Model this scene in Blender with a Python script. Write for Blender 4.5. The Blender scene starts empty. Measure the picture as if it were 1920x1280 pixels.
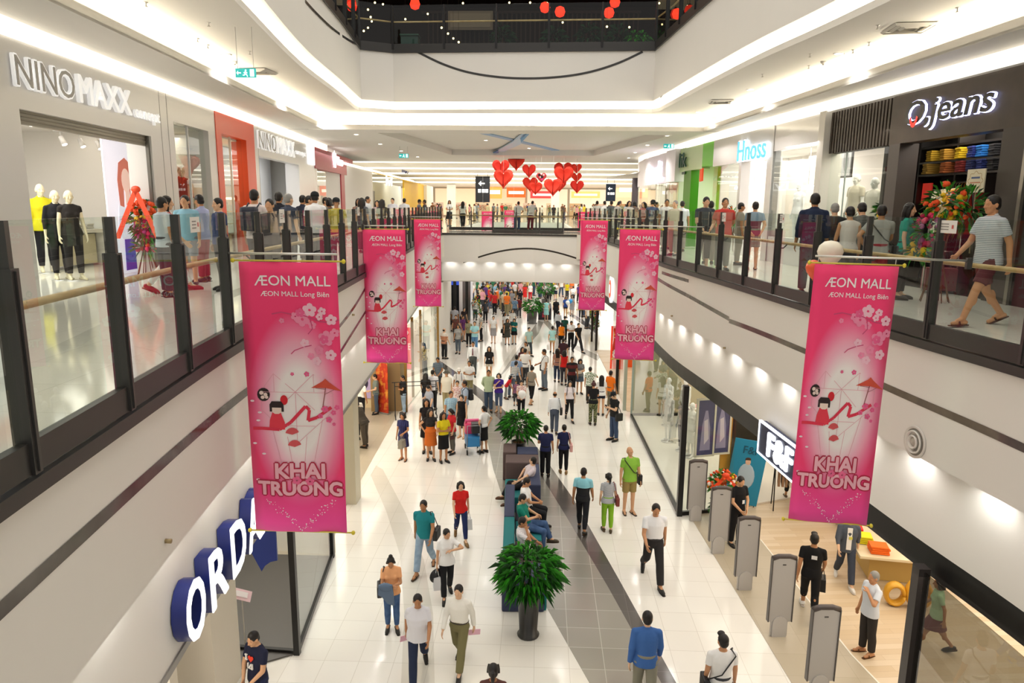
import bpy, bmesh, math, random
from mathutils import Vector as V, Matrix as M, Quaternion as Q
random.seed(7)
S = bpy.context.scene
COL = S.collection
PI = math.pi
# ------------------------------------------------------------------ camera
F = 1330.0; PITCH = math.atan(255/F); YAW = math.atan(53/math.hypot(255, F)); ROLL = 0.0087; HC = 7.7
Z1 = 6.2; Z2 = 12.4
cp, sp = math.cos(PITCH), math.sin(PITCH)
FW = V((-math.sin(YAW)*cp, math.cos(YAW)*cp, -sp)); R0 = V((math.cos(YAW), math.sin(YAW), 0)); U0 = R0.cross(FW)
def ray(px, py):
    x = (px-960)/F; y = (640-py)/F
    c, s = math.cos(ROLL), math.sin(ROLL)
    return FW + R0*(c*x-s*y) + U0*(s*x+c*y)
def atz(px, py, z):
    d = ray(px, py); t = (z-HC)/d.z
    return V((d.x*t, d.y*t, z))
def aty(px, py, Y):
    d = ray(px, py); t = Y/d.y
    return V((d.x*t, Y, HC+d.z*t))
def onwall(px, py, a, s):          # wall  X = a + s*Y
    d = ray(px, py); t = a/(d.x-s*d.y)
    return V((d.x*t, d.y*t, HC+d.z*t))
cam_d = bpy.data.cameras.new('camera'); cam = bpy.data.objects.new('camera', cam_d); COL.objects.link(cam)
cam_d.sensor_width = 36; cam_d.lens = 36*F/1920; cam_d.clip_start = 0.05; cam_d.clip_end = 300
_c, _s = math.cos(ROLL), math.sin(ROLL)
XR = R0*_c + U0*_s; YU = U0*_c - R0*_s
cam.matrix_world = M(((XR.x, YU.x, -FW.x, 0), (XR.y, YU.y, -FW.y, 0), (XR.z, YU.z, -FW.z, HC), (0, 0, 0, 1)))
S.camera = cam
# ------------------------------------------------------------------ world, lights, exposure
S.view_settings.view_transform = 'Standard'; S.view_settings.look = 'None'
S.view_settings.gamma = 1; S.view_settings.use_curve_mapping = False
S.view_settings.exposure = 0.0
S.cycles.max_bounces = 7; S.cycles.diffuse_bounces = 3; S.cycles.glossy_bounces = 3
S.cycles.transparent_max_bounces = 24; S.cycles.transmission_bounces = 3
S.cycles.caustics_reflective = False; S.cycles.caustics_refractive = False
S.cycles.sample_clamp_indirect = 4
wd = bpy.data.worlds.new('world'); S.world = wd; wd.use_nodes = True
wd.node_tree.nodes['Background'].inputs[0].default_value = (1.0, 0.965, 0.92, 1)
wd.node_tree.nodes['Background'].inputs[1].default_value = 0.55
def area(name, loc, sx, sy, power, col=(1, .96, .9), rot=(0, 0, 0), spread=PI):
    l = bpy.data.lights.new(name, 'AREA'); l.shape = 'RECTANGLE'; l.size = sx; l.size_y = sy
    l.energy = power; l.color = col; l.spread = spread
    o = bpy.data.objects.new(name, l); COL.objects.link(o); o.location = loc; o.rotation_euler = rot
    return o
def spot(name, loc, power, col=(1, .95, .88), ang=80, rot=(0, 0, 0), r=.05, blend=.6):
    l = bpy.data.lights.new(name, 'SPOT'); l.energy = power; l.color = col
    l.spot_size = math.radians(ang); l.spot_blend = blend; l.shadow_soft_size = r
    o = bpy.data.objects.new(name, l); COL.objects.link(o); o.location = loc; o.rotation_euler = rot
    return o
area('overhead_fill', (0.0, 14, 21), 9, 34, 1500, (1, .97, .93))  # unseen fill lamp added above the atrium, no roof window modelled
area('overhead_fill_far', (-1.0, 62, 21), 9, 30, 1200, (1, .97, .93))  # same added overhead fill, beyond the bridge
# ------------------------------------------------------------------ materials
def lin(h):
    if not isinstance(h, str): return tuple(h)[:3]
    h = h.lstrip('#'); v = [int(h[i:i+2], 16)/255 for i in (0, 2, 4)]
    return tuple(x/12.92 if x <= .04045 else ((x+.055)/1.055)**2.4 for x in v)
_M = {}
def mat(h, rough=.6, metal=0, emit=0, spec=.5, name=None, coat=0, alpha=1):
    k = (h if isinstance(h, str) else tuple(h), rough, metal, emit, spec, coat, alpha)
    if k in _M: return _M[k]
    m = bpy.data.materials.new(name or 'mat'); m.use_nodes = True
    b = m.node_tree.nodes['Principled BSDF']; c = lin(h)
    b.inputs['Base Color'].default_value = (*c, 1); b.inputs['Roughness'].default_value = rough
    b.inputs['Metallic'].default_value = metal; b.inputs['Specular IOR Level'].default_value = spec
    b.inputs['Coat Weight'].default_value = coat; b.inputs['Alpha'].default_value = alpha
    if emit:
        b.inputs['Emission Color'].default_value = (*c, 1); b.inputs['Emission Strength'].default_value = emit
    _M[k] = m
    return m
def nodes(name):
    m = bpy.data.materials.new(name); m.use_nodes = True
    t = m.node_tree; b = t.nodes['Principled BSDF']
    def N(ty, **kw):
        n = t.nodes.new(ty)
        for a, v in kw.items(): setattr(n, a, v)
        return n
    return m, t, b, N
def ramp_mat(name, kind, c1, c2, scale=10, rough=.7, axis='X', c3=None, const=True, dist=0, spec=.4):
    """two-colour printed or woven pattern: stripes, checks, blotches"""
    m, t, b, N = nodes(name); L = t.links.new
    tc = N('ShaderNodeTexCoord'); cr = N('ShaderNodeValToRGB')
    if kind == 'stripe':
        w = N('ShaderNodeTexWave', wave_type='BANDS', bands_direction=axis); w.inputs['Scale'].default_value = scale
        w.inputs['Distortion'].default_value = dist; L(tc.outputs['Object'], w.inputs[0]); o = w.outputs['Fac']
    elif kind == 'blot':
        w = N('ShaderNodeTexVoronoi'); w.inputs['Scale'].default_value = scale; L(tc.outputs['Object'], w.inputs[0]); o = w.outputs['Distance']
    elif kind == 'check':
        w1 = N('ShaderNodeTexWave', bands_direction='X'); w2 = N('ShaderNodeTexWave', bands_direction='Z')
        for w in (w1, w2): w.inputs['Scale'].default_value = scale; L(tc.outputs['Object'], w.inputs[0])
        mm = N('ShaderNodeMath', operation='ADD'); L(w1.outputs['Fac'], mm.inputs[0]); L(w2.outputs['Fac'], mm.inputs[1])
        m2 = N('ShaderNodeMath', operation='MULTIPLY'); L(mm.outputs[0], m2.inputs[0]); m2.inputs[1].default_value = .5; o = m2.outputs[0]
    else:
        w = N('ShaderNodeTexNoise'); w.inputs['Scale'].default_value = scale; w.inputs['Detail'].default_value = 4
        L(tc.outputs['Object'], w.inputs[0]); o = w.outputs['Fac']
    L(o, cr.inputs[0]); e = cr.color_ramp.elements
    e[0].color = (*lin(c1), 1); e[1].color = (*lin(c2), 1)
    if const: cr.color_ramp.interpolation = 'CONSTANT'; e[1].position = .5
    if kind == 'noise' and not const: e[0].position = .35; e[1].position = .65
    if c3:
        n = e.new(.68 if const else .5); n.color = (*lin(c3), 1)
    L(cr.outputs[0], b.inputs['Base Color']); b.inputs['Roughness'].default_value = rough
    b.inputs['Specular IOR Level'].default_value = spec
    return m
def tile_mat(name, c1, c2, grout, w=.6, h=.6, gap=.006, rough=.12, spec=.5, rot=0, off=0, var=.5):
    m, t, b, N = nodes(name); L = t.links.new
    tc = N('ShaderNodeTexCoord'); mp = N('ShaderNodeMapping'); mp.inputs['Rotation'].default_value = (0, 0, rot)
    L(tc.outputs['Object'], mp.inputs[0])
    br = N('ShaderNodeTexBrick'); br.offset = off; br.squash = 1
    br.inputs['Color1'].default_value = (*lin(c1), 1); br.inputs['Color2'].default_value = (*lin(c2), 1)
    br.inputs['Mortar'].default_value = (*lin(grout), 1); br.inputs['Scale'].default_value = 1
    br.inputs['Mortar Size'].default_value = gap; br.inputs['Brick Width'].default_value = w; br.inputs['Row Height'].default_value = h
    L(mp.outputs[0], br.inputs[0]); L(br.outputs['Color'], b.inputs['Base Color'])
    n = N('ShaderNodeTexNoise'); n.inputs['Scale'].default_value = 1.3; L(mp.outputs[0], n.inputs[0])
    mr = N('ShaderNodeMapRange'); mr.inputs[3].default_value = rough*.7; mr.inputs[4].default_value = rough*1.5
    L(n.outputs['Fac'], mr.inputs[0]); L(mr.outputs[0], b.inputs['Roughness'])
    b.inputs['Specular IOR Level'].default_value = spec
    return m
def plaster(name, c, rough=.55):
    m, t, b, N = nodes(name); L = t.links.new
    tc = N('ShaderNodeTexCoord'); n = N('ShaderNodeTexNoise'); n.inputs['Scale'].default_value = .7; n.inputs['Detail'].default_value = 3
    L(tc.outputs['Object'], n.inputs[0]); cr = N('ShaderNodeValToRGB'); L(n.outputs['Fac'], cr.inputs[0])
    l = lin(c); cr.color_ramp.elements[0].color = (l[0]*.96, l[1]*.96, l[2]*.95, 1); cr.color_ramp.elements[1].color = (*l, 1)
    L(cr.outputs[0], b.inputs['Base Color']); b.inputs['Roughness'].default_value = rough
    return m
def glass_mat(name, tint=(.92, .96, .94), refl=.9, rough=.0, ior=1.5):
    m = bpy.data.materials.new(name); m.use_nodes = True; t = m.node_tree; t.nodes.clear(); L = t.links.new
    out = t.nodes.new('ShaderNodeOutputMaterial'); mx = t.nodes.new('ShaderNodeMixShader')
    tr = t.nodes.new('ShaderNodeBsdfTransparent'); tr.inputs[0].default_value = (*tint, 1)
    gl = t.nodes.new('ShaderNodeBsdfGlossy'); gl.inputs[0].default_value = (refl, refl, refl, 1); gl.inputs['Roughness'].default_value = rough
    fr = t.nodes.new('ShaderNodeFresnel'); fr.inputs[0].default_value = ior
    ge = t.nodes.new('ShaderNodeNewGeometry'); mu = t.nodes.new('ShaderNodeMath'); mu.operation = 'MULTIPLY_ADD'; mu.inputs[1].default_value = -1; mu.inputs[2].default_value = 1
    L(ge.outputs['Backfacing'], mu.inputs[0]); m2 = t.nodes.new('ShaderNodeMath'); m2.operation = 'MULTIPLY'; L(fr.outputs[0], m2.inputs[0]); L(mu.outputs[0], m2.inputs[1])
    L(m2.outputs[0], mx.inputs[0]); L(tr.outputs[0], mx.inputs[1]); L(gl.outputs[0], mx.inputs[2]); L(mx.outputs[0], out.inputs[0])
    return m
GLASS = glass_mat('balustrade glass'); SHOPGLASS = glass_mat('shop glass', (.94, .97, .95), .9, ior=1.45)
WHITE = plaster('white plaster', '#eae6df'); FASCIA = plaster('fascia plaster', '#e6e2db', .5)
CEIL = plaster('ceiling plaster', '#ebe8e2', .7); CREAM = plaster('cream plaster', '#efe9da', .6)
CHAR = mat('#3a3836', .38, .3); DARKRAIL = mat('#4b4947', .32, .55); BLACK = mat('#121212', .5)
COVE = mat('#fff6e0', .6, 0, 5.0); COVE2 = mat('#fff8ea', .6, 0, 2.6); COVE3 = mat('#fbf3e2', .6, 0, 1.5)
LAMP = mat('#fff5e6', .5, 0, 9)
OAK = ramp_mat('pale oak', 'noise', '#c9a877', '#b8925c', 6, .4, const=False)
# ------------------------------------------------------------------ object helpers
def link(o): COL.objects.link(o); return o
def prop(o, label=None, cat=None, group=None, kind=None):
    if label: o['label'] = label
    if cat: o['category'] = cat
    if group: o['group'] = group
    if kind: o['kind'] = kind
    return o
def empty(name, loc=(0, 0, 0), rz=0, label=None, cat=None, group=None):
    o = link(bpy.data.objects.new(name, None)); o.empty_display_size = .2
    o.location = loc; o.rotation_euler = (0, 0, rz)
    return prop(o, label, cat, group)
class MB:
    def __init__(s): s.b = bmesh.new(); s.mi = 0
    def _n(s, f0):
        for f in list(s.b.faces)[f0:]: f.material_index = s.mi
    def face(s, pts):
        f = s.b.faces.new([s.b.verts.new(p) for p in pts]); f.material_index = s.mi; return s
    def box(s, c, d, rz=0, rx=0, ry=0, bev=0):
        m = M.Translation(V(c)) @ M.Rotation(rz, 4, 'Z') @ M.Rotation(ry, 4, 'Y') @ M.Rotation(rx, 4, 'X') @ M.Diagonal((*d, 1))
        r = bmesh.ops.create_cube(s.b, size=1, matrix=m); vs = r['verts']
        if bev:
            es = list({e for v in vs for e in v.link_edges})
            q = bmesh.ops.bevel(s.b, geom=es, offset=bev, segments=2, affect='EDGES', profile=.6)
            fs = q['faces']; allf = {f for v in q['verts'] for f in v.link_faces} | set(fs)
        else: allf = {f for v in vs for f in v.link_faces}
        for f in allf: f.material_index = s.mi
        return s
    def prism(s, poly, z0, z1):
        n = len(poly); a = [s.b.verts.new((p[0], p[1], z0)) for p in poly]; b = [s.b.verts.new((p[0], p[1], z1)) for p in poly]
        fs = [s.b.faces.new(a[::-1]), s.b.faces.new(b)]
        for i in range(n): fs.append(s.b.faces.new((a[i], a[(i+1) % n], b[(i+1) % n], b[i])))
        for f in fs: f.material_index = s.mi
        return s
    def extr(s, poly, off):           # any planar polygon (3D points) pushed along a vector
        n = len(poly); o = V(off); a = [s.b.verts.new(V(p)) for p in poly]; b = [s.b.verts.new(V(p)+o) for p in poly]
        fs = [s.b.faces.new(a[::-1]), s.b.faces.new(b)]
        for i in range(n): fs.append(s.b.faces.new((a[i], a[(i+1) % n], b[(i+1) % n], b[i])))
        for f in fs: f.material_index = s.mi
        return s
    def strip(s, pts, z0, z1, t=.1):   # vertical sheet along a plan polyline with thickness t to its left side
        n = len(pts); P = [V((p[0], p[1])) for p in pts]; O = []
        for i in range(n):
            d = (P[min(i+1, n-1)]-P[max(i-1, 0)]).normalized(); O.append(P[i]+V((-d.y, d.x))*t)
        g = lambda q, z: s.b.verts.new((q.x, q.y, z))
        z0 = z0 if isinstance(z0, (list, tuple)) else [z0]*n; z1 = z1 if isinstance(z1, (list, tuple)) else [z1]*n
        R = [(g(P[i], z0[i]), g(P[i], z1[i]), g(O[i], z1[i]), g(O[i], z0[i])) for i in range(n)]
        fs = []
        for i in range(n-1):
            for k in range(4): fs.append(s.b.faces.new((R[i][k], R[i+1][k], R[i+1][(k+1) % 4], R[i][(k+1) % 4])))
        fs.append(s.b.faces.new(R[0])); fs.append(s.b.faces.new(R[-1][::-1]))
        for f in fs: f.material_index = s.mi
        return s
    def band(s, A, B, za, zb, t=.1):    # sheet between two polylines A (height za) and B (height zb)
        n = len(A); a = [s.b.verts.new((p[0], p[1], za)) for p in A]; b = [s.b.verts.new((p[0], p[1], zb)) for p in B]
        for i in range(n-1): s.b.faces.new((a[i], a[i+1], b[i+1], b[i])).material_index = s.mi
        return s
    def tube(s, pts, r, n=8, cap=True, flat=1):
        P = [V(p) for p in pts]; rs = r if isinstance(r, (list, tuple)) else [r]*len(P)
        rings = []; up = None
        for i, p in enumerate(P):
            d = (P[min(i+1, len(P)-1)]-P[max(i-1, 0)]).normalized()
            if up is None: up = d.orthogonal().normalized()
            up = (up-d*up.dot(d)); up = up.normalized() if up.length > 1e-5 else d.orthogonal().normalized()
            e = d.cross(up)
            rings.append([s.b.verts.new(p+(up*math.cos(2*PI*k/n)+e*math.sin(2*PI*k/n)*flat)*rs[i]) for k in range(n)])
        fs = []
        for a, b in zip(rings, rings[1:]):
            for k in range(n): fs.append(s.b.faces.new((a[k], a[(k+1) % n], b[(k+1) % n], b[k])))
        if cap: fs += [s.b.faces.new(rings[0][::-1]), s.b.faces.new(rings[-1])]
        for f in fs: f.material_index = s.mi; f.smooth = True
        return s
    def lathe(s, prof, n=16, c=(0, 0, 0), cap=True):
        rings = [[s.b.verts.new((c[0]+r*math.cos(2*PI*k/n), c[1]+r*math.sin(2*PI*k/n), c[2]+z)) for k in range(n)] for r, z in prof]
        fs = []
        for a, b in zip(rings, rings[1:]):
            for k in range(n): fs.append(s.b.faces.new((a[k], a[(k+1) % n], b[(k+1) % n], b[k])))
        if cap: fs += [s.b.faces.new(rings[0][::-1]), s.b.faces.new(rings[-1])]
        for f in fs: f.material_index = s.mi; f.smooth = True
        return s
    def ball(s, c, r, u=12, v=8, rot=None):
        d = r if isinstance(r, (list, tuple)) else (r, r, r)
        m = M.Translation(V(c)) @ (rot.to_matrix().to_4x4() if rot else M()) @ M.Diagonal((*d, 1))
        q = bmesh.ops.create_uvsphere(s.b, u_segments=u, v_segments=v, radius=1, matrix=m)
        for x in q['verts']:
            for f in x.link_faces: f.material_index = s.mi; f.smooth = True
        return s
    def mesh(s, name, mats):
        bmesh.ops.recalc_face_normals(s.b, faces=s.b.faces)
        me = bpy.data.meshes.new(name); s.b.to_mesh(me); s.b.free()
        for m in (mats if isinstance(mats, (list, tuple)) else [mats]): me.materials.append(m)
        return me
    def obj(s, name, mats, parent=None, loc=None, rz=0, **kw):
        o = link(bpy.data.objects.new(name, s.mesh(name, mats)))
        if parent: o.parent = parent
        if loc is not None: o.location = loc
        if rz: o.rotation_euler = (0, 0, rz)
        return prop(o, **kw) if kw else o
def struct(name, mb, m): return mb.obj(name, m, kind='structure')
def text_mesh(txt, size, depth=.02, offset=0, bevel=0, shear=0, align='CENTER', bold=False, sx=1):
    grow, offset = offset, 0
    c = bpy.data.curves.new('lettering', 'FONT'); c.body = txt; c.size = size; c.extrude = depth/2; c.offset = offset
    c.bevel_depth = bevel; c.shear = shear; c.align_x = align; c.align_y = 'CENTER'; c.resolution_u = 3
    o = bpy.data.objects.new('lettering', c); COL.objects.link(o); o.scale = (sx, 1, 1)
    dg = bpy.context.evaluated_depsgraph_get(); me = bpy.data.meshes.new_from_object(o.evaluated_get(dg))
    if sx != 1: me.transform(M.Diagonal((sx, 1, 1, 1)))
    bpy.data.objects.remove(o); bpy.data.curves.remove(c)
    if grow > 0:                       # heavier strokes: the same outline shifted a little all round
        bm = bmesh.new(); n = 8 if grow > .008 else 4
        for k in range(n):
            m2 = me.copy(); m2.transform(M.Translation((grow*math.cos(2*PI*k/n+.39), grow*math.sin(2*PI*k/n+.39), k*1e-5))); bm.from_mesh(m2); bpy.data.meshes.remove(m2)
        bm.to_mesh(me); bm.free()
    return me
def frame_mat(origin, right, up):      # matrix whose local x runs along right, y along up, z out of the surface
    r = V(right).normalized(); u = V(up); u = (u-r*u.dot(r)).normalized(); n = r.cross(u)
    return M(((r.x, u.x, n.x, origin[0]), (r.y, u.y, n.y, origin[1]), (r.z, u.z, n.z, origin[2]), (0, 0, 0, 1)))
def text_obj(name, txt, size, m, mw, parent=None, **k):
    me = text_mesh(txt, size, **k); me.materials.clear(); me.materials.append(m)
    o = link(bpy.data.objects.new(name, me))
    if parent: o.parent = parent
    o.matrix_world = mw
    return o
def copy_tree(o, parent=None):
    c = link(o.copy())
    if parent: c.parent = parent
    for ch in list(o.children): copy_tree(ch, c)
    return c
# ================================================================== SETTING
def cr(pts, n=5):                      # smooth plan curve through points
    P = [V(p) for p in pts]; out = []
    for i in range(len(P)-1):
        a, b, c, d = P[max(i-1, 0)], P[i], P[i+1], P[min(i+2, len(P)-1)]
        for k in range(n):
            t = k/n
            out.append(.5*((2*b)+(c-a)*t+(2*a-5*b+4*c-d)*t*t+(3*b-a-3*c+d)*t**3))
    out.append(P[-1]); return out
def off(pts, d):                       # offset a plan polyline to its left
    out = []
    for i in range(len(pts)):
        a = pts[max(i-1, 0)]; b = pts[min(i+1, len(pts)-1)]; t = (b-a).normalized(); out.append(pts[i]+V((-t.y, t.x))*d)
    return out
KL = cr([(-2.35, -3), (-2.5, 0), (-2.66, 2.4), (-2.84, 3.83), (-3.15, 6.06), (-3.33, 7.6), (-3.56, 10.25), (-3.92, 15.5), (-4.58, 25), (-5.1, 31.8), (-5.4, 38.8)])
KR = cr([(5.35, -3), (5.15, 1), (4.95, 4.5), (4.7, 7.0), (4.45, 8.75), (4.17, 11.46), (3.96, 13.7), (3.62, 16.8), (3.34, 19.4), (3.22, 23.1), (3.1, 28), (2.68, 33.5), (2.3, 37.9)])
KRr = KR[::-1]
def xat(K, y):
    for a, b in zip(K, K[1:]):
        if a.y <= y <= b.y: return a.x+(b.x-a.x)*(y-a.y)/(b.y-a.y)
    return K[0].x if y < K[0].y else K[-1].x
AL, SL = -6.56, -.09                    # left upper shop line   X = AL + SL*Y
AR, SR = 8.766, -.11                    # right upper shop line
LX = lambda y: AL+SL*y
RX = lambda y: AR+SR*y
T0 = tile_mat('white polished tiles', '#efebe2', '#ebe6dc', '#d6d0c4', .6, .6, .005, .1, .5)
T1 = tile_mat('cream polished tiles', '#ece7dc', '#e8e2d5', '#d5cfc2', .8, .8, .004, .08, .55)
TG = tile_mat('grey granite tiles', '#8f8a80', '#979288', '#bdb8ab', .6, .6, .006, .16, .5)
TD = tile_mat('dark granite tiles', '#57514d', '#5d5853', '#6f6a64', .6, .6, .004, .12, .5)
TL = tile_mat('pale grey tiles', '#d9d4c9', '#d5d0c4', '#c5c0b4', .6, .6, .005, .12, .5)
TB = tile_mat('beige tiles', '#b9ad98', '#b3a791', '#a89c86', .6, .6, .004, .3, .4)
WOOD = tile_mat('pale plank floor', '#dcc9ae', '#cfb795', '#bfa78a', 1.2, .15, .003, .35, .4, rot=-.1, off=.5)
WOOD.node_tree.nodes['Principled BSDF'].inputs['Roughness'].default_value = .35
# ground floor
struct('floor', MB().box((-3, 45, -.1), (70, 110, .2)), T0)
def patch(px, m, z=.002, name='floor'):
    return struct(name, MB().prism([atz(x, y, 0) for x, y in px], .0, z), m)
near = lambda a, b, y: (a[0]+(b[0]-a[0])*(y-a[1])/(b[1]-a[1]), y)
patch([(1105, 1280), (1240, 1280), (1140, 1100), (1060, 965), (1000, 868), (950, 800), (918, 750), (905, 752), (908, 800), (925, 880), (965, 1000), (1020, 1130)], TG)
patch([(1240, 1280), (1268, 1280), (1160, 1085), (1075, 935), (1010, 842), (955, 778), (905, 732), (825, 676), (818, 680), (900, 748), (950, 800), (1000, 868), (1060, 965), (1140, 1100)], TD, .003)
patch([(1105, 1280), (1268, 1280), (1480, 1640), (1330, 1640)], TG, .0015)
patch([(925, 742), (936, 742), (950, 700), (975, 660), (1008, 622), (1000, 620), (962, 655), (935, 695)], TL, .0025)
patch([(936, 706), (944, 700), (1010, 625), (1019, 604), (1009, 601)], TG, .003)
patch([(1019, 604), (1028, 601), (1066, 640), (1126, 668), (1120, 676), (1050, 640)], TG, .0035)
patch([(1060, 586), (1067, 584), (1122, 618), (1116, 624)], TD, .003)
patch([(705, 872), (718, 880), (760, 960), (795, 1050), (812, 1150), (815, 1280), (752, 1280), (758, 1150), (750, 1040), (725, 960), (695, 890)], TL)
# left shop floor strip and right shop floor
patch([(773, 728), (640, 965), (560, 1225), (400, 1225), (430, 930), (700, 728)], TB, .004)
e0, e1 = atz(1285, 958, 0), atz(1500, 1310, 0); dr = (e1-e0).normalized()
ent = lambda d, w: V((e0.x, e0.y, 0))+dr*d+V((-dr.y, dr.x, 0))*(-w if False else w)
patch([(1288, 958), (1484, 1280), (1560, 1400), (1760, 1400), (1595, 1228), (1425, 1012), (1380, 958)], TB, .009)
_p = [atz(x, y, 0) for x, y in [(1380, 958), (1425, 1012), (1595, 1228), (1760, 1400)]]
struct('floor', MB().prism([(p.x, p.y) for p in _p]+[(15, 6.5), (15, 26), (4.4, 26), (4.6, 17.3)], 0, .006), WOOD)
struct('trim_1', MB().strip([(p.x, p.y) for p in _p[1:]], .0, .014, .03), mat('#f1ece0', .4))
# upper floor slabs
def slab(poly, z0, z1, m): return struct('floor', MB().prism(poly, z0, z1), m)
slab([(p.x-.05, p.y) for p in KL]+[(-4.9, 39.0)]+[(-4.9, 43.2), (-30, 43.2), (-30, -3)], 4.9, Z1, T1)
slab([(p.x+.05, p.y) for p in KRr]+[(30, -3), (30, 43.2), (1.9, 43.2), (1.9, 38.0)], 4.9, Z1, T1)
slab([(-4.9, 39.12), (-3.35, 39.08), (-.4, 38.68), (1.9, 38.16), (1.9, 43.2), (-4.9, 43.2)], 4.9, Z1, T1)
slab([(-30, 43.2), (-5.6, 43.2), (-5.6, 66), (-30, 66)], 5.2, Z1, T1)
slab([(2.2, 43.2), (30, 43.2), (30, 66), (2.2, 66)], 5.2, Z1, T1)
slab([(-30, 66), (30, 66), (30, 98), (-30, 98)], 5.2, Z1, T1)
BF = [V((-5.45, 38.85)), V((-3.35, 39.0)), V((-.4, 38.6)), V((2.3, 38.0))]
BFr = BF[::-1]
struct('wall_left', MB().strip(KL, 4.8, 6.1, .12), FASCIA)
struct('wall_right', MB().strip(KRr, 4.8, 6.1, .12), FASCIA)
struct('wall_far', MB().strip(BF, 4.62, 6.1, .12), FASCIA)
for nm, K in (('trim_2', KL), ('trim_3', KRr), ('trim_4', BF)):
    struct(nm, MB().strip(off(K, -.05), 6.1, 6.2, .26), CHAR)
# recessed lit band below the fascia with its sign zone
KLb = off(KL, .42); KRb = off(KRr, .36); BFb = off(BF, .5)
struct('wall_left', MB().strip(KLb, 3.22, 4.86, .15), WHITE)
struct('wall_right', MB().strip(KRb, 3.6, 4.86, .15), WHITE)
struct('wall_far', MB().strip(BFb, 3.55, 4.86, .3), WHITE)
for K, Kb in ((KL, KLb), (KRr, KRb), (BF, BFb)):
    struct('ceiling', MB().band(K, Kb, 4.84, 4.84), WHITE)
struct('trim_5', MB().strip(off(KRr, .37), 3.24, 3.6, .16), mat('#1b1a1a', .3))
struct('trim_6', MB().strip(off(KL, .4), 3.14, 3.22, .2), mat('#8d8a86', .35, .4))
# stone inlay curves in the fascias
INL = ramp_mat('polished dark inlay', 'noise', '#5a524d', '#48423e', 3, .12, const=False)
def inlay(name, K, y0, y1, zf, w=.05, n=26, d=.004):
    mb = MB(); P = []
    for i in range(n+1):
        y = y0+(y1-y0)*i/n; P.append((xat(K, y), y, zf((i/n))))
    sgn = 1 if K is KL else -1
    lo = [mb.b.verts.new((x+sgn*d, y, z-w)) for x, y, z in P]; hi = [mb.b.verts.new((x+sgn*d, y, z+w)) for x, y, z in P]
    for i in range(n): mb.b.faces.new((lo[i], lo[i+1], hi[i+1], hi[i]))
    struct(name, mb, INL)
inlay('trim_7', KL, 1.0, 11.5, lambda t: 5.62-.28*t**1.6+.15*t, .05)
inlay('trim_8', KL, 11.5, 16.5, lambda t: 5.4+.6*t**2, .035)
inlay('trim_9', KL, 12.5, 19.5, lambda t: 4.9+.9*t, .035)
inlay('trim_10', KR, 4.5, 14.5, lambda t: 5.36+.12*math.sin(t*2.6), .045)
inlay('trim_11', KR, 14.5, 24.0, lambda t: 5.46+.32*math.sin(t*1.5), .045)
inlay('trim_12', KR, 17.2, 19.6, lambda t: 5.95-.02*t, .04, 8)
mb = MB(); Pb = []
for i in range(33):
    u = i/32; a = aty(867+(1095-867)*u, 493-(27)*math.sin(PI*min(1, u*.94+.0)), 38.55); Pb.append(a)
for i in range(32):
    for a, b in ((Pb[i], Pb[i+1]),):
        ya = lambda p: -.03+38.6-.0*p.x
        f = lambda p, dz: V((p.x, (39.0 if p.x < -3.35 else 39.0-(p.x+3.35)*.1356 if p.x < -.4 else 38.6-(p.x+.4)*.2222)-.006, p.z+dz))
        mb.face([f(a, -.045), f(b, -.045), f(b, .045), f(a, .045)])
struct('trim_13', mb, mat('#2e2924', .2))
# third floor edge
UL = cr([(-2.6, -3), (-2.9, 1), (-3.35, 4.5), (-3.95, 8), (-4.64, 12.4), (-5.19, 16.3), (-5.5, 20.2), (-5.83, 23.6)])
UF = [V((-5.83, 23.6)), V((-4.88, 24.12)), V((3.5, 23.75))]
UR = cr([(3.5, 23.75), (3.62, 22.3), (3.92, 18.6), (4.25, 15.4), (4.69, 12.5), (5.2, 8), (5.6, 4), (5.9, -3)])
UALL = UL+UF[1:]+UR[1:]
ZB, ZT = 11.0, 12.5
struct('wall_left', MB().strip(UL, ZB, ZT, .14), FASCIA)
struct('wall_far', MB().strip(UF, ZB, ZT, .14), FASCIA)
struct('wall_right', MB().strip(UR, ZB, ZT, .14), FASCIA)
struct('trim_14', MB().strip(off(UALL, -.05), ZT, ZT+.1, .24), CHAR)
slab([(p.x, p.y) for p in off(UL, .1)]+[(-5.9, 23.85), (-4.9, 24.25), (-4.9, 41), (-30, 41), (-30, -3)], 11.55, Z2, T1)
slab([(p.x, p.y) for p in off(UR, .1)]+[(30, -3), (30, 41), (3.6, 41)], 11.55, Z2, T1)
slab([(-4.9, 24.26), (3.6, 23.9), (3.6, 41), (-4.9, 41)], 11.55, Z2, T1)
# cove 1, ceiling A, lip, ceiling B, cove 3
A_ = off(UALL, .17)
struct('ceiling_light', MB().strip(off(UALL, .34), 10.76, 11.5, .05), COVE)
pb = lambda x, y, z=10.2: atz(x, y, z)
LIP = cr([(-5.75, -3), (-5.8, 2), (-5.95, 6), pb(100, 6)[:2]])[:-1]+[V(pb(606, 242)[:2]), V(pb(1319, 247)[:2])]+cr([pb(1800, 90)[:2], (6.95, 8), (7.4, 2), (7.7, -3)])
struct('ceiling', MB().prism([(p.x, p.y) for p in A_]+[(p.x, p.y) for p in off(LIP, .75)[::-1]], 10.72, 10.76), CEIL)
struct('trim_15', MB().strip(off(A_, -.01), 10.66, 10.78, .04), CEIL)
struct('ceiling', MB().strip(off(LIP, .75), 10.24, 10.74, .05), CEIL)
struct('trim_16', MB().strip(LIP, 10.195, 10.36, .06), CEIL)
struct('ceiling_light', MB().strip(off(LIP, .12), 10.24, 10.4, .12), mat('#fff3da', .6, 0, 14))
zb = 10.2
RLx = [V((RX(y)+.2, y)) for y in (-3, 26)]
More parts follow.
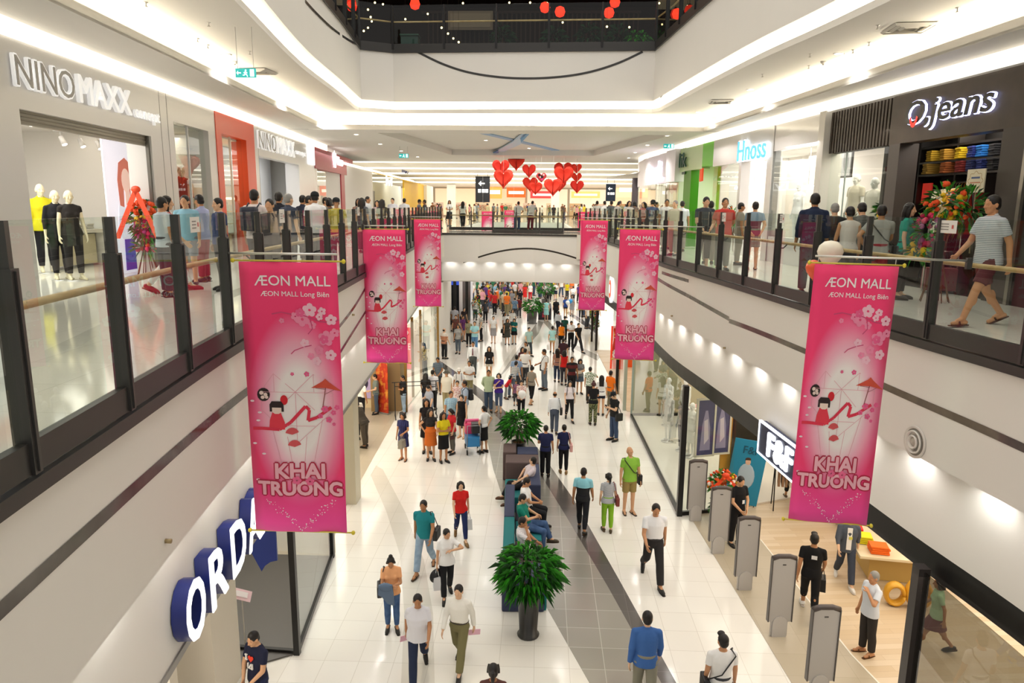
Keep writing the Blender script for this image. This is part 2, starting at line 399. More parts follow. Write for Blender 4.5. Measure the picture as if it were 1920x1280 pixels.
struct('ceiling', MB().prism([(-30, -3)]+[(p.x, p.y) for p in LIP if p.y < 25.3 and p.x < 0]+[(-30, LIP[0].y+28.2)], zb, zb+.04), CEIL)
struct('ceiling', MB().prism([(p.x, p.y) for p in LIP if p.x > 0]+[(30, -3), (30, 25.2)], zb, zb+.04), CEIL)
_l = [p for p in LIP if p.x < 0][-1]; _r = [p for p in LIP if p.x > 0][0]
rc = [pb(*q) for q in ((650, 250), (822, 292), (1138, 293), (1215, 249))]
rc = [V((-5.9, _l.y+1.2)), V((-4.6, 37.2)), V((2.6, 37.2)), V((4.6, _r.y+1.2))]
# ceiling B beyond the void with a shallow raised recess
fr = [( -30, _l.y), (_l.x, _l.y), (_r.x, _r.y), (30, _r.y), (30, 43), (-30, 43)]
mb = MB()
O = [V((-30, _l.y)), V((-30, 43)), V((30, 43)), V((30, _r.y))]; I = [rc[0], rc[1], rc[2], rc[3]]
for i in range(4):
    j = (i+1) % 4; mb.face([V((*O[i][:2], zb)), V((*O[j][:2], zb)), V((*I[j][:2], zb)), V((*I[i][:2], zb))])
    mb.face([V((*I[i][:2], zb)), V((*I[j][:2], zb)), V((*I[j][:2], zb+.28)), V((*I[i][:2], zb+.28))])
mb.face([V((*p[:2], zb+.28)) for p in I])
struct('ceiling', mb, CEIL)
struct('ceiling_light', MB().strip([(LX(-3)+.06, -3), (LX(31.5)+.06, 31.5)], 9.95, 10.2, .05), COVE3)
CVR = cr([(RX(-3)-.06, -3), (RX(12)-.06, 12), (RX(26)-.06, 26), (5.45, 31), (5.0, 35.5), (5.1, 39), (5.9, 42)], 8)
struct('ceiling_light', MB().strip(CVR[::-1], 9.95, 10.2, .05), COVE3)
# second atrium beyond the bridge: edges, ceilings with cove strips, far end
struct('wall_far', MB().strip([V((-5.5, 65.9)), V((2.1, 65.9))], 4.8, 6.1, .12), FASCIA)
struct('wall_left', MB().strip([V((-5.5, 43.3)), V((-5.5, 65.9))], 4.8, 6.1, .12), FASCIA)
struct('wall_right', MB().strip([V((2.1, 65.9)), V((2.1, 43.3))], 4.8, 6.1, .12), FASCIA)
struct('wall_far', MB().strip([V((-4.6, 45.2)), V((-1, 44.6)), V((2.6, 45.2))], 10.6, 12.4, .2), FASCIA)
for y0, y1, z in ((47, 53, 10.35), (54.2, 60, 10.3), (61.2, 68, 10.2), (69.2, 77, 10.1), (78, 98, 10.0)):
    struct('ceiling', MB().box((0, (y0+y1)/2, z+.05), (60, y1-y0, .1)), CEIL)
    struct('ceiling_light', MB().box((0, y0-.5, z+.12), (60, .5, .08)), COVE)
struct('ceiling', MB().box((0, 72, 10.75), (60, 56, .1)), CEIL)
struct('wall_far', MB().box((0, 97, 6), (60, .3, 12)), CREAM)
# ground floor below the bridge and beyond
struct('ceiling', MB().box((-1, 69, 3.55), (60, 59, .1)), CEIL)
struct('wall_far', MB().box((-1, 97.5, 1.8), (60, .3, 3.6)), CREAM)
# ground floor: shop ceilings
struct('ceiling', MB().prism([(p.x-.45, p.y) for p in KL]+[(-30, 39), (-30, -3)], 3.26, 3.3), CEIL)
struct('ceiling', MB().prism([(p.x+.45, p.y) for p in KRr]+[(30, -3), (30, 38)], 3.36, 3.4), CEIL)
struct('wall_left', MB().box((-16, 18, 1.7), (.2, 44, 3.4)), CREAM)
struct('wall_right', MB().box((15, 18, 1.7), (.2, 44, 3.4)), CREAM)
struct('wall_left', MB().box((-16.5, 20, 8.3), (.2, 46, 4.2)), WHITE)
struct('wall_right', MB().box((16, 20, 8.3), (.2, 46, 4.2)), WHITE)
# lights hidden in the slot under the fascia, washing the band
def washers(K, d, step, y0, y1, pw):
    L = 0; nxt = step/2; i = 0
    for a, b in zip(K, K[1:]):
        s = (b-a).length
        while L+s > nxt:
            p = a+(b-a)*((nxt-L)/s)
            if y0 < p.y < y1:
                n = V((-(b-a).y, (b-a).x)).normalized(); q = p+n*d
                spot('washer', (q.x, q.y, 4.8), pw, (1, .97, .94), 150, (0, 0, 0), .04, .8)
            nxt += step
        L += s
washers(KL, .2, 1.25, 3, 30, 20); washers(KRr, .16, 1.25, 3, 30, 20); washers(BF, .22, 1.05, 30, 50, 20)
# interior lamps of the shops, and unseen fill lamps added for the halls
area('shop_or_fill_lamp', (-9.5, 22, 3.2), 8, 30, 700, (1, .94, .84))
area('shop_or_fill_lamp', (9, 14, 3.3), 9, 20, 900, (1, .9, .76))
area('shop_or_fill_lamp', (8, 31, 3.3), 7, 12, 500, (1, .95, .86))
area('shop_or_fill_lamp', (-1, 60, 3.45), 30, 36, 3800, (1, .96, .9))  # added fill that brightens the far ground floor
area('shop_or_fill_lamp', (0, 80, 9.9), 34, 24, 2600, (1, .93, .82))
area('shop_or_fill_lamp', (-12, 20, 9.8), 6, 34, 800, (1, .97, .94))
area('shop_or_fill_lamp', (12, 24, 9.8), 6, 20, 500, (1, .96, .92))
area('shop_or_fill_lamp', (-1, 33, 10.15), 8, 11, 420, (1, .96, .9))  # added fill over the hall before the bridge, no fitting there
# ================================================================== BALUSTRADES
def along(K, y0, step, ymax):
    """points spaced by arc length along plan curve K, starting at y0"""
    out = []; want = None; L = 0
    for a, b in zip(K, K[1:]):
        s = (b-a).length
        if want is None:
            if min(a.y, b.y) <= y0 <= max(a.y, b.y): want = L+s*abs((y0-a.y)/(b.y-a.y or 1))
        while want is not None and want <= L+s:
            p = a+(b-a)*((want-L)/s); out.append((p, (b-a).normalized())); want += step
        L += s
    return [q for q in out if q[0].y <= ymax]
def balustrade(root, pts, zb, zt, hand=True, gl=GLASS, wide=.075, rail=DARKRAIL, od=None):
    for i, (p, d) in enumerate(pts):
        a = math.atan2(d.y, d.x); n = V((-d.y, d.x))
        mb = MB(); h = zt-zb
        mb.box((p.x, p.y, zb+h*.41), (wide, .1, h*.82), a); mb.box((p.x, p.y, zb+h*.9), (wide*.55, .07, h*.2), a)
        mb.box((p.x, p.y, zb+h*.41), (wide*.3, .125, h*.8), a)
        mb.obj('post', rail, root)
        if i+1 < len(pts):
            q = pts[i+1][0]; m = (p+q)/2; L = (q-p).length-.04; a2 = math.atan2((q-p).y, (q-p).x)
            MB().box((m.x, m.y, (zb+.12+zt)/2), (L, .012, zt-zb-.12), a2).obj('glass_panel', gl, root)
            MB().box((m.x, m.y, zb+.09), (L, .06, .18), a2).obj('base_rail', CHAR, root)
    if hand:
        H = [V((p.x-d.y*.16, p.y+d.x*.16, zb+.88)) for p, d in pts]
        hr = MB().tube(H, .027, 8).obj('handrail', OAK, root)
        for i, (p, d) in enumerate(pts[::2]):
            n = V((-d.y, d.x, 0)); b = V((p.x, p.y, zb+.8))
            MB().tube([b, b+n*.1, b+n*.16+V((0, 0, .06))], .011, 6).obj('rail_bracket', CHAR, hr)
ZR = Z1+.02
bl = empty('balustrade', (-3, 5, Z1), 0, 'long glass balustrade on the left edge, beside the white clothing shops', 'railing')
balustrade(bl, along(KL, 1.15, 1.24, 38.6), 0, 1.38); 
for ch in bl.children: ch.location = (3, -5, .02)
br_ = empty('balustrade', (4.5, 8, Z1), 0, 'long glass balustrade on the right edge, in front of the dark jeans shop', 'railing')
balustrade(br_, along(KRr, 37.8, 1.4, 39)[:0]+[q for q in along(KRr, 37.6, 1.4, 39) if q[0].y > 2.5], 0, 1.38)
for ch in br_.children: ch.location = (-4.5, -8, .02)
bb = empty('balustrade', (-1, 38.5, Z1), 0, 'glass balustrade across the bridge at the far end of the void', 'railing')
balustrade(bb, along([V((-5.36, 38.9)), V((-3.35, 39.0)), V((-.4, 38.6)), V((2.3, 38.0))], 38.9, 1.28, 50), 0, 1.38)
for ch in bb.children: ch.location = (1, -38.5, .02)
b2 = empty('balustrade', (-1, 43.2, Z1), 0, 'second glass balustrade behind the bridge, crowd beyond it', 'railing')
balustrade(b2, [(V((-5.5+i*1.3, 43.1)), V((1, 0))) for i in range(7)], 0, 1.38, True)
for ch in b2.children: ch.location = (1, -43.2, .02)
bu = empty('balustrade', (-1, 23.7, ZT), 0, 'dark glass balustrade around the topmost floor, restaurant behind it', 'railing')
UPTS = [q for q in along(UL, 13.5, 1.5, 24) if q[0].y < 23]+[(V((-5.83, 23.6)), V((1, .3)).normalized()), (V((-4.88, 24.12)), V((1, 0)))]+\
       [(V((-4.88+8.38*i/5, 24.12-.37*i/5)), V((1, 0))) for i in range(1, 6)]+[q for q in along(UR, 22.4, 1.5, 24) if q[0].y > 13]
balustrade(bu, UPTS, 0, 1.35, True, rail=mat('#1d1b1a', .4, .3))
for ch in bu.children: ch.location = (1, -23.7, .1)
# ================================================================== BANNERS
def banner_cloth_mat():
    m, t, b, N = nodes('printed pink cloth'); L = t.links.new
    tc = N('ShaderNodeTexCoord'); mp = N('ShaderNodeMapping'); L(tc.outputs['Object'], mp.inputs[0])
    mp.inputs['Location'].default_value = (-.03, 1.62, 0); 
    sc = N('ShaderNodeVectorMath', operation='MULTIPLY'); sc.inputs[1].default_value = (1/.52, 1/1.1, 0); L(mp.outputs[0], sc.inputs[0])
    ln = N('ShaderNodeVectorMath', operation='LENGTH'); L(sc.outputs[0], ln.inputs[0])
    cr_ = N('ShaderNodeValToRGB'); L(ln.outputs['Value'], cr_.inputs[0]); e = cr_.color_ramp.elements
    e[0].position = .42; e[0].color = (*lin('#fdf5f2'), 1); e[1].position = 1.14; e[1].color = (*lin('#f93a76'), 1)
    x = e.new(.62); x.color = (*lin('#fbbdd0'), 1); x = e.new(.86); x.color = (*lin('#f8709c'), 1)
    sp = N('ShaderNodeSeparateXYZ'); L(tc.outputs['Object'], sp.inputs[0])
    mr = N('ShaderNodeMapRange'); mr.inputs[1].default_value = -2.3; mr.inputs[2].default_value = -3.0; L(sp.outputs['Y'], mr.inputs[0])
    mx = N('ShaderNodeMix', data_type='RGBA'); L(mr.outputs[0], mx.inputs[0]); L(cr_.outputs[0], mx.inputs[6]); mx.inputs[7].default_value = (*lin('#f94aa4'), 1)
    L(mx.outputs[2], b.inputs['Base Color']); b.inputs['Roughness'].default_value = .7; b.inputs['Sheen Weight'].default_value = .2
    return m
CLOTH = banner_cloth_mat()
BW, BH = 1.0, 3.0
def wob(v): return .012*math.sin(v.x*7+v.y*1.3)+.016*math.sin(v.y*1.7+1)+.006*math.sin(v.x*17-v.y*2)
def flower(mb, x, y, r, z=.004, rot=0):
    for k in range(5):
        a = rot+k*2*PI/5; c = V((x+math.cos(a)*r*.58, y+math.sin(a)*r*.58, z))
        mb.b.faces.new([mb.b.verts.new(c+V((math.cos(t)*r*.44, math.sin(t)*r*.44, 0))) for t in [j*PI/4 for j in range(8)]]).material_index = mb.mi
def seg(mb, x0, y0, x1, y1, w=.006, z=.004):
    d = V((x1-x0, y1-y0, 0)); n = V((-d.y, d.x, 0)).normalized()*w/2; a = V((x0, y0, z)); b = V((x1, y1, z))
    mb.b.faces.new([mb.b.verts.new(p) for p in (a-n, b-n, b+n, a+n)]).material_index = mb.mi
def disc(mb, x, y, rx, ry=None, z=.004, n=14):
    ry = ry or rx
    mb.b.faces.new([mb.b.verts.new((x+math.cos(2*PI*k/n)*rx, y+math.sin(2*PI*k/n)*ry, z)) for k in range(n)]).material_index = mb.mi
def make_banner():
    root = empty('banner', (0, 0, 0))
    mb = MB(); nx, ny = 8, 24
    g = [[mb.b.verts.new((-BW/2+BW*i/nx, -BH*j/ny, 0)) for j in range(ny+1)] for i in range(nx+1)]
    for i in range(nx):
        for j in range(ny): mb.b.faces.new((g[i][j], g[i][j+1], g[i+1][j+1], g[i+1][j])).smooth = True
    cl = mb.obj('cloth', CLOTH, root)
    sm = cl.modifiers.new('thickness', 'SOLIDIFY'); sm.thickness = .003; sm.offset = -1
    parts = []
    def P(name, mb, m): o = mb.obj(name, m, cl); parts.append(o); return o
    def T(name, txt, size, x, y, m, z=.004, **k):
        me = text_mesh(txt, size, depth=.0, **k); me.transform(M.Translation((x, y, z))); me.materials.clear(); me.materials.append(m)
        o = link(bpy.data.objects.new(name, me)); o.parent = cl; parts.append(o); return o
    wht = mat('#fff4f4', .7); red = mat('#d8232f', .7); dred = mat('#c01f45', .7); blk = mat('#2a1c1c', .7); pk = mat('#f58db0', .7); pk2 = mat('#ee5f92', .7); pale = mat('#f9c3d4', .7); skin = mat('#f6dfd0', .7)
    T('title_lettering', 'ÆON MALL', .15, .04, -.2, wht, offset=.0015); T('subtitle_lettering', 'ÆON MALL Long Biên', .075, .06, -.335, wht, offset=.0005)
    mb = MB(); br = [(-.2, -.55), (-.1, -.53), (0, -.545), (.1, -.55), (.2, -.58), (.3, -.62), (.42, -.63), (.5, -.6)]
    for a, b in zip(br, br[1:]): seg(mb, *a, *b, .012)
    for a, b in (((.2, -.58), (.22, -.7)), ((.22, -.7), (.17, -.76)), ((.12, -.9), (.02, -.94)), ((.12, -.9), (.2, -.88)), ((.02, -.94), (-.02, -.98))): seg(mb, *a, *b, .01)
    P('branch_print', mb, mat('#d34a78', .7))
    rnd = random.Random(3)
    for nm, m, L in (('pale_blossom_print', pale, [(.2, -.5, .075), (.33, -.51, .045), (.42, -.6, .06), (.3, -.57, .04), (.13, -.86, .05), (.4, -.98, .06), (.25, -1.05, .05)]),
                     ('pink_blossom_print', pk, [(.12, -.6, .08), (.22, -.66, .045), (.36, -.8, .085), (.05, -.57, .05), (.28, -.93, .05), (.19, -1.0, .04), (.45, -.74, .05), (-.1, -.62, .03)]),
                     ('deep_blossom_print', pk2, [(.1, -.53, .05), (.34, -.81, .05), (-.02, -1.2, .02), (.13, -1.2, .03), (.31, -1.58, .04), (.4, -1.62, .03), (.35, -1.7, .035), (.44, -1.56, .03), (.26, -1.66, .03), (.4, -1.75, .02)])):
        mb = MB()
        for x, y, r in L: flower(mb, x, y, r, .004 if nm[0] == 'p' else .005, rnd.random())
        P(nm, mb, m)
    mb = MB()
    for a, b in (((-.22, -1.2), (-.22, -1.4)), ((-.22, -1.2), (0, -1.4)), ((0, -1.4), (.2, -1.2)), ((.2, -1.2), (.2, -1.4)), ((-.36, -1.4), (.4, -1.4)), ((-.22, -1.2), (-.36, -1.4)), ((.2, -1.2), (.4, -1.4)), ((-.36, -1.4), (-.36, -1.6)),
                 ((.4, -1.4), (.4, -1.6)), ((0, -1.4), (0, -1.98)), ((-.36, -1.6), (0, -1.98)), ((.4, -1.6), (0, -1.98)), ((0, -1.4), (.2, -1.6)), ((-.2, -1.6), (0, -1.4)), ((-.2, -1.78), (.2, -1.78)), ((-.28, -1.7), (-.15, -2.3)), ((.28, -1.7), (.15, -2.3)), ((-.1, -1.9), (-.05, -2.3)), ((.1, -1.9), (.06, -2.3))):
        seg(mb, *a, *b, .005, .003)
    P('heart_frame_print', mb, mat('#eba6b4', .7))
    mb = MB(); rib = [(-.46, -1.81), (-.36, -1.81), (-.18, -1.82), (-.06, -1.74), (.1, -1.56), (.14, -1.6), (.12, -1.72), (.22, -1.68), (.38, -1.56)]
    for a, b in zip(rib, rib[1:]): seg(mb, *a, *b, .035, .005)
    P('ribbon_print', mb, mat('#e2334f', .7))
    mb = MB(); mb.b.faces.new([mb.b.verts.new(p) for p in ((.17, -1.35, .006), (.3, -1.27, .006), (.33, -1.24, .006), (.37, -1.28, .006), (.5, -1.38, .006), (.34, -1.345, .006))])
    P('parasol_print', mb, mat('#d5503a', .7)); mb = MB(); seg(mb, .33, -1.34, .29, -1.56, .008, .005); seg(mb, .33, -1.36, .22, -1.35, .004, .005); seg(mb, .31, -1.42, .42, -1.36, .004, .005); P('parasol_stick_print', mb, mat('#8a3a32', .7))
    mb = MB(); disc(mb, -.33, -1.43, .065, .075, .005); P('black_drum_print', mb, blk)
    mb = MB()
    for a, b, r in ((-.35, -1.41, .022), (-.31, -1.43, .02), (-.34, -1.46, .02), (-.3, -1.46, .018)): disc(mb, a, b, r, None, .007)
    P('drum_flower_print', mb, mat('#f0d9cf', .7))
    mb = MB(); disc(mb, -.12, -1.49, .04, .055, .005); P('lantern_print', mb, red)
    mb = MB(); mb.b.faces.new([mb.b.verts.new(p) for p in ((-.29, -1.82, .007), (-.12, -1.82, .007), (-.12, -1.74, .007), (-.17, -1.6, .007), (-.24, -1.6, .007), (-.28, -1.72, .007))]); P('doll_dress_print', mb, mat('#e83b4e', .7))
    mb = MB(); mb.b.faces.new([mb.b.verts.new((-.2+x, -1.56+y, .008)) for x, y in ((-.075, -.06), (-.075, .02), (-.05, .055), (.05, .055), (.075, .02), (.075, -.06), (.05, -.06), (.05, -.02), (-.05, -.02), (-.05, -.06))]); P('doll_hair_print', mb, blk)
    mb = MB(); mb.b.faces.new([mb.b.verts.new((-.2+x, -1.595+y, .0085)) for x, y in ((-.05, -.03), (-.05, .02), (.05, .02), (.05, -.03), (.02, -.05), (-.02, -.05))]); P('doll_face_print', mb, skin)
    mb = MB()
    for cx, cy in ((-.05, -1.86), (-.03, -2.0)):
        mb.b.faces.new([mb.b.verts.new((cx+.08*math.cos(a)*.9, cy-.02+.08*math.sin(a), .006)) for a in [PI*k/8*.8+.35 for k in range(9)]]+[mb.b.verts.new((cx, cy-.02, .006))])
    P('fan_print', mb, mat('#d8555a', .7))
    for txt, y, sz, sxx in (('KHAI', -2.3, .24, 1.0), ('TRUONG', -2.5, .215, 1.0)):
        T('headline_outline', txt, sz, .02, y, dred, .007, offset=.024, sx=sxx); T('headline_lettering', txt, sz, .02, y, mat('#f7b9c6', .7), .010, offset=.009, sx=sxx)
    mb = MB(); 
    for x in (.005, .135): seg(mb, x, -2.43, x+.035, -2.395, .024, .011)
    P('headline_horn', mb, dred)
    mb = MB(); flower(mb, -.02, -2.4, .05, .013); flower(mb, .12, -2.41, .05, .013, .4); P('headline_blossom', mb, mat('#f06a96', .7))
    mb = MB()
    for k in range(90):
        t = rnd.random(); s_ = rnd.choice((-1, 1)); x = s_*(.34*(1-t))+rnd.uniform(-.05, .05)*(1-t*.4)+.02; y = -2.63-.36*t+rnd.uniform(-.03, .03)
        disc(mb, x, y, rnd.uniform(.003, .008), None, .004, 6)
    for x, y in ((-.45, -1.5), (-.38, -1.63), (-.45, -1.98), (-.36, -2.1), (-.44, -2.4), (-.4, -1.72)): disc(mb, x, y, .022, .012, .004, 8)
    P('petal_print', mb, mat('#fbe3ea', .7))
    for o in parts+[cl]:
        for v in o.data.vertices: v.co.z += wob(v.co)
    for nm, y in (('top_rod', .012), ('bottom_rod', -BH-.005)):
        o = MB().tube([(-BW/2-.06, y, 0), (BW/2+.06, y, 0)], .009, 8).obj(nm, mat('#d9c74a', .4), root)
        for s_ in (-1, 1): MB().ball((s_*(BW/2+.065), y, 0), (.022, .026, .026), 8, 6).obj('end_knob', mat('#d8c530', .4), o)
    return root
def ban_pole(root, side, L, ref):
    y = .085
    p = MB().tube([(side*L, y-.0, .0), (-side*(BW/2+.0), y+.0, 0)], .012, 8).obj('pole', mat('#d8d6d0', .3, .7), root)
    MB().box((side*L, y-.03, 0), (.06, .12, .05)).obj('clamp', CHAR, p)
    for x in (-BW/2+.04, BW/2-.04): MB().tube([(x, y, 0), (x, .012, 0)], .004, 5).obj('cord', mat('#e8e6e0', .6), root)
ban0 = make_banner()
blist = [(448, 490, 632, 7.3, -1, 'nearest pink opening banner on the left, hanging over the void', 'L'),
         (680, 430, 760, 15.7, -1, 'second pink opening banner from the camera along the left balustrade', 'L'),
         (776, 411, 826, 24.5, -1, 'farthest pink opening banner on the left, nearest to the bridge', 'L'),
         (1090, 413, 1140, 24.0, 1, 'farthest pink opening banner on the right, nearest to the bridge', 'R'),
         (1163, 430, 1238, 16.3, 1, 'second pink opening banner from the camera along the right balustrade', 'R'),
         (1530, 496, 1682, 7.9, 1, 'nearest pink opening banner on the right, beside the round wall vent', 'R'),
         (903, 396, 926, 52, 0, 'small pink banner hanging behind the bridge balustrade, left of the two', ''),
         (946, 394, 965, 55, 0, 'narrow pink banner hanging behind the bridge balustrade, right of the two', ''),
         (1084, 397, 1110, 51, 0, 'pink banner partly hidden behind the farthest right opening banner', '')]
for i, (x0, y, x1, Y, sd, lb, s_) in enumerate(blist):
    a, b = aty(x0, y, Y), aty(x1, y, Y); w = b.x-a.x
    o = ban0 if i == len(blist)-1 else copy_tree(ban0)
    sc = min(1.04, w/BW) if sd else w/BW
    o.matrix_world = frame_mat(((a.x+b.x)/2, Y, a.z), (1, 0, 0), (0, 0, 1)) @ M.Diagonal((sc, sc if sd == 0 else 1, 1, 1)) @ M.Rotation({448: .0, 1530: -.10, 1163: -.07, 1090: -.05}.get(x0, 0), 4, 'Y') @ M.Rotation({448: .028, 680: .012, 1530: -.028, 1163: -.02, 1090: -.015}.get(x0, 0)*.0, 4, 'Z')
    prop(o, lb, 'banner', 'pink opening banners')
    if not sd:
        for x in (-.4, .4): MB().tube([(x, .01, 0), (x, 3.3/1, 0)], .006, 4).obj('cord', mat('#e8e6e0', .6), o)
    if sd:
        K = KL if sd < 0 else KR
        ban_pole(o, sd, abs(xat(K, Y)-(a.x+b.x)/2)/sc, None)
# ================================================================== CEILING THINGS
def fitting(px, py, z, lb, r=.085):
    p = atz(px, py, z); t = empty('downlight', p, 0, lb, 'ceiling light', 'round ceiling downlights')
    MB().lathe([(r*1.25, -.012), (r*1.3, 0), (r*1.05, 0), (r, -.012)], 16, cap=False).obj('trim_ring', mat('#f4f2ee', .4), t)
    MB().lathe([(.001, -.004), (r, -.006), (r, 0), (.001, 0)], 16, cap=False).obj('lamp_glass', LAMP, t)
    spot('downlight_beam', (p.x, p.y, z-.03), 170, (1, .96, .9), 130, (0, 0, 0), .06, .8)
DL = [(424, 102, 10.72, 'left gallery ceiling, nearest'), (538, 168, 10.72, 'left gallery ceiling, beyond the exit sign'), (613, 210, 10.72, 'left gallery ceiling, farthest'),
      (1573, 100, 10.72, 'right gallery ceiling, nearest'), (1407, 168, 10.72, 'right gallery ceiling, middle'), (1310, 210, 10.72, 'right gallery ceiling, farthest'),
      (738, 217, 10.72, 'strip before the bridge, left'), (872, 218, 10.72, 'strip before the bridge, second from left'), (1072, 218, 10.72, 'strip before the bridge, right')]
DL2 = [(668, 252, 'left of the recess, nearest'), (713, 270, 'left of the recess, second'), (752, 283, 'left of the recess, above the exit sign'), (783, 294, 'left of the recess, farthest'),
       (840, 248, 'left end of the recess'), (911, 263, 'inside the recess, beside the blue cross'), (992, 278, 'inside the recess, behind the blue cross'), (1046, 289, 'inside the recess, far edge'),
       (1251, 254, 'right of the recess, nearest'), (1214, 272, 'right of the recess, second'), (1191, 286, 'right of the recess, third'), (1179, 296, 'right of the recess, farthest')]
for x, y, z, s_ in DL: fitting(x, y, z-.005, 'round white downlight in the '+s_)
for x, y, s_ in DL2: fitting(x, y, (10.2 if not 'ins' in s_ and 'end' not in s_ else 10.48)-.005, 'round white downlight in the bridge ceiling, '+s_, .075)
def sprinkler(px, py, z, lb):
    p = atz(px, py, z); t = empty('sprinkler', p, 0, lb, 'sprinkler', 'sprinkler heads on the gallery ceilings')
    MB().lathe([(.035, 0), (.035, -.008), (.012, -.012), (.012, -.05)], 10).obj('base', mat('#dedbd5', .3, .6), t)
    MB().lathe([(.004, -.05), (.028, -.062), (.028, -.066), (.004, -.07)], 10).obj('deflector', mat('#c9c5bd', .3, .8), t)
for x, y, s_ in [(273, 4, 'nearest on the left gallery ceiling'), (391, 42, 'second on the left gallery ceiling'), (370, 72, 'third, above the left clothing sign'), (389, 84, 'fourth, beside the left downlight'), (468, 96, 'left gallery ceiling, toward the void'),
                 (1796, 14, 'nearest on the right gallery ceiling'), (1646, 47, 'beside the square right vent'), (1630, 79, 'second beyond the right vent'), (1600, 93, 'beside the nearest right downlight'), (1519, 101, 'right gallery ceiling, toward the void'), (1517, 123, 'right gallery ceiling, behind the smoke detector'), (1430, 139, 'before the second right downlight')]:
    sprinkler(x, y, 10.72, 'small silver sprinkler head, '+s_)
for x, y, s_ in [(440, 115, 'left'), (1544, 115, 'right')]:
    t = empty('smoke_detector', atz(x, y, 10.72), 0, 'round white smoke detector on the '+s_+' gallery ceiling', 'smoke detector')
    MB().lathe([(.06, 0), (.06, -.02), (.045, -.045), (.02, -.055)], 14).obj('base', mat('#e9e6e0', .5), t); MB().lathe([(.02, -.055), (.02, -.075), (.004, -.08)], 10).obj('sensor', mat('#9f9b95', .5), t)
def vent(px, py, z, w, lb, rz=0):
    t = empty('ceiling_vent', atz(px, py, z), rz, lb, 'vent', 'square ceiling vents')
    MB().box((0, 0, -.006), (w, w, .012)).obj('backing', mat('#807b73', .7), t)
    for k in range(1, 4):
        h = w*k/6; mb = MB()
        for a in range(4):
            c, s_ = math.cos(a*PI/2), math.sin(a*PI/2)
            mb.b.faces.new([mb.b.verts.new((x*c-y*s_, x*s_+y*c, q)) for x, y, q in ((h+.035, -h-.035, -.045+.03), (h+.035, h+.035, -.015), (h, h, -.05), (h, -h, -.05))])
        mb.obj('louvre_frame', mat('#d5d1ca', .5), t)
vent(1705, 50, 10.715, .62, 'nearest square air vent in the right gallery ceiling', -.1); vent(1352, 189, 10.715, .6, 'far square air vent in the right gallery ceiling', -.1); vent(484, 132, 10.715, .6, 'square air vent behind the left exit sign', -.1)
SIGNG = mat('#27a3a0', .5, 0, .9); SIGNW = mat('#eaffff', .5, 0, 1.2)
def exit_sign(px, py, z, Y, w, lb, hang=.12):
    p = aty(px, py, Y); t = empty('exit_sign', p, 0, lb, 'exit sign', 'green hanging exit signs')
    MB().box((0, 0, 0), (w, .04, w*.42)).obj('panel', SIGNG, t)
    mb = MB(); h = w*.42
    mb.box((-w*.3, -.022, 0), (w*.16, .004, h*.12)).face([(-w*.45, -.024, 0), (-w*.36, -.024, h*.25), (-w*.36, -.024, -h*.25)])
    mb.obj('arrow', SIGNW, t)
    mb = MB().ball((w*.02, -.022, h*.28), (h*.1, .004, h*.1), 8, 6); mb.tube([(w*.02, -.022, h*.15), (-w*.01, -.022, -h*.1)], h*.09, 6); mb.tube([(-w*.01, -.022, -h*.1), (w*.07, -.022, -h*.22), (w*.1, -.022, -h*.42)], h*.06, 6); mb.tube([(-w*.01, -.022, -h*.1), (-w*.06, -.022, -h*.25), (-w*.13, -.022, -h*.25)], h*.06, 6); mb.tube([(-w*.08, -.022, h*.0), (w*.01, -.022, h*.12), (w*.09, -.022, -h*.02)], h*.05, 6)
    mb.obj('running_figure', SIGNW, t)
    mb = MB().box((w*.33, -.022, 0), (w*.2, .004, h*.8)); mb.obj('doorway', SIGNW, t)
    for s_ in (-1, 1): MB().tube([(s_*w*.4, 0, w*.2), (s_*w*.4, 0, z-p.z+(.2 if Y > 40 else 0))], .006, 5).obj('hanger', mat('#cfccc6', .4), t)
exit_sign(461, 137, 10.72, 13.0, .36, 'green exit sign hanging from the left gallery ceiling'); exit_sign(757, 292, 10.2, 32, .42, 'green exit sign hanging left of the bridge ceiling recess')
exit_sign(1254, 274, 10.2, 30, .42, 'green exit sign hanging right of the bridge, near the green shop'); exit_sign(1206, 338, 10.2, 47, .5, 'small distant green exit sign right of the hearts')
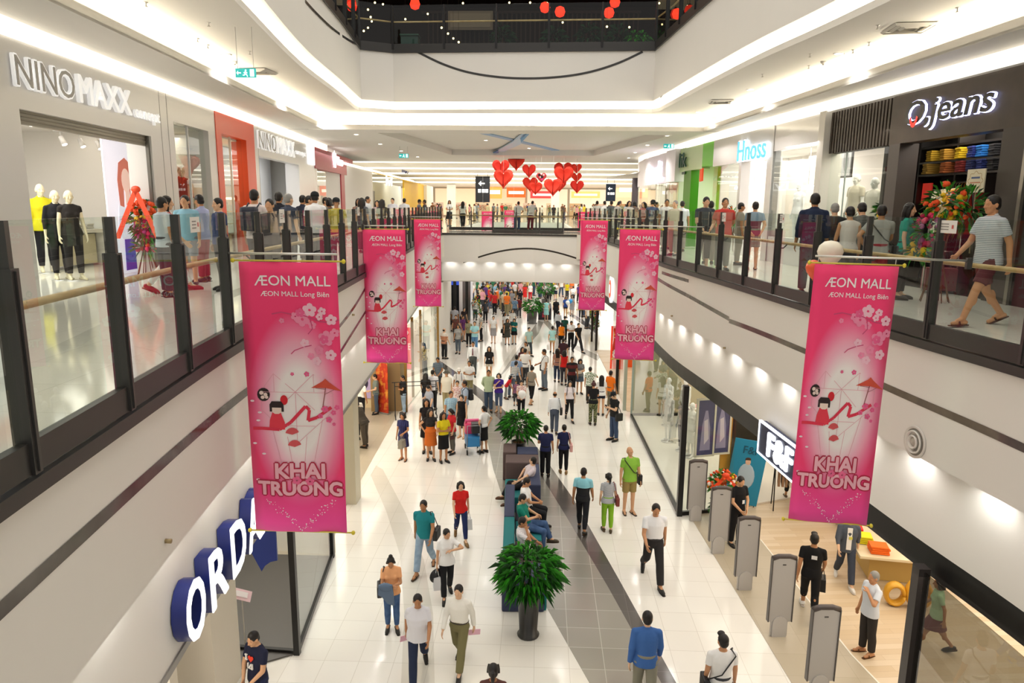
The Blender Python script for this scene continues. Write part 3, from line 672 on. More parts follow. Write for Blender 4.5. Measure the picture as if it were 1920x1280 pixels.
# paper hearts
HR = mat('#f23a22', .75); HR2 = mat('#e8301f', .75)
def heart_outline(w, cut=None):
    P = []
    for k in range(28):
        t = 2*PI*k/28; x = 16*math.sin(t)**3; y = 13*math.cos(t)-5*math.cos(2*t)-2*math.cos(3*t)-math.cos(4*t)
        P.append((x/32*w, y/32*w*1.06))
    if cut is not None: P = [(x, min(y, cut)) for x, y in P]
    return P
def heart(px, py, pw, Y, lb, cut=None, m=HR, deco=False, top=None):
    top = top or (10.2 if Y > 37.2 else 10.475); c = aty(px, py, Y); w = (aty(px+pw/2, py, Y)-aty(px-pw/2, py, Y)).x
    t = empty('paper_heart', c, random.uniform(-.25, .25), lb, 'heart decoration', 'red paper hearts over the bridge')
    P = heart_outline(w, None if cut is None else cut*w); mb = MB(); n = len(P); d = .05*w
    ring = [mb.b.verts.new((x, 0, z)) for x, z in P]
    mid = [mb.b.verts.new((x*.72, -d*2.2*(1 if abs(x) > .02*w else .1), z*.72)) for x, z in P]; mid2 = [mb.b.verts.new((x*.72, d*2.2*(1 if abs(x) > .02*w else .1), z*.72)) for x, z in P]
    f, b = mb.b.verts.new((0, -.02*w, 0)), mb.b.verts.new((0, .02*w, 0))
    for i in range(n):
        j = (i+1) % n
        mb.b.faces.new((ring[i], ring[j], mid[j], mid[i])); mb.b.faces.new((mid[i], mid[j], f)); mb.b.faces.new((ring[j], ring[i], mid2[i], mid2[j])); mb.b.faces.new((mid2[j], mid2[i], b))
    mb.obj('paper_body', m, t)
    MB().box((0, -.07*w, -.18*w), (.012*w, .05*w, .42*w)).obj('centre_fold', mat('#9e1712', .8), t)
    MB().tube([(0, 0, max(z for x, z in P)*.55), (0, 0, top-c.z)], .006, 4).obj('string', mat('#e8e4dc', .6), t)
    if deco:
        for k, (x, z, r, cc) in enumerate(((-.22, .2, .12, '#241a1a'), (.02, .02, .14, '#241a1a'), (.2, .2, .1, '#f2d8d8'), (.05, -.22, .12, '#e8458a'), (-.12, .0, .08, '#f4e6e0'))):
            MB().ball((x*w, -.13*w, z*w), (r*w, .02*w, r*w), 10, 6).obj('flower_badge', mat(cc, .7), t)
H = [(939, 313, 33, 38, 'upper left, behind another'), (944, 333, 38, 37, 'front of the left pair, large'), (968, 303, 32, 40, 'touching the ceiling edge, second column', .16), (992, 319, 27, 39, 'third column, upper'), (994, 344, 29, 39.5, 'third column, lower left'), (1004, 352, 26, 38.5, 'third column, lowest'),
     (1056, 319, 36, 40, 'right cluster, upper'), (1057, 327, 37, 38.2, 'right cluster, large front'), (1037, 349, 36, 37.4, 'lowest of the middle, large'), (1049, 346, 26, 40.5, 'right cluster, half hidden behind'), (1081, 315, 20, 40, 'right column, topmost'), (1081, 332, 20, 40.3, 'right column, middle'), (1082, 349, 26, 39, 'right column, lowest')]
for i, h in enumerate(H): heart(h[0], h[1], h[2], h[3], 'red folded paper heart, '+h[4], h[5] if len(h) > 5 else None, HR if i % 3 else HR2)
heart(1015, 332, 20, 38, 'small heart with dark flower badges among the red hearts', None, mat('#cf3a3c', .7), True)
# crossed sky-lit slots in the ceiling recess, their blue light put into strip colours
t = empty('ceiling_cross', atz(968, 266, 10.44), 0, 'crossed pale blue strips standing for sky-lit slots in the bridge ceiling', 'ceiling light slot')
BLU = mat('#8fb6dd', .45); BLU2 = mat('#4f93c9', .45)
def rel(px, py, z): return atz(px, py, z)-t.location
for nm, pts, m in (('long_strip', [(880, 246, 10.45), (893, 245, 10.45), (1086, 291, 10.45), (1072, 291, 10.45)], BLU), ('short_strip', [(986, 246, 10.38), (997, 246, 10.38), (975, 271, 10.38), (935, 289, 10.38), (921, 289, 10.38), (960, 267, 10.38)], mat('#bcd6ee', .4)),
                   ('strip_flank', [(993, 246, 10.3), (997, 246, 10.3), (977, 268, 10.3), (976, 262, 10.3)], BLU2), ('strip_tip', [(934, 283, 10.3), (935, 289, 10.3), (920, 289, 10.3)], mat('#1f6ea8', .45))):
    MB().extr([rel(*q) for q in pts], (0, 0, .05)).obj(nm, m, t)
# fascia details
p = min((aty(1716, 828, 6+.02*k) for k in range(300)), key=lambda q: abs(q.x-xat(KR, q.y)))
kx = xat(KR, p.y); t = empty('air_jet', (kx-.005, p.y, p.z), 0, 'round white air outlet in the right fascia below the balustrade', 'vent')
ry = M.Rotation(-PI/2, 4, 'Y')
for nm, prof, c in (('outer_ring', [(.15, -.005), (.185, .012), (.2, .004), (.2, -.01)], '#d8d3ca'), ('dark_bowl', [(.001, .001), (.165, .002), (.165, -.004), (.001, -.004)], '#7d776c'), ('middle_ring', [(.118, .01), (.128, .03), (.138, .03), (.142, .01)], '#e4e0d6'), ('inner_ring', [(.06, .012), (.07, .04), (.08, .04), (.084, .012)], '#e4e0d6'), ('nozzle', [(.001, .03), (.045, .025), (.05, .005), (.001, .004)], '#b8b2a6')):
    mb = MB().lathe(prof, 28); mb.b.transform(M.Rotation(.12, 4, 'Z') @ ry); mb.obj(nm, mat(c, .45), t)
for px, py, K, lb in ((314, 1014, KL, 'small brass fixing stud on the left fascia'), (1360, 652, KR, 'small metal fixing stud on the right fascia, below the inlay'), (1262, 592, KR, 'small far fixing stud on the right fascia'), (660, 590, KL, 'small far fixing stud on the left fascia')):
    bst = None
    for y in [2+.1*k for k in range(300)]:
        q = aty(px, py, y); e = abs(q.x-xat(K, y))
        if bst is None or e < bst[0]: bst = (e, q)
    q = bst[1]; sg = 1 if K is KL else -1
    MB().tube([(xat(K, q.y)-sg*.01, q.y, q.z), (xat(K, q.y)+sg*.05, q.y, q.z)], .02, 8).obj('fixing_stud', mat('#a5926c', .4, .6), label=lb, cat='stud', group='fixing studs on the fascias')
# inlaid curves in the third floor fascias
def inl(name, Kf, pts):
    P = [onU(Kf, *q) for q in pts]; P = cr([(p.x, p.y, p.z) for p in P], 6); mb = MB(); h = V((0, 0, .03))
    for a, b in zip(P, P[1:]):
        d = V((b.x-a.x, b.y-a.y, 0)); n = V((d.y, -d.x, 0)).normalized()*.006 if d.length > 1e-4 else V((0, -.006, 0))
        w = (b-a).normalized().cross(n.normalized())*.035; mb.face([a-w+n, b-w+n, b+w+n, a+w+n])
    struct(name, mb, mat('#3c3a38', .2))
def onU(Kf, px, py):
    return min((aty(px, py, 8+.02*k) for k in range(850)), key=lambda q: abs(q.x-Kf(q.y)))
fu = lambda px, py: min((aty(px, py, 23+.004*k) for k in range(400)), key=lambda q: abs(q.y-(24.12-.0442*(q.x+4.88))))
_P = onU
def onU(Kf, px, py): return fu(px, py) if Kf is None else _P(Kf, px, py)
inl('trim_50', None, [(782, 97), (830, 120), (880, 136), (940, 145), (1000, 147), (1060, 143), (1110, 134), (1160, 118), (1205, 97)])
URA = UR[::-1]
inl('trim_51', lambda y: xat(UL, y), [(572, 2), (595, 27), (625, 55), (655, 76), (677, 86)]); inl('trim_52', lambda y: xat(URA, y), [(1455, 2), (1400, 38), (1350, 76), (1300, 118), (1260, 156), (1238, 182)])
# ================================================================== TOP FLOOR RESTAURANT
DK = mat('#241a15', .8); DK2 = mat('#382821', .7)  # black-brown surfaces hold the dimness of the restaurant in their colour
slats = MB().box((-.7, 33.1, 14.3), (22, .2, 3.8)); struct('wall_far', slats, DK)
struct('ceiling', MB().box((-.7, 29.5, 16.2), (24, 11, .1)), DK)
struct('floor', MB().box((-.7, 29.2, 12.42), (24, 9.6, .03)), mat('#3a2a22', .4))
for x0 in (-12, 10.6): struct('wall_left' if x0 < 0 else 'wall_right', MB().box((x0, 29, 14.3), (.2, 9, 3.8)), DK)
w = empty('slat_screen', (-.6, 32.5, 12.43), 0, 'dark brown vertical slat screen at the back of the top floor restaurant', 'screen')
for k in range(46): MB().box((-4.4+k*.2, 0, 1.7), (.06, .08, 3.4)).obj('slat', DK2, w)
for k, z in enumerate((.1, 3.4)): MB().box((0, 0, z), (9.4, .1, .1)).obj('rail', DK2, w)
LRED = mat('#e8301c', .5, 0, 2.2)
for px, py, s_ in ((778, 8, 'left end of the restaurant'), (660, 12, 'far left behind the dark balustrade'), (1022, 14, 'above the middle of the restaurant'), (1050, 22, 'right of the middle, hanging lower'), (1153, 4, 'right half of the restaurant'), (1142, 24, 'right half, hanging below another'), (1270, 26, 'behind the right corner post')):
    c = aty(px, py, 30.5); t = empty('lantern', c, 0, 'glowing red paper lantern, '+s_, 'lantern', 'red lanterns on the top floor')
    MB().lathe([(.05, -.2), (.16, -.15), (.21, 0), (.16, .15), (.05, .2)], 12).obj('shade', LRED, t); MB().lathe([(.06, .2), (.06, .24)], 8).obj('cap', BLACK, t); MB().tube([(0, 0, .24), (0, 0, 16.15-c.z)], .008, 4).obj('cord', BLACK, t)
WARM = mat('#ffdf9a', .5, 0, 7)
pts = [(690, 18), (703, 5), (718, 8), (695, 32), (697, 40), (690, 52), (682, 58), (760, 36), (802, 26), (828, 52), (840, 63), (850, 72), (860, 79), (1236, 6), (1055, 42), (1138, 50), (1180, 51), (1250, 44), (1248, 70), (868, 6), (955, 5), (994, 5), (1026, 6)]
for i, (px, py) in enumerate(pts):
    c = aty(px, py, 29.5+(i % 3)); t = empty('pendant_bulb', c, 0, 'tiny warm pendant bulb hanging in the dark restaurant', 'lamp', 'warm pendant bulbs in the restaurant')
    MB().ball((0, 0, 0), .04, 8, 6).obj('bulb', WARM, t); MB().tube([(0, 0, .04), (0, 0, 16.15-c.z)], .006, 4).obj('cord', BLACK, t)
LEAF1 = mat('#1f4a1c', .6); LEAF2 = mat('#2f7a1e', .55); LEAF3 = mat('#3c9a22', .5)
def leaf(mb, p, d, L, w, droop=.3):
    d = V(d).normalized(); s_ = d.cross(V((0, 0, 1))); s_ = s_.normalized() if s_.length > .01 else V((1, 0, 0))
    a = V(p); m_ = a+d*L*.5+V((0, 0, .06*L)); e = a+d*L-V((0, 0, droop*L))
    v = [mb.b.verts.new(q) for q in (a, m_+s_*w, e, m_-s_*w)]
    mb.b.faces.new((v[0], v[1], v[2])).material_index = mb.mi; mb.b.faces.new((v[0], v[2], v[3])).material_index = mb.mi
def bush(rx, rz, n, L, w, rnd, cz=0, fill=.55, droop=.35):
    mb = MB()
    for k in range(n):
        th = rnd.uniform(0, 2*PI); ph = math.acos(rnd.uniform(-.75, 1)); r = rnd.uniform(fill, 1)
        d = V((math.sin(ph)*math.cos(th), math.sin(ph)*math.sin(th), math.cos(ph)))
        c = V((d.x*rx*r, d.y*rx*r, cz+d.z*rz*r)); mb.mi = rnd.randrange(3)
        dd = V((d.x+rnd.uniform(-.5, .5), d.y+rnd.uniform(-.5, .5), d.z*.4+rnd.uniform(-.3, .3)))
        leaf(mb, c, dd, L*rnd.uniform(.7, 1.2), w, droop)
    return mb
def potted(loc, lb, h=.6, rp=.22, potc='#2c2a28', rx=.5, rz=.5, n=300, L=.22, w=.03, seed=1, greens=None, name='potted_plant', trunk=.35, grp=None):
    t = empty(name, loc, 0, lb, 'plant', grp); rnd = random.Random(seed)
    MB().lathe([(rp*.98, .0), (rp*1.02, .03), (rp*.8, .05), (rp*1.0, h*.95), (rp*1.06, h), (rp*.94, h), (rp*.92, h-.06), (.01, h-.06)], 20).obj('pot', mat(potc, .3), t)
    MB().lathe([(.01, h-.05), (rp*.92, h-.05)], 16, cap=False).obj('soil', mat('#6b4526', .9), t)
    mb = MB()
    for k in range(5):
        a = k*1.3; mb.tube([(.05*math.cos(a), .05*math.sin(a), h-.06), (.08*math.cos(a+.5), .08*math.sin(a+.5), h+trunk*.6), (rx*.4*math.cos(a), rx*.4*math.sin(a), h+trunk+rz*.6)], [.016, .013, .008], 6)
    mb.obj('stem', mat('#5a4a2e', .8), t)
    o = bush(rx, rz, n, L, w, rnd, h+trunk+rz*.55).obj('foliage', greens or [LEAF1, LEAF2, LEAF3], t)
    return t
DKG = [mat('#16301a', .7), mat('#1e4222', .7), mat('#24502a', .7)]
for i, (px, py, s_) in enumerate(((940, 88, 'middle'), (1040, 86, 'right of the white benches'), (1105, 86, 'large, second from right'), (1160, 88, 'beside the white cloth'))):
    p = aty(px, py, 26.5); potted((p.x, p.y+.25*(i % 2), 12.44), 'dark leafy potted plant in the dim restaurant, '+s_, .35, .15, '#1c1a18', .34, .5, 130, .3, .05, i, DKG, grp='restaurant plants')
for px, s_ in ((1190, 'left'), (1205, 'right')):
    p = aty(px, 88, 25); potted((p.x, p.y, 12.44), 'small plant in a red orange pot, '+s_+' of the restaurant pair', .3, .13, '#c8401f', .2, .15, 60, .2, .035, 9, grp='red potted plants')
p = aty(770, 82, 26); t = empty('waste_bin', (p.x, p.y, 12.44), 0, 'dark green wheeled bin behind the top floor balustrade', 'bin')
MB().prism([(-.3, -.25), (.3, -.25), (.3, .25), (-.3, .25)], .06, .95).obj('body', mat('#12382a', .5), t); MB().box((0, -.02, .98), (.66, .58, .06), bev=.02).obj('lid', mat('#17452f', .5), t)
for s_ in (-1, 1): MB().tube([(s_*.24, .2, .07), (s_*.3, .2, .07)], .07, 10).obj('wheel', BLACK, t)
for px, s_ in ((995, 'left'), (1062, 'right')):
    p = aty(px, 86, 26.3); t = empty('low_table', (p.x, p.y, 12.44), 0, 'low pale bench behind the top floor balustrade, '+s_+' of two', 'bench', 'pale benches on the top floor')
    MB().box((0, 0, .42), (.75, .3, .04)).obj('top', mat('#a9a79c', .5), t)
    for s2 in (-1, 1): MB().box((s2*.33, 0, .2), (.03, .26, .4)).obj('leg', mat('#8d8b82', .5), t)
p = aty(1135, 82, 28.5); t = empty('banquet_table', (p.x, p.y, 12.44), 0, 'white cloth covered table in the right of the restaurant', 'table')
MB().box((0, 0, .72), (1.0, .7, .05)).obj('top', mat('#d6d0c6', .6), t); MB().prism([(-.5, -.35), (.5, -.35), (.5, .35), (-.5, .35)], .02, .7).obj('cloth', mat('#c9c2b8', .8), t)
p = aty(878, 28, 31); t = empty('wall_panel', p, 0, 'pale grey sign panel on the restaurant slat screen', 'panel'); MB().box((0, .9, 0), (1.9, .05, .75)).obj('board', mat('#8d867b', .6), t); MB().box((0, .86, 0), (1.7, .02, .55)).obj('face', mat('#a39c90', .6), t)
area('restaurant_lamp', (-.7, 29.5, 15.9), 10, 5, 40, (1, .75, .45))
# ================================================================== UPPER SHOPS
class Wall:
    def __init__(s, a, sl, side): s.a, s.s, s.side = a, sl, side; s.d = V((sl, 1, 0)).normalized(); s.n = V((1, -sl, 0)).normalized()*(1 if side < 0 else -1)   # n: into the corridor
    def y(s, px, py): return onwall(px, py, s.a, s.s).y
    def z(s, px, py): return onwall(px, py, s.a, s.s).z
    def pt(s, y, w=0, z=0): p = V((s.a+s.s*y, y, 0))-s.n*w; return V((p.x, p.y, z))       # w > 0: into the shop
    def box(s, mb, y0, y1, w0, w1, z0, z1):
        P = [s.pt(y0, w0), s.pt(y1, w0), s.pt(y1, w1), s.pt(y0, w1)]; return mb.prism([(p.x, p.y) for p in P], z0, z1)
    def right(s): return s.d if s.side < 0 else -s.d
    def mw(s, y, w, z): return frame_mat(s.pt(y, w, z), s.right(), (0, 0, 1))
WL = Wall(AL, SL, -1); WR = Wall(AR, SR, 1)
def fit_text(name, txt, m, mw, w, h, depth=.03, parent=None, offset=0, z=0, shear=0, cx=0, cy=0):
    me = text_mesh(txt, 1, depth=0, shear=shear, offset=0)
    xs = [v.co.x for v in me.vertices]; ys = [v.co.y for v in me.vertices]; w0, h0 = max(xs)-min(xs), max(ys)-min(ys)
    bpy.data.meshes.remove(me)
    me = text_mesh(txt, 1, depth=1, shear=shear, offset=offset*h0/h)
    x0, y0 = (max(xs)+min(xs))/2, (max(ys)+min(ys))/2
    me.transform(M.Translation((cx, cy, z)) @ M.Diagonal((w/w0, h/h0, depth, 1)) @ M.Translation((-x0, -y0, .5)))
    me.materials.clear(); me.materials.append(m); o = link(bpy.data.objects.new(name, me))
    if parent: o.parent = parent
    elif mw is not None: o.matrix_world = mw
    return o
def adopt(o, parent):
    bpy.context.view_layer.update(); o.parent = parent; o.matrix_parent_inverse = parent.matrix_world.inverted(); return o
def at(name, mw, lb, cat, grp=None):
    t = empty(name, (0, 0, 0), 0, lb, cat, grp); t.matrix_world = mw; return t
def wstruct(W, y0, y1, w0, w1, z0, z1, m, name=None): return struct(name or ('wall_left' if W.side < 0 else 'wall_right'), W.box(MB(), y0, y1, w0, w1, z0, z1), m)
ZC = 9.97; PANEL = mat('#dedbd7', .25, .0); PANEL2 = mat('#e6e3de', .3)
def poster(mw, w, h, lb, shapes, base='#f4f2f0', emit=.5, name='poster', frame=None, cat='poster', grp=None):
    t = at(name, mw, lb, cat, grp)
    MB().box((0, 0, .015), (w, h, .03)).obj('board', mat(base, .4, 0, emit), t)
    if frame: 
        mb = MB()
        for x, y, a, b in ((0, h/2, w+.06, .05), (0, -h/2, w+.06, .05), (-w/2, 0, .05, h), (w/2, 0, .05, h)): mb.box((x, y, .02), (a, b, .05))
        mb.obj('border_frame', mat(frame, .4), t)
    for k, (nm, kind, c, *a) in enumerate(shapes):
        mb = MB(); z = .032+.002*k
        if kind == 'd': disc(mb, a[0]*w, a[1]*h, a[2]*w, a[3]*h, z, 18)
        elif kind == 'p': mb.b.faces.new([mb.b.verts.new((x*w, y*h, z)) for x, y in a[0]])
        elif kind == 's':
            for x0, y0, x1, y1, ww in a[0]: seg(mb, x0*w, y0*h, x1*w, y1*h, ww, z)
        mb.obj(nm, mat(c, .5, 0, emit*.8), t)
    return t
WOMAN = [('hair_print', 'p', '#c9705a', [(-.2, -.05), (-.22, .15), (-.16, .27), (0, .31), (.13, .27), (.18, .12), (.2, -.04), (.1, -.02), (.05, .1), (-.08, .1), (-.1, -.04)]), ('face_print', 'd', '#f3cdbb', -.01, .15, .11, .085), ('neck_print', 'p', '#f0c8b5', [(-.05, .08), (.05, .08), (.06, -.02), (-.06, -.02)]),
         ('top_print', 'p', '#e3e6ee', [(-.3, -.22), (-.24, -.02), (0, -.05), (.22, -.02), (.27, -.22), (.18, -.26), (-.2, -.26)]), ('skirt_print', 'p', '#27349c', [(-.18, -.26), (.16, -.26), (.2, -.48), (-.2, -.48)])]
def bars(n, w, h, rnd, z0=0): return [(-.5+i/n, -.5*rnd.uniform(.6, 1), -.5+i/n, .5*rnd.uniform(.5, 1), w*.5/n) for i in range(n)]
def glow_sign(mw, w, h, lb, txt, m, depth=.05, name='shop_sign', back=None):
    t = at(name, mw, lb, 'sign')
    if back: MB().box((0, 0, -.03), (w*1.15, h*1.3, .05)).obj('backing_panel', back, t)
    fit_text('lettering', txt, m, None, w, h, depth, t)
    return t
# ---- left side, first shop (wide opening)
yo0, yo1 = WL.y(36, 205), WL.y(283, 255)
yw0, yw1, yp0, yp1 = WL.y(325, 228), WL.y(390, 243), WL.y(401, 208), WL.y(474, 236)
yd0, yd1 = WL.y(414, 250), WL.y(460, 262)
y20, y21 = WL.y(485, 293), WL.y(560, 307); yr0, yr1 = WL.y(588, 268), WL.y(660, 290)
zw1 = WL.z(325, 228); ORG = mat('#dd4a20', .35)
wstruct(WL, -3, yo0, 0, .25, 9.0, ZC, PANEL); wstruct(WL, yo0, yo1, 0, .25, 9.0, ZC, PANEL); wstruct(WL, yo1, yp0, 0, .25, zw1, ZC, PANEL)
wstruct(WL, yo0-.75, yo0, 0, .5, Z1, 9.0, PANEL); wstruct(WL, -3, yo0-2.6, 0, .3, Z1, 9.0, PANEL)
wstruct(WL, yo1, yw0, 0, .5, Z1, zw1, PANEL); wstruct(WL, yw1, yp0, 0, .5, Z1, zw1, PANEL); wstruct(WL, yw0, yw1, 0, .3, Z1, 6.75, mat('#8e8a84', .4))
wstruct(WL, yp0, yd0, -.02, .4, Z1, ZC, ORG); wstruct(WL, yd1, yp1, -.02, .4, Z1, ZC, ORG); wstruct(WL, yd0, yd1, -.02, .4, WL.z(414, 250), ZC, ORG)
wstruct(WL, yp1, y20, 0, .5, Z1, ZC, PANEL); wstruct(WL, y20, y21, 0, .25, 9.1, ZC, PANEL); wstruct(WL, y21, yr0, 0, .5, Z1, ZC, PANEL)
for k, y in enumerate((yo1+.5, yw0-.3, yp1+.4)): wstruct(WL, y, y+.012, -.004, .0, Z1, ZC, mat('#8f8c87', .5), 'trim_%d' % (20+k))
for nm, a, b, z0, z1 in (('window_1', yw0, yw1, 6.75, zw1), ('window_2', yd0, yd1, Z1, WL.z(414, 250))):
    o = WL.box(MB(), a, b, .12, .135, z0, z1).obj(nm, SHOPGLASS, kind='structure')
    WL.box(MB(), (a+b)/2-.02, (a+b)/2+.02, .1, .15, z0, z1).obj('window_mullion', PANEL, o)
struct('ceiling', WL.box(MB(), -3, 46, .25, 9, 9.4, 9.45), CEIL)
for y in (yo0-1.2, yw1+.6, yd1+2.5, y21+1.5): wstruct(WL, y, y+.12, .5, 8, Z1, 9.4, WHITE)
sh = at('roller_shutter', WL.mw((yo0+yo1)/2, .12, 8.9), 'rolled up grey metal shutter above the first left clothing shop opening', 'shutter')
for k in range(4): MB().tube([(-(yo1-yo0)/2, .1-.055*k, 0), ((yo1-yo0)/2, .1-.055*k, 0)], .035, 8).obj('slat', mat('#a39d90', .45, .3), sh)
for s_ in (-1, 1): MB().box((s_*((yo1-yo0)/2-.03), -1.25, .05), (.05, 2.9, .06)).obj('guide_rail', mat('#6d6962', .4, .5), sh)
for k, (px, py) in enumerate(((42, 221), (167, 244))):
    p = onwall(px, py, AL-.6, SL); t = empty('square_lamp', (p.x, p.y, 9.39), -.09, 'bright square ceiling lamp just inside the first left shop, '+('left' if k == 0 else 'right'), 'ceiling light', 'shop ceiling lamps'); MB().box((0, 0, 0), (.35, .35, .02)).obj('lens', LAMP, t); MB().box((0, 0, .01), (.42, .42, .015)).obj('rim', mat('#eeeeee', .4), t)
# sign lettering
def nino(y0, y1, ztop0, zbot0, ztop1, zbot1, frac, lb, yc0, yc1, zc0, zc1):
    h = ((ztop0-zbot0)+(ztop1-zbot1))/2; w = (y1-y0)/WL.d.y; zc = (ztop0+zbot0+ztop1+zbot1)/4
    t = at('shop_sign', WL.mw((y0+y1)/2, -.02, zc), lb, 'sign')
    wn = w*.44; wm = w*.52; g = mat('#aaa6a1', .4); wh = mat('#ffffff', .35, 0, .35)
    fit_text('outline_lettering', 'NINO', wh, None, wn, h, .05, t, .024, cx=-w/2+wn/2)
    fit_text('inset_lettering', 'NINO', g, None, wn, h, .058, t, 0, cx=-w/2+wn/2)
    fit_text('solid_lettering', 'MAXX', wh, None, wm, h, .06, t, .016, cx=w/2-wm/2)
    wc = (yc1-yc0)/WL.d.y
    fit_text('small_lettering', 'concept', wh, None, wc, zc0-zc1, .05, t, .004, cx=(yc0+yc1)/2-(y0+y1)/2, cy=(zc0+zc1)/2-zc)
    return t
q = lambda x, y: onwall(x, y, AL, SL)
nino(q(16, 100).y, q(236, 175).y, q(16, 100).z, q(24, 162).z, q(236, 172).z, q(236, 212).z, .5, 'large white raised NINOMAXX concept lettering above the first left shop', q(248, 215).y, q(294, 222).y, q(262, 206).z, q(262, 229).z)
nino(q(480, 247).y, q(548, 266).y, q(481, 247).z, q(484, 281).z, q(548, 265).z, q(548, 291).z, .5, 'smaller white NINOMAXX concept lettering above the second shop, past the orange frame', q(552, 287).y, q(570, 291).y, q(556, 282).z, q(556, 292).z)
# lightbox on the far left and strip sign
poster(WL.mw(yo0-1.65, -.02, 7.7), 1.6, 2.9, 'tall pale blue lightbox advert left of the first clothing shop', [('red_tag_print', 'p', '#e2574a', [(.1, -.02), (.5, -.02), (.5, .1), (.1, .1)]), ('blue_haze_print', 'p', '#a9cfe0', [(-.5, .2), (.3, .3), (.5, .48), (-.5, .5)]), ('dark_bird_print', 'p', '#3e5a78', [(.2, -.2), (.38, -.16), (.3, -.22)])], '#dfeaf0', .35, 'advert_lightbox')
poster(WL.mw((q(575, 264).y+q(586, 264).y)/2, -.03, (q(580, 272).z+q(580, 307).z)/2), (q(586, 264).y-q(575, 264).y), .95*(q(580, 268).z-q(580, 307).z), 'narrow glowing white lightbox between second clothing shop and red shop', [], '#ffffff', 1.3, 'advert_lightbox')
# interior of the first shop
poster(WL.mw(onwall(237, 330, AL-1.0, SL).y, 1.0, 7.7), 1.75, 3.0, 'tall white fashion poster of a woman with red hair inside the first shop', WOMAN, '#eceaf2', .55)
for px, py, w, h, s_ in ((134, 321, .35, .45, 'upper'), (128, 337, .42, .36, 'lower')):
    p = onwall(px, py, AL-6.2, SL); t = at('picture_frame', frame_mat(p, WL.d, (0, 0, 1)), 'black framed picture on the shop back wall, '+s_+' of two', 'picture', 'framed pictures in the first shop')
    MB().box((0, 0, 0), (w, h, .03)).obj('frame', BLACK, t); MB().box((0, 0, .01), (w*.8, h*.8, .03)).obj('mat_board', mat('#e9e8e6', .5), t); MB().box((0, 0, .02), (w*.45, h*.45, .022)).obj('image', mat('#7d7a80', .5), t)
wstruct(WL, yo0-1, yo1+1, 6.3, 6.5, Z1, 9.4, WHITE)
tr = empty('track_light', onwall(150, 272, AL-3, SL), -.09, 'white ceiling track with three spotlights inside the first shop', 'lamp'); tr.location.z = 9.3
MB().box((0, 0, 0), (.04, 1.6, .04)).obj('track', mat('#dddddd', .4), tr)
for k in (-.6, 0, .6):
    o = MB().tube([(0, k, -.02), (0, k, -.14)], .015, 6).obj('spotlight', mat('#e8e6e2', .4), tr); MB().tube([(0, k, -.12), (.08, k, -.3)], [.05, .065], 10).obj('lamp_head', mat('#e8e6e2', .4), o); MB().tube([(.08, k, -.3), (.085, k, -.31)], .055, 10).obj('bulb', LAMP, o)
for k, (px, py) in enumerate(((94, 241), (96, 254), (78, 263), (164, 252), (159, 262))):
    p = onwall(px, py, AL-2.5-.5*(k % 3), SL); t = empty('ceiling_panel_lamp', (p.x, p.y, 9.385), -.09, 'small glowing panel lamp in the first shop ceiling', 'ceiling light', 'panel lamps in the first shop'); MB().box((0, 0, 0), (.2, .4, .02)).obj('lens', LAMP, t); MB().box((0, 0, .01), (.25, .45, .015)).obj('rim', mat('#eee', .4) if False else PANEL2, t)
sc_ = mat('#bfe6ef', .5, 0, 1.6); wstruct(WL, yo0+1.25, yo0+1.35, 3.2, 3.3, Z1, 9.3, sc_, 'trim_24'); wstruct(WL, yo0+1.0, yo0+1.3, 3.2, 3.6, Z1, 9.4, WHITE)
# garments
GARM = None
def garment_mesh(w=.44, L=.72, t=.07, sleeve=True):
    mb = MB(); P = [(-.05, .0), (.05, 0), (w*.5, -.06), (w*.62, -.34 if sleeve else -.12), (w*.5, -.36 if sleeve else -.14), (w*.42, -.2), (w*.44, -L), (-w*.44, -L), (-w*.42, -.2), (-w*.5, -.36 if sleeve else -.14), (-w*.62, -.34 if sleeve else -.12), (-w*.5, -.06)]
    mb.extr([(x, -t/2, z) for x, z in P], (0, t, 0)); mb.tube([(0, 0, 0), (0, 0, .06), (.02, 0, .09), (0, 0, .11)], .004, 5)
    return mb.mesh('garment', mat('#888888', .8))
GM = {k: garment_mesh(*v) for k, v in {'shirt': (.44, .72, .06), 'dress': (.42, 1.05, .07, False), 'coat': (.46, .85, .09), 'trouser': (.3, .95, .06, False)}.items()}
def cloth_mat(c): return mat(c, .85) if isinstance(c, str) else c
def hang(loc, rz, kind, c, lb, grp):
    o = link(bpy.data.objects.new('hanging_garment', GM[kind])); o.location = loc; o.rotation_euler = (0, 0, rz); o.material_slots[0].link = 'OBJECT'; o.material_slots[0].material = cloth_mat(c)
    return prop(o, lb, 'garment', grp)
def rack(loc, rz, L, cols, kind, lb, where, h=1.5, metal='#2b2a29', gap=.09, legs=True):
    t = empty('clothes_rack', loc, rz, lb, 'clothes rack'); m = mat(metal, .4, .5)
    MB().tube([(0, -L/2, h), (0, L/2, h)], .016, 8).obj('rail', m, t)
    if legs:
        for s_ in (-1, 1): MB().tube([(0, s_*L/2, h), (-.25, s_*L/2, .02)], .016, 6).obj('leg', m, t); MB().tube([(0, s_*L/2, h), (.25, s_*L/2, .02)], .016, 6).obj('leg', m, t)
    n = int((L-.1)/gap)
    for k in range(n):
        nm, c = cols[k*len(cols)//n]; q_ = V(loc)+M.Rotation(rz, 3, 'Z') @ V((0, -L/2+.08+k*gap, h-.105))
        hang(q_, rz+random.uniform(-.12, .12), kind, c, '%s %s hanging on the %s' % (nm, {'shirt': 'shirt', 'dress': 'dress', 'coat': 'jacket', 'trouser': 'trousers'}[kind], where), 'clothes on the '+where)
    return t
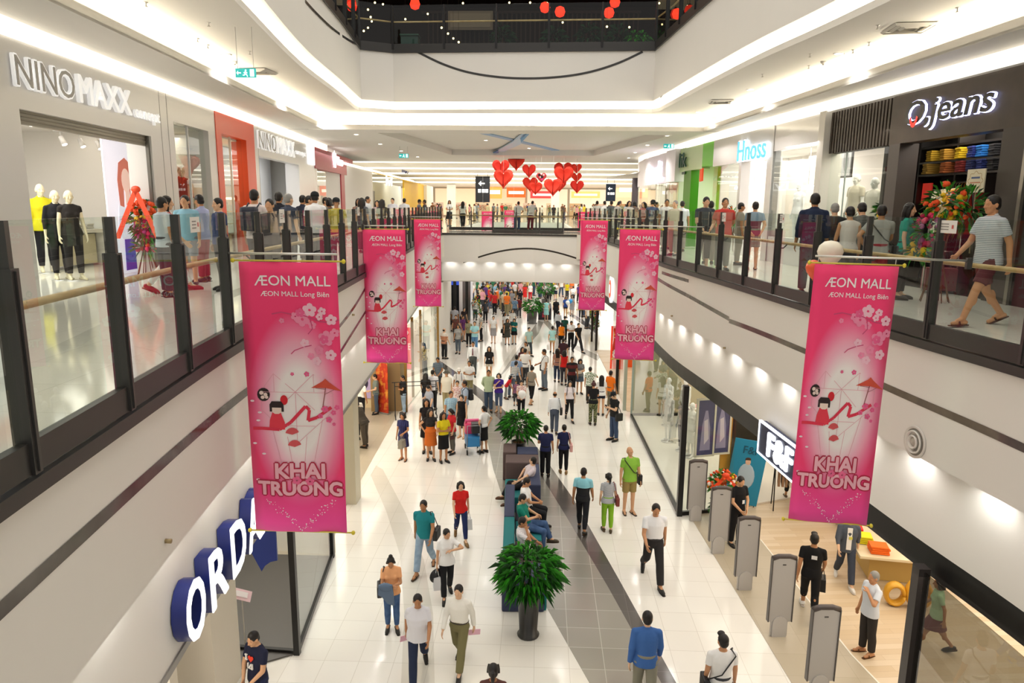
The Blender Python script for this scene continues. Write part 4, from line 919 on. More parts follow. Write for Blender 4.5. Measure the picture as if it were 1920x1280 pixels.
def folded(loc, rz, c, n, lb, grp, w=.3, d=.24):
    for k in range(n):
        o = MB().box((0, 0, .02), (w*(1-.04*(k % 2)), d, .038), bev=.014).obj('folded_garment', cloth_mat(c), loc=V(loc)+V((random.uniform(-.01, .01), 0, .041*k)), rz=rz+random.uniform(-.08, .08))
        prop(o, lb, 'folded clothes', grp)
PLAID = ramp_mat('plaid cloth', 'check', '#b03a3a', '#e6cfc4', 9, .85); PLAID2 = ramp_mat('dark plaid cloth', 'check', '#35364a', '#b9aebb', 10, .85); PLAIDB = ramp_mat('blue plaid cloth', 'check', '#4c6a9c', '#c9d3df', 9, .85)
g1 = lambda px, py, z=Z1: atz(px, py, z)
p = g1(125, 503); tb = empty('display_table', (p.x-.3, p.y+.4, Z1), -.09, 'white display table with folded clothes inside the first left shop', 'table')
MB().box((0, 0, .82), (.9, 2.0, .08)).obj('top', mat('#e6e1d6', .35), tb)
for s_ in (-1, 1): MB().box((0, s_*.9, .4), (.85, .14, .8)).obj('leg', mat('#e6e1d6', .35), tb)
MB().box((0, 0, .4), (.6, 1.4, .7)).obj('cabinet', mat('#d8cfae', .4), tb)
for k, (c, nm) in enumerate((('#a87f78', 'dusty pink'), ('#e2ddd0', 'cream'), ('#7a7286', 'mauve'), ('#d9d2c2', 'ivory'), ('#d8d4cc', 'pale grey'))):
    folded(tb.location+V((.1, -.75+.37*k, .865)), -.09, c, 3, nm+' folded clothes on the white display table', 'folded clothes on the white table')
p = g1(150, 470); rack((p.x-.9, p.y+1.6, Z1), -1.66, 1.7, [('checked grey', PLAID2), ('blue', '#41507f'), ('grey', '#8b8a92'), ('blue', '#4b5a8c')], 'shirt', 'dark clothes rack with checked shirts deep in the first shop', 'rack with checked shirts', 1.55)
p = g1(196, 470); hang((p.x-.1, p.y+.3, 7.65), .5, 'coat', PLAID, 'red checked shirt hanging beside the tall fashion poster', None)
p = g1(90, 440); rack((p.x-.6, p.y-.2, Z1), -.1, 1.2, [('black', '#1d1c22'), ('dark grey', '#33323a')], 'coat', 'rack of black jackets beside the mannequins in the first shop', 'rack of black jackets', 1.45)
sf = empty('wall_shelf', onwall(165, 392, AL-5.6, SL), -.09, 'dark shelf unit with folded clothes on the first shop back wall', 'shelf'); sf.location.z = Z1
for z in (.5, 1.0, 1.5): MB().box((0, 0, z), (.45, 3.2, .05)).obj('board', mat('#2a2a2e', .5), sf)
for s_ in (-1.6, 0, 1.6): MB().box((0, s_, .78), (.42, .05, 1.5)).obj('upright', mat('#2a2a2e', .5), sf)
for k, (c, nm) in enumerate((('#3f6f74', 'teal'), ('#b9b4c6', 'lilac'), ('#7c3f52', 'plum'), ('#c9885e', 'tan'), ('#51596f', 'slate blue'), ('#d8d4cc', 'white'))):
    folded(sf.location+V((.03, -1.3+.5*k, 1.025)), -.09, c, 3, nm+' folded clothes on the dark back shelf', 'folded clothes on the back shelf')
potted(sf.location+V((.05, .2, 1.53)), 'small red flowering plant in a white pot on the dark shop shelf', .18, .09, '#e8e6e2', .25, .25, 40, .16, .02, 4, [LEAF2, LEAF1, mat('#b0302c', .6)], trunk=.05)
# window shop with posters and orange framed shop interior
for px, s_ in ((343, 'left'), (372, 'right')): poster(WL.mw(WL.y(px, 300), .9, 8.15), .8, 1.1, 'framed fashion photograph in the shop window, '+s_+' of two', [('figure_print', 'p', '#c9a78e' if s_ == 'right' else '#b9b3a4', [(-.2, -.4), (-.12, .1), (0, .3), (.15, .1), (.25, -.4)]), ('hair_print', 'd', '#4a3228', 0, .26, .12, .1)], '#8f8a78' if s_ == 'left' else '#6d5a48', .12, 'window_poster', '#e8e4da')
for yy0, yy1, c in ((yw0-.1, yw1+.3, '#c9b48c'), (yd0-.2, yd1+.4, '#d9bd8c')): wstruct(WL, yy0, yy1, 1.25, 1.3, Z1, 9.4, mat(c, .7))
for px, py, s_ in ((372, 350, 'behind the shop window'), (436, 372, 'behind the orange framed door')):
    p = onwall(px, 420, AL-.75, SL); t = empty('display_case', (p.x, p.y, Z1), -.09, 'lit glass display case '+s_, 'display case')
    MB().box((0, 0, .3), (.5, 1.1, .6)).obj('cabinet', mat('#b9a888', .5), t); MB().box((0, 0, 1.1), (.5, 1.1, 1.0)).obj('glass_box', SHOPGLASS, t); MB().box((0, 0, 1.63), (.54, 1.14, .06)).obj('light_top', mat('#fff1cc', .4, 0, 2), t)
    for z in (.9, 1.25): MB().box((0, 0, z), (.46, 1.05, .015)).obj('shelf', mat('#d9c9a4', .3), t)
# second NINOMAXX interior: white light wall with vertical letters
wstruct(WL, y20-.4, y21+.6, 1.2, 1.3, Z1, 9.4, mat('#e6e8ee', .5))
area('shop_or_fill_lamp', WL.pt((y20+y21)/2, .7, 9.3), .6, 2.5, 60, (.95, .97, 1), (0, 0, -.09)); area('shop_or_fill_lamp', WL.pt((yo0+yo1)/2, 3, 9.35), 4, 4, 260, (1, .98, .95), (0, 0, -.09)); area('shop_or_fill_lamp', WL.pt((yd0+yd1)/2, 1.1, 9.3), .8, 4, 50, (1, .9, .7), (0, 0, -.09))
t = at('wall_lettering', WL.mw(WL.y(533, 345), 1.17, 8.1) @ M.Rotation(PI/2, 4, 'Z'), 'white vertical letters on the pale wall inside the second clothing shop', 'sign'); fit_text('lettering', 'AXX', mat('#ffffff', .4, 0, .8), None, 2.0, .75, .04, t, .04)
# red shop
RED = mat('#a52438', .4); zr = WL.z(620, 322)
wstruct(WL, yr0, yr1, -.03, .3, zr, ZC, RED); 
wstruct(WL, yr0, yr0+.4, 0, .4, Z1, zr, PANEL2); wstruct(WL, yr0+(yr1-yr0)*.62, yr0+(yr1-yr0)*.72, -.02, .4, Z1, zr, RED); wstruct(WL, yr1-.8, yr1, -.02, .4, Z1, zr, RED)
WL.box(MB(), yr0+.4, yr1-.8, .15, .165, Z1, zr).obj('window_3', SHOPGLASS, kind='structure'); wstruct(WL, yr0, yr1, 2.5, 2.6, Z1, zr+.3, mat('#e8c9b8', .6))
area('shop_or_fill_lamp', WL.pt((yr0+yr1)/2, 1.3, 9.3), 1.2, 4, 60, (1, .88, .75), (0, 0, -.09))
t = at('shop_sign', WL.mw((q(610, 298).y+q(648, 300).y)/2, -.06, (q(625, 280).z+q(625, 318).z)/2), 'glowing white crown shaped logo and letters on the red shop header', 'sign')
hh = (q(612, 280).z-q(612, 316).z); LWH = mat('#ffffff', .4, 0, 2.2); mb = MB()
for x, y, rx, ry in ((-1.1, -.05, .16, .36), (-.85, .1, .16, .4), (-.6, .02, .16, .36), (-1.25, .1, .1, .26), (-.45, .12, .1, .26)): mb.ball((x*hh, y*hh, 0), (rx*hh, ry*hh, .03), 10, 6)
mb.box((-.85*hh, -.36*hh, 0), (.5*hh, .14*hh, .04)); mb.obj('crown_logo', LWH, t)
fit_text('lettering', 'Wonow', LWH, None, hh*1.6, hh*.42, .05, t, .02, cx=.55*hh, cy=-.02*hh)
# protruding grey pier, white wall with the yellow shop, then glass shops
pA = aty(662, 380, 33); 
WX = Wall(-8.05, -.048, -1)
yA = 30.3
struct('wall_left', MB().prism([(LX(yA)-.3, yA), (WX.pt(yA).x, yA), (WX.pt(yA).x, yA+.25), (LX(yA)-.3, yA+.25)], Z1, ZC), PANEL)
xq = lambda px, py: onwall(px, py, WX.a, WX.s)
zy = xq(740, 332).z; ya0, ya1 = xq(698, 330).y, xq(800, 345).y; yb0, yb1 = xq(812, 345).y, 62
wstruct(WX, yA, yb1, 0, .25, zy, 9.6, WHITE); wstruct(WX, yA, ya0, 0, .4, Z1, zy, WHITE); wstruct(WX, ya1, yb0, 0, .4, Z1, zy, WHITE)
YEL = mat('#e0b40c', .5); ym = xq(764, 345).y
wstruct(WX, ym, ya1, .3, .4, Z1, zy, YEL); wstruct(WX, ya0, ym, 3, 3.1, Z1, zy, mat('#f0dcc4', .6)); wstruct(WX, ya0, ya1, .02, .06, zy-.06, zy+.0, YEL, 'trim_25')
struct('ceiling_light', MB().strip([(WX.pt(yA).x+.05, yA), (WX.pt(yb1).x+.05, yb1)], 9.6, 9.72, .04), COVE3)
poster(WX.mw(xq(733, 372).y, 1.4, 7.35), 2.6, 2.5, 'dark framed portrait of a long haired woman inside the yellow walled shop', [('hair_print', 'p', '#1c1614', [(-.22, -.3), (-.2, .2), (-.05, .36), (.12, .32), (.24, .1), (.26, -.3)]), ('face_print', 'd', '#c9a08c', .02, .14, .1, .13), ('body_print', 'p', '#7d746c', [(-.25, -.48), (-.15, -.12), (.2, -.12), (.3, -.48)])], '#3a4438', .1, 'portrait_poster', '#141414')
glow_sign(WX.mw(xq(758, 318).y, -.04, xq(758, 318).z), (xq(764, 318).y-xq(751, 318).y), xq(757, 311).z-xq(757, 325).z, 'small blue lettering on the white header of the yellow walled shop', 'TNSO', mat('#2c3f8c', .4))
for k in range(7):
    y = yb0+1.0+k*3.2
    if y > 58: break
    o = WX.box(MB(), y, y+3.1, .1, .115, Z1, zy).obj('window_%d' % (4+k), SHOPGLASS, kind='structure'); WX.box(MB(), y-.06, y+.02, .02, .2, Z1, zy).obj('window_mullion', mat('#d8d6d2', .4), o)
wstruct(WX, yb0, 62, 3.5, 3.6, Z1, zy, mat('#e4ede8', .5)); area('shop_or_fill_lamp', WX.pt(50, 1.7, 9.0), 3, 18, 300, (.95, 1, .97))
area('shop_or_fill_lamp', WX.pt(34.5, 1.5, 9.0), 2, 6, 160, (1, .92, .8))
glow_sign(WX.mw(49, -.01, 9.25), 2.4, .6, 'small glowing white sign on the far left white wall', 'lvl', mat('#ffffff', .4, 0, 2.5))
# hanging wayfinding boards at the far end
for px, py, Y, lb in ((905, 355, 60, 'black hanging direction board left of the hearts'), (1145, 361, 64, 'dark blue hanging direction board right of the hearts')):
    p = aty(px, py, Y); w = 1.2 if px < 1000 else .85; t = at('direction_board', frame_mat(p, (1, 0, 0), (0, 0, 1)), lb, 'sign')
    MB().box((0, 0, 0), (w, w*1.75, .1)).obj('panel', mat('#23272e' if px < 1000 else '#1d3350', .4), t); wb = mat('#ffffff', .4, 0, 1)
    MB().box((0, w*.4, .055), (w*.3, w*.08, .01)).face([(-.3*w, w*.4, .06), (-.1*w, w*.58, .06), (-.1*w, w*.22, .06)]).obj('arrow', wb, t); mb = MB()
    for x in (-.22, .05, .28): mb.box((x*w, -.1*w, .055), (w*.2, w*.24, .01))
    mb.obj('pictogram', wb, t)
    for s_ in (-1, 1): MB().tube([(s_*w*.35, w*.87, 0), (s_*w*.35, 10.32-p.z, 0)], .015, 5).obj('hanger', mat('#999', .4) if False else CHAR, t)
# ---- right side: dark jeans shop
qr = lambda x, y: onwall(x, y, AR, SR)
DW = ramp_mat('dark stained panel', 'noise', '#453a32', '#3a302a', 2.5, .45, const=False)
ys0, ys1 = qr(1668, 268).y, qr(1550, 282).y            # slat field
yo_l, yo_r = qr(1688, 268).y, qr(1882, 238).y; zo = 8.98
wstruct(WR, 8.6, ys0, 0, .3, zo, ZC-.05, DW); wstruct(WR, yo_l, ys0, 0, .4, Z1, zo, mat('#4a4340', .5)); wstruct(WR, yo_r-.55, yo_r, 0, .5, Z1, zo, mat('#3b3430', .5)); wstruct(WR, 4, yo_r-.55, .0, .3, Z1, ZC, mat('#1a1817', .3))
wstruct(WR, -3, 4, 0, .3, Z1, ZC, WHITE)
MB_ = MB(); WR.box(MB_, yo_r-.62, yo_r-.55, -.05, .1, Z1, zo); struct('trim_30', MB_, mat('#9a948a', .3, .7))
wstruct(WR, ys0, ys1, .18, .3, zo, ZC-.05, mat('#14110f', .7)); sl = at('slat_screen', WR.mw((ys0+ys1)/2, .1, (zo+ZC-.05)/2), 'row of dark brown vertical slats above the jeans shop window', 'panel'); n = 21
for k in range(n): MB().box(((k+.5)/n*(ys1-ys0)-(ys1-ys0)/2, 0, 0), (.07, ZC-.05-zo, .12)).obj('slat', mat('#3d342d', .5), sl)
t = at('shop_sign', WR.mw((qr(1703, 210).y+qr(1868, 195).y)/2, -.02, (qr(1785, 185).z+qr(1785, 232).z)/2+.03), 'halo lit dark O,jeans lettering with a red stroke on the brown header', 'sign')
w = qr(1703, 210).y-qr(1868, 195).y; h = (qr(1725, 186).z-qr(1725, 236).z); HAL = mat('#cfd4ff', .4, 0, 3.0); DKL = mat('#1d1714', .35)
fit_text('halo_lettering', 'O,jeans', HAL, None, w, h*1.12, .03, t, .022, shear=.15, cx=.012); fit_text('lettering', 'O,jeans', DKL, None, w, h*1.12, .045, t, .008, shear=.15)
mb = MB(); r = [(.105*math.cos(a), .135*math.sin(a)) for a in [PI+.25+k*(PI-.5)/10 for k in range(11)]]; mb.b.faces.new([mb.b.verts.new((-w/2+.31+x*1.25, .03+y*1.8+.0, .06)) for x, y in r]+[mb.b.verts.new((-w/2+.31+x*.75, .04+y*1.2, .06)) for x, y in r[::-1]]); mb.obj('red_stroke', mat('#e02618', .4, 0, .6), t)
o = WR.box(MB(), ys0, ys1, .12, .135, 6.3, zo).obj('window_20', SHOPGLASS, kind='structure'); WR.box(MB(), ys0+(ys1-ys0)*.72, ys0+(ys1-ys0)*.72+.012, .11, .145, 6.3, zo).obj('window_joint', mat('#b9c4c0', .2), o)
wstruct(WR, ys0, ys1, 0, .5, Z1, 6.3, mat('#d8d2c6', .4)); wstruct(WR, ys0+.2, ys1, 1.6, 1.7, Z1, 9.4, mat('#e2d9c8', .6)); wstruct(WR, ys0+.55, ys0+.65, .3, 3, Z1, 9.4, mat('#2a2421', .6))
area('shop_or_fill_lamp', WR.pt((ys0+ys1)/2, .8, 9.3), 1, 2.6, 60, (1, .93, .8), (0, 0, -.11))
p = WR.pt(ys0+.75, .75, 7.75); c = empty('plastic_sheet', p, -.11, 'clear crumpled plastic sheet hanging in the jeans shop window', 'sheet'); mb = MB(); rr = random.Random(5); G = [[mb.b.verts.new((rr.uniform(-.05, .05), (i/6-.5)*(.35+.75*j/8)+rr.uniform(-.03, .03), 1.15-j*.27)) for j in range(9)] for i in range(7)]
for i in range(6):
    for j in range(8): mb.b.faces.new((G[i][j], G[i+1][j], G[i+1][j+1], G[i][j+1]))
mb.obj('sheet', glass_mat('plastic film', (.8, .82, .84), .9, .15, 2.2), c); MB().tube([(0, 0, 1.15), (0, 0, 1.6)], .005, 4).obj('cord', mat('#dddddd', .5), c)
# dark interior with shelves
for a in ((yo_r-1.5, ys0+.6, 1.5, 1.6),): wstruct(WR, a[0], a[1], a[2], a[3], Z1, 9.4, mat('#15110f', .6))
wstruct(WR, yo_r-1.7, yo_r-1.6, .3, 1.6, Z1, 9.4, mat('#1b1614', .6)); struct('ceiling', WR.box(MB(), 8, 46, .3, 9, 9.4, 9.45), CEIL); struct('ceiling', WR.box(MB(), yo_r-1.7, ys0+.6, .32, 1.6, 9.3, 9.38), mat('#12100e', .8))
struct('floor', WR.box(MB(), yo_r-1.7, ys0+.6, .1, 1.6, Z1, Z1+.012), mat('#35302b', .3))
WD = .85; qs = lambda x, y: onwall(x, y, AR+WD, SR)
sh = at('wall_shelf', WR.mw((qs(1740, 330).y+qs(1880, 330).y)/2, WD+.3, 8.0), 'black wall shelves with colourful folded trousers inside the jeans shop', 'shelf'); L = qs(1735, 330).y-qs(1890, 330).y
zs = [qs(1810, 298).z-.02, qs(1810, 323).z-.02]
for z in zs+[qs(1810, 270).z]: MB().box((0, z-8.0, .15), (L, .04, .5)).obj('board', mat('#2a2623', .4), sh)
for s_ in (-1, 0, 1): MB().box((s_*L/2, -.1, .15), (.05, 2.6, .5)).obj('upright', mat('#221e1c', .4), sh)
row1 = [(1757, '#c9a227', 'mustard'), (1783, '#b98a2b', 'ochre'), (1812, '#d9b512', 'yellow'), (1835, '#1f2f7c', 'navy'), (1852, '#1c74c9', 'bright blue'), (1875, '#1a1a20', 'black')]
row2 = [(1752, '#a88436', 'brown mustard'), (1786, '#9c5426', 'rust'), (1815, '#7c2420', 'dark red'), (1835, '#1b2352', 'navy'), (1855, '#1d2c6c', 'deep blue'), (1876, '#17171c', 'black')]
for rw, (row, zz) in enumerate(((row1, zs[0]), (row2, zs[1]))):
    for px, c_, nm in row:
        p = qs(px, 300); folded((p.x-.05, p.y, zz+.025), -.11, c_, 5, 'pile of %s folded trousers on the %s black shelf' % (nm, ('upper', 'lower')[rw]), 'folded trousers on the black shelves', .26, .22)
p = qs(1800, 372); rk = rack((p.x-.1, p.y, Z1), PI/2-.11 if False else -.11, 1.3, [('black', '#191716'), ('cream', '#e6dcc4'), ('pale yellow', '#e2cf96'), ('cream', '#eadfc8'), ('amber', '#d99a2a'), ('red', '#a8281e')][::-1], 'coat', 'rack of cream and amber jackets in the dark jeans shop', 'rack in the dark jeans shop', 2.0, gap=.12)
area('shop_or_fill_lamp', WR.pt((yo_l+yo_r)/2, .75, 9.25), .8, 2, 45, (1, .9, .78), (0, 0, -.11))
MB().box((0, 0, 0), (.03, .34, .4)).obj('red_tag_sign', mat('#d8352a', .5, 0, .3), loc=qs(1738, 362), label='small red square discount tag on a black column in the jeans shop', cat='sign')
p = qr(1853, 339); p.x -= .2; t = at('greeting_sign', frame_mat(p, WR.right(), (0, 0, 1)), 'cream greeting card sign with scalloped brown border on the flower stand', 'sign'); MB().box((0, 0, 0), (.42, .38, .02)).obj('card', mat('#e4dcc0', .6), t)
mb = MB(); BP = [(.16*math.cos(a)*(1+.12*math.cos(8*a)), .14*math.sin(a)*(1+.12*math.cos(8*a))) for a in [k*2*PI/48 for k in range(48)]]
for a, b in zip(BP, BP[1:]+BP[:1]): seg(mb, *a, *b, .008, .012)
mb.obj('border_pattern', mat('#b08a4a', .6), t); mb = MB(); seg(mb, -.1, .05, .1, .05, .03, .012); mb.obj('blue_line', mat('#4b5f8c', .6), t); mb = MB(); seg(mb, -.12, -.03, .12, -.03, .02, .012); mb.obj('red_line', mat('#c98a6a', .6), t); MB().tube([(0, -.19, -.02), (0, -1.2, -.05)], .012, 6).obj('stick', mat('#8a7a5a', .6), t)
# white glossy shop (Hnoss)
GW = mat('#dfdcd9', .12, 0, 0, .6); yh = [qr(x, 260).y for x in (1536, 1455, 1342)]
wstruct(WR, ys1, yh[0]+.0 if False else ys1+.28, -.1, .4, Z1, ZC, WHITE)
ya, yb_, yc = ys1+.28, qr(1455, 245).y, qr(1342, 262).y
zg = qr(1490, 270).z-.1; zh1 = qr(1420, 300).z
wstruct(WR, ya, yb_, -.02, .2, zg, ZC, GW); o = WR.box(MB(), ya, yb_, .0, .015, 6.9, zg).obj('window_21', SHOPGLASS, kind='structure'); wstruct(WR, ya, yb_, 0, .3, Z1, 6.9, GW); wstruct(WR, yb_, yb_+.02, -.03, .2, Z1, ZC, mat('#a9a5a2', .4), 'trim_31')
yd_ = qr(1392, 320).y
wstruct(WR, yb_, yc, -.05, .2, zh1, ZC, GW); wstruct(WR, yd_, yc, -.02, .15, qr(1365, 300).z, ZC, GW); WR.box(MB(), yd_+.2, yc, .0, .015, Z1, qr(1365, 305).z).obj('window_22', SHOPGLASS, kind='structure'); wstruct(WR, yd_, yd_+.2, -.04, .25, Z1, zh1, GW); wstruct(WR, yb_, yb_+.35, -.04, .25, Z1, zh1, GW)
wstruct(WR, ya, yd_+.2, 2.2, 2.3, Z1, 9.4, mat('#f2e6dd', .6)); wstruct(WR, yd_, yc, 2.6, 2.7, Z1, 9.4, mat('#e8ddd0', .6))
area('shop_or_fill_lamp', WR.pt((ya+yc)/2, 1.2, 9.3), 1.6, 8, 190, (1, .96, .92), (0, 0, -.11))
sw = qr(1392, 280).y-qr(1446, 272).y
t = at('shop_sign', WR.mw((qr(1392, 280).y+qr(1446, 272).y)/2, -.1, (qr(1420, 262).z+qr(1420, 297).z)/2), 'glowing pale blue Hnoss lettering on a glossy white panel', 'sign'); hh = qr(1418, 258).z-qr(1418, 296).z
fit_text('glow_lettering', 'Hnoss', mat('#eef6ff', .4, 0, 2.6), None, sw, hh, .03, t, .035); fit_text('lettering', 'Hnoss', mat('#62bfe6', .4, 0, .8), None, sw, hh, .06, t, .006)
for px, s_ in ((1478, 'left'), (1498, 'right')): poster(WR.mw(WR.y(px, 300), 1.3, WR.z(1488, 300)), .55, .85, 'grey framed picture hanging in the white shop window, '+s_, [('print_figure', 'd', '#7d7a78', 0, 0, .25, .35)], '#a8a5a2', .05, 'window_poster', '#3a3836')
for a, b_, pz in ((ya+.3, yb_-.4, 8.25), (yd_+.4, yc-.3, 8.35)):
    t = at('light_tube', WR.mw((a+b_)/2, .7, pz), 'long white light tube inside the white shop window, '+('near' if a < yb_ else 'far'), 'lamp'); MB().tube([(-(b_-a)/2, 0, 0), ((b_-a)/2, 0, 0)], .05, 8).obj('tube', mat('#ffffff', .4, 0, 4), t)
    for s_ in (-1, 1): MB().tube([(s_*(b_-a)/3, .05, 0), (s_*(b_-a)/3, 9.4-pz, 0)], .008, 4).obj('hanger', mat('#cccccc', .4), t)
for px, py, sc in ((1370, 347, .55), (1372, 312, .45)):
    p = onwall(px, py, AR+1.6, SR); t = at('wall_heart', frame_mat(p, WR.right(), (0, 0, 1)), 'brown heart shape on the white shop wall, '+('large' if sc > .5 else 'smaller upper'), 'heart decoration'); mb = MB(); P = heart_outline(sc*1.5); mb.extr([(x, y, 0) for x, y in P], (0, 0, .06)); mb.obj('heart_panel', mat('#9a5a48', .6), t)
# green shop
wstruct(WR, yc-.1, yc, .25, 8, Z1, 9.4, WHITE); wstruct(WR, qr(1258, 300).y-.1, qr(1258, 300).y, .3, 8, Z1, 9.4, WHITE)
GRN = mat('#5fb012', .4, 0, .12); yg0, yg1 = yc, qr(1258, 300).y; zg1 = qr(1300, 318).z; ygm = qr(1318, 280).y
wstruct(WR, yg0, ygm, .6, .7, Z1, ZC, GRN); wstruct(WR, yg0, ygm, .0, .6, qr(1330, 310).z, ZC, GRN); wstruct(WR, ygm, yg1, 0, .3, qr(1290, 320).z, ZC, mat('#c3d8a4', .35))
wstruct(WR, qr(1296, 340).y, qr(1283, 340).y, -.02, .3, Z1, qr(1290, 320).z, mat('#3f8a10', .4)); wstruct(WR, ygm, yg1, 2.4, 2.5, Z1, 9.4, mat('#b6e86a', .5, 0, .25)); area('shop_or_fill_lamp', WR.pt((yg0+yg1)/2, 1.2, 9.2), 1.2, 3, 70, (.95, 1, .85))
t = glow_sign(WR.mw(qr(1284, 300).y, -.05, qr(1284, 300).z), .9, .55, 'dark green script lettering on the pale green shop header', 'lik', mat('#0e4a3a', .4)); MB().box((.1, -.5, 0), (.4, .1, .03)).obj('underline', mat('#0e4a3a', .4), t)
p = qr(1310, 328); t = empty('menu_light', p, -.11, 'small red glowing menu board at the green shop', 'sign'); MB().box((.1, 0, 0), (.06, .8, .45)).obj('board', mat('#c8401c', .5, 0, .6), t)
# rounded white end shop
wstruct(WR, yg1, qr(1236, 320).y, .0, .3, qr(1250, 330).z, ZC, mat('#efe9ef', .4))
EC = cr([WR.pt(yg1)[:2], WR.pt(29.5)[:2], (5.25, 32.5), (4.98, 36), (5.1, 39), (5.7, 41.5)], 6)
struct('wall_right', MB().strip(EC[::-1], 8.7, ZC, .2), mat('#efeaf0', .35)); struct('window_23', MB().strip(EC[::-1], Z1, 8.7, .02), SHOPGLASS); struct('wall_right', MB().box((9.5, 38, 7.8), (.2, 16, 3.2)), mat('#f0dcc8', .6))
area('shop_or_fill_lamp', (7.2, 36, 9.2), 2, 9, 160, (1, .93, .88))
t = at('shop_sign', frame_mat((5.12, 33.4, 9.25), (.1, -1, 0), (0, 0, 1)), 'glowing violet white sign on the rounded white corner shop', 'sign'); fit_text('lettering', 'moli', mat('#f6eaff', .4, 0, 3), None, 2.6, .8, .06, t, .04)
MB().box((5.0, 39.2, 7.7), (.3, .25, 3.0)).obj('column', mat('#5a5258', .5), label='slim dark column at the end of the rounded corner shop', cat='column')
# far end of the upper floor: warm shop fronts
rr = random.Random(11)
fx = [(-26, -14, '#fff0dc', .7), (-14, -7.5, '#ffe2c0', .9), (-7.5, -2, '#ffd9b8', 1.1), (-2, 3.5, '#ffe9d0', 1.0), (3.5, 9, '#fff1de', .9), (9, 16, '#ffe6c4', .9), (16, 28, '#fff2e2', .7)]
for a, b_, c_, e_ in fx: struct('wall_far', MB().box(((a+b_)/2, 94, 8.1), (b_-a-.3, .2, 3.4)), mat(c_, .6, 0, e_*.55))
for px, py, w_, h_, c_, lb in ((968, 361, 2.4, 1.2, '#f2581c', 'orange glowing sign strip on the far shop front'), (1018, 365, 3.2, .9, '#d83a3a', 'red lettering strip on the far central shop front'), (925, 360, 2.2, 1.6, '#f09a4a', 'amber glowing panel on the far left shop front'), (1098, 365, 3.6, .8, '#e8b46a', 'tan glowing fascia on the far right shop front'), (1185, 355, 4, 2.0, '#f2cfa0', 'cream lit display on the far right shop front')):
    p = aty(px, py, 92); t = empty('far_sign', p, 0, lb, 'sign'); MB().box((0, 0, 0), (w_, .3, h_)).obj('panel', mat(c_, .5, 0, .9), t); MB().box((0, -.16, 0), (w_*.8, .02, h_*.3)).obj('light_bar', mat('#fff3dd', .5, 0, 1.6), t)
for k in range(12):
    x = -16+k*2.9; t = empty('display_shelf', (x, 90, Z1), 0, 'distant lit display shelf along the far shop fronts', 'shelf', 'distant display shelves')
    MB().box((0, 0, .9), (1.6, .5, 1.8)).obj('body', mat(rr.choice(['#d8b48a', '#e6d2b4', '#c9a070', '#e0c9b8']), .6), t); MB().box((0, -.26, 1.2), (1.4, .02, .7)).obj('goods', ramp_mat('mixed goods', 'blot', '#a8402c', '#f0e0c0', 9, .7, c3='#5a6a50'), t)
for x in (-10, 1.5, 13): struct('column', MB().box((x, 80, 8.2), (.9, .9, 4)), WHITE)
area('shop_or_fill_lamp', (-1.7, 55, 9.9), 7, 20, 700, (1, .97, .93))  # unseen fill added to brighten the second void
# ================================================================== GROUND FLOOR
def onK(px, py, K, y0=2, y1=40):
    best = None
    for k in range(int((y1-y0)*50)):
        q = aty(px, py, y0+k*.02); e = abs(q.x-xat(K, q.y))
        if best is None or e < best[0]: best = (e, q)
    return best[1]
g0 = lambda px, py: atz(px, py, 0)
# raised blue letters on the left band
t = empty('shop_sign', (xat(KLb, 6.5), 6.5, 3.6), 0, 'tall white faced letters with blue sides reading GIORDANO on the lower left band', 'sign')
LB = mat('#1c2a72', .35); LF = mat('#ffffff', .35, 0, .9)
for ch, (px, py) in zip('GIORDANO', ((None, 3.1), (None, 3.75), (340, 1172), (385, 1112), (424, 1048), (455, 1003), (479, 962), (None, 8.75))):
    if px is None: y = py
    else: y = onK(px, py, KLb).y
    d = V((xat(KLb, y+.2)-xat(KLb, y-.2), .4, 0)).normalized(); mw = frame_mat((xat(KLb, y)+.01, y, 3.62), d, (0, 0, 1))
    wl_ = .16 if ch == 'I' else .5
    o = fit_text('letter_side', ch, LB, None, wl_, .62, .15, None, .012); o.matrix_world = mw; adopt(o, t)
    f = fit_text('letter_face', ch, LF, None, wl_, .62, .012, None, .016, z=.15); f.matrix_world = mw; adopt(f, o)
# left corner window
A0, A1 = V((-4.12, 10.95)), V((-4.52, 14.4)); BLK = mat('#1a1918', .35, .3)
sw = empty('shop_window', (A0.x, A0.y, 0), 0, 'black framed corner shop window below the blue letters', 'shop window')
def L2(a, b, w, z0, z1, mb=None):
    mb = mb or MB(); d = (b-a).normalized(); n = V((-d.y, d.x))*w/2; return mb.prism([a-n, b-n, b+n, a+n], z0, z1)
A2 = A0+V((-1.6, .1))
for nm, a, b, w, z0, z1 in (('bottom_frame', A0, A1, .07, 0, .1), ('top_frame', A0, A1, .07, 3.1, 3.22), ('side_frame', A0, A2, .07, 0, .08)):
    o = L2(a, b, w, z0, z1).obj(nm, BLK, sw); o.location = (-A0.x, -A0.y, 0)
for p in (A0, A1):
    o = MB().box((p.x, p.y, 1.6), (.1, .1, 3.2)).obj('frame_post', BLK, sw); o.location = (-A0.x, -A0.y, 0)
o = L2(A0, A1, .012, .1, 3.1).obj('glass_pane', SHOPGLASS, sw); o.location = (-A0.x, -A0.y, 0)
struct('floor', MB().prism([A0, A1, (-7, 14.4), (-7, 10.4), (A0.x-.9, 10.4)], .01, .03), mat('#55514c', .4)); struct('wall_left', MB().box((-6.9, 12.6, 1.65), (.1, 4, 3.3)), mat('#d9dcd6', .5))
p = g0(500, 1150); t = empty('hanging_sign', (-4.75, 11.3, .0), .1, 'tall dark blue hanging panel with a rounded lower corner inside the corner window', 'panel')
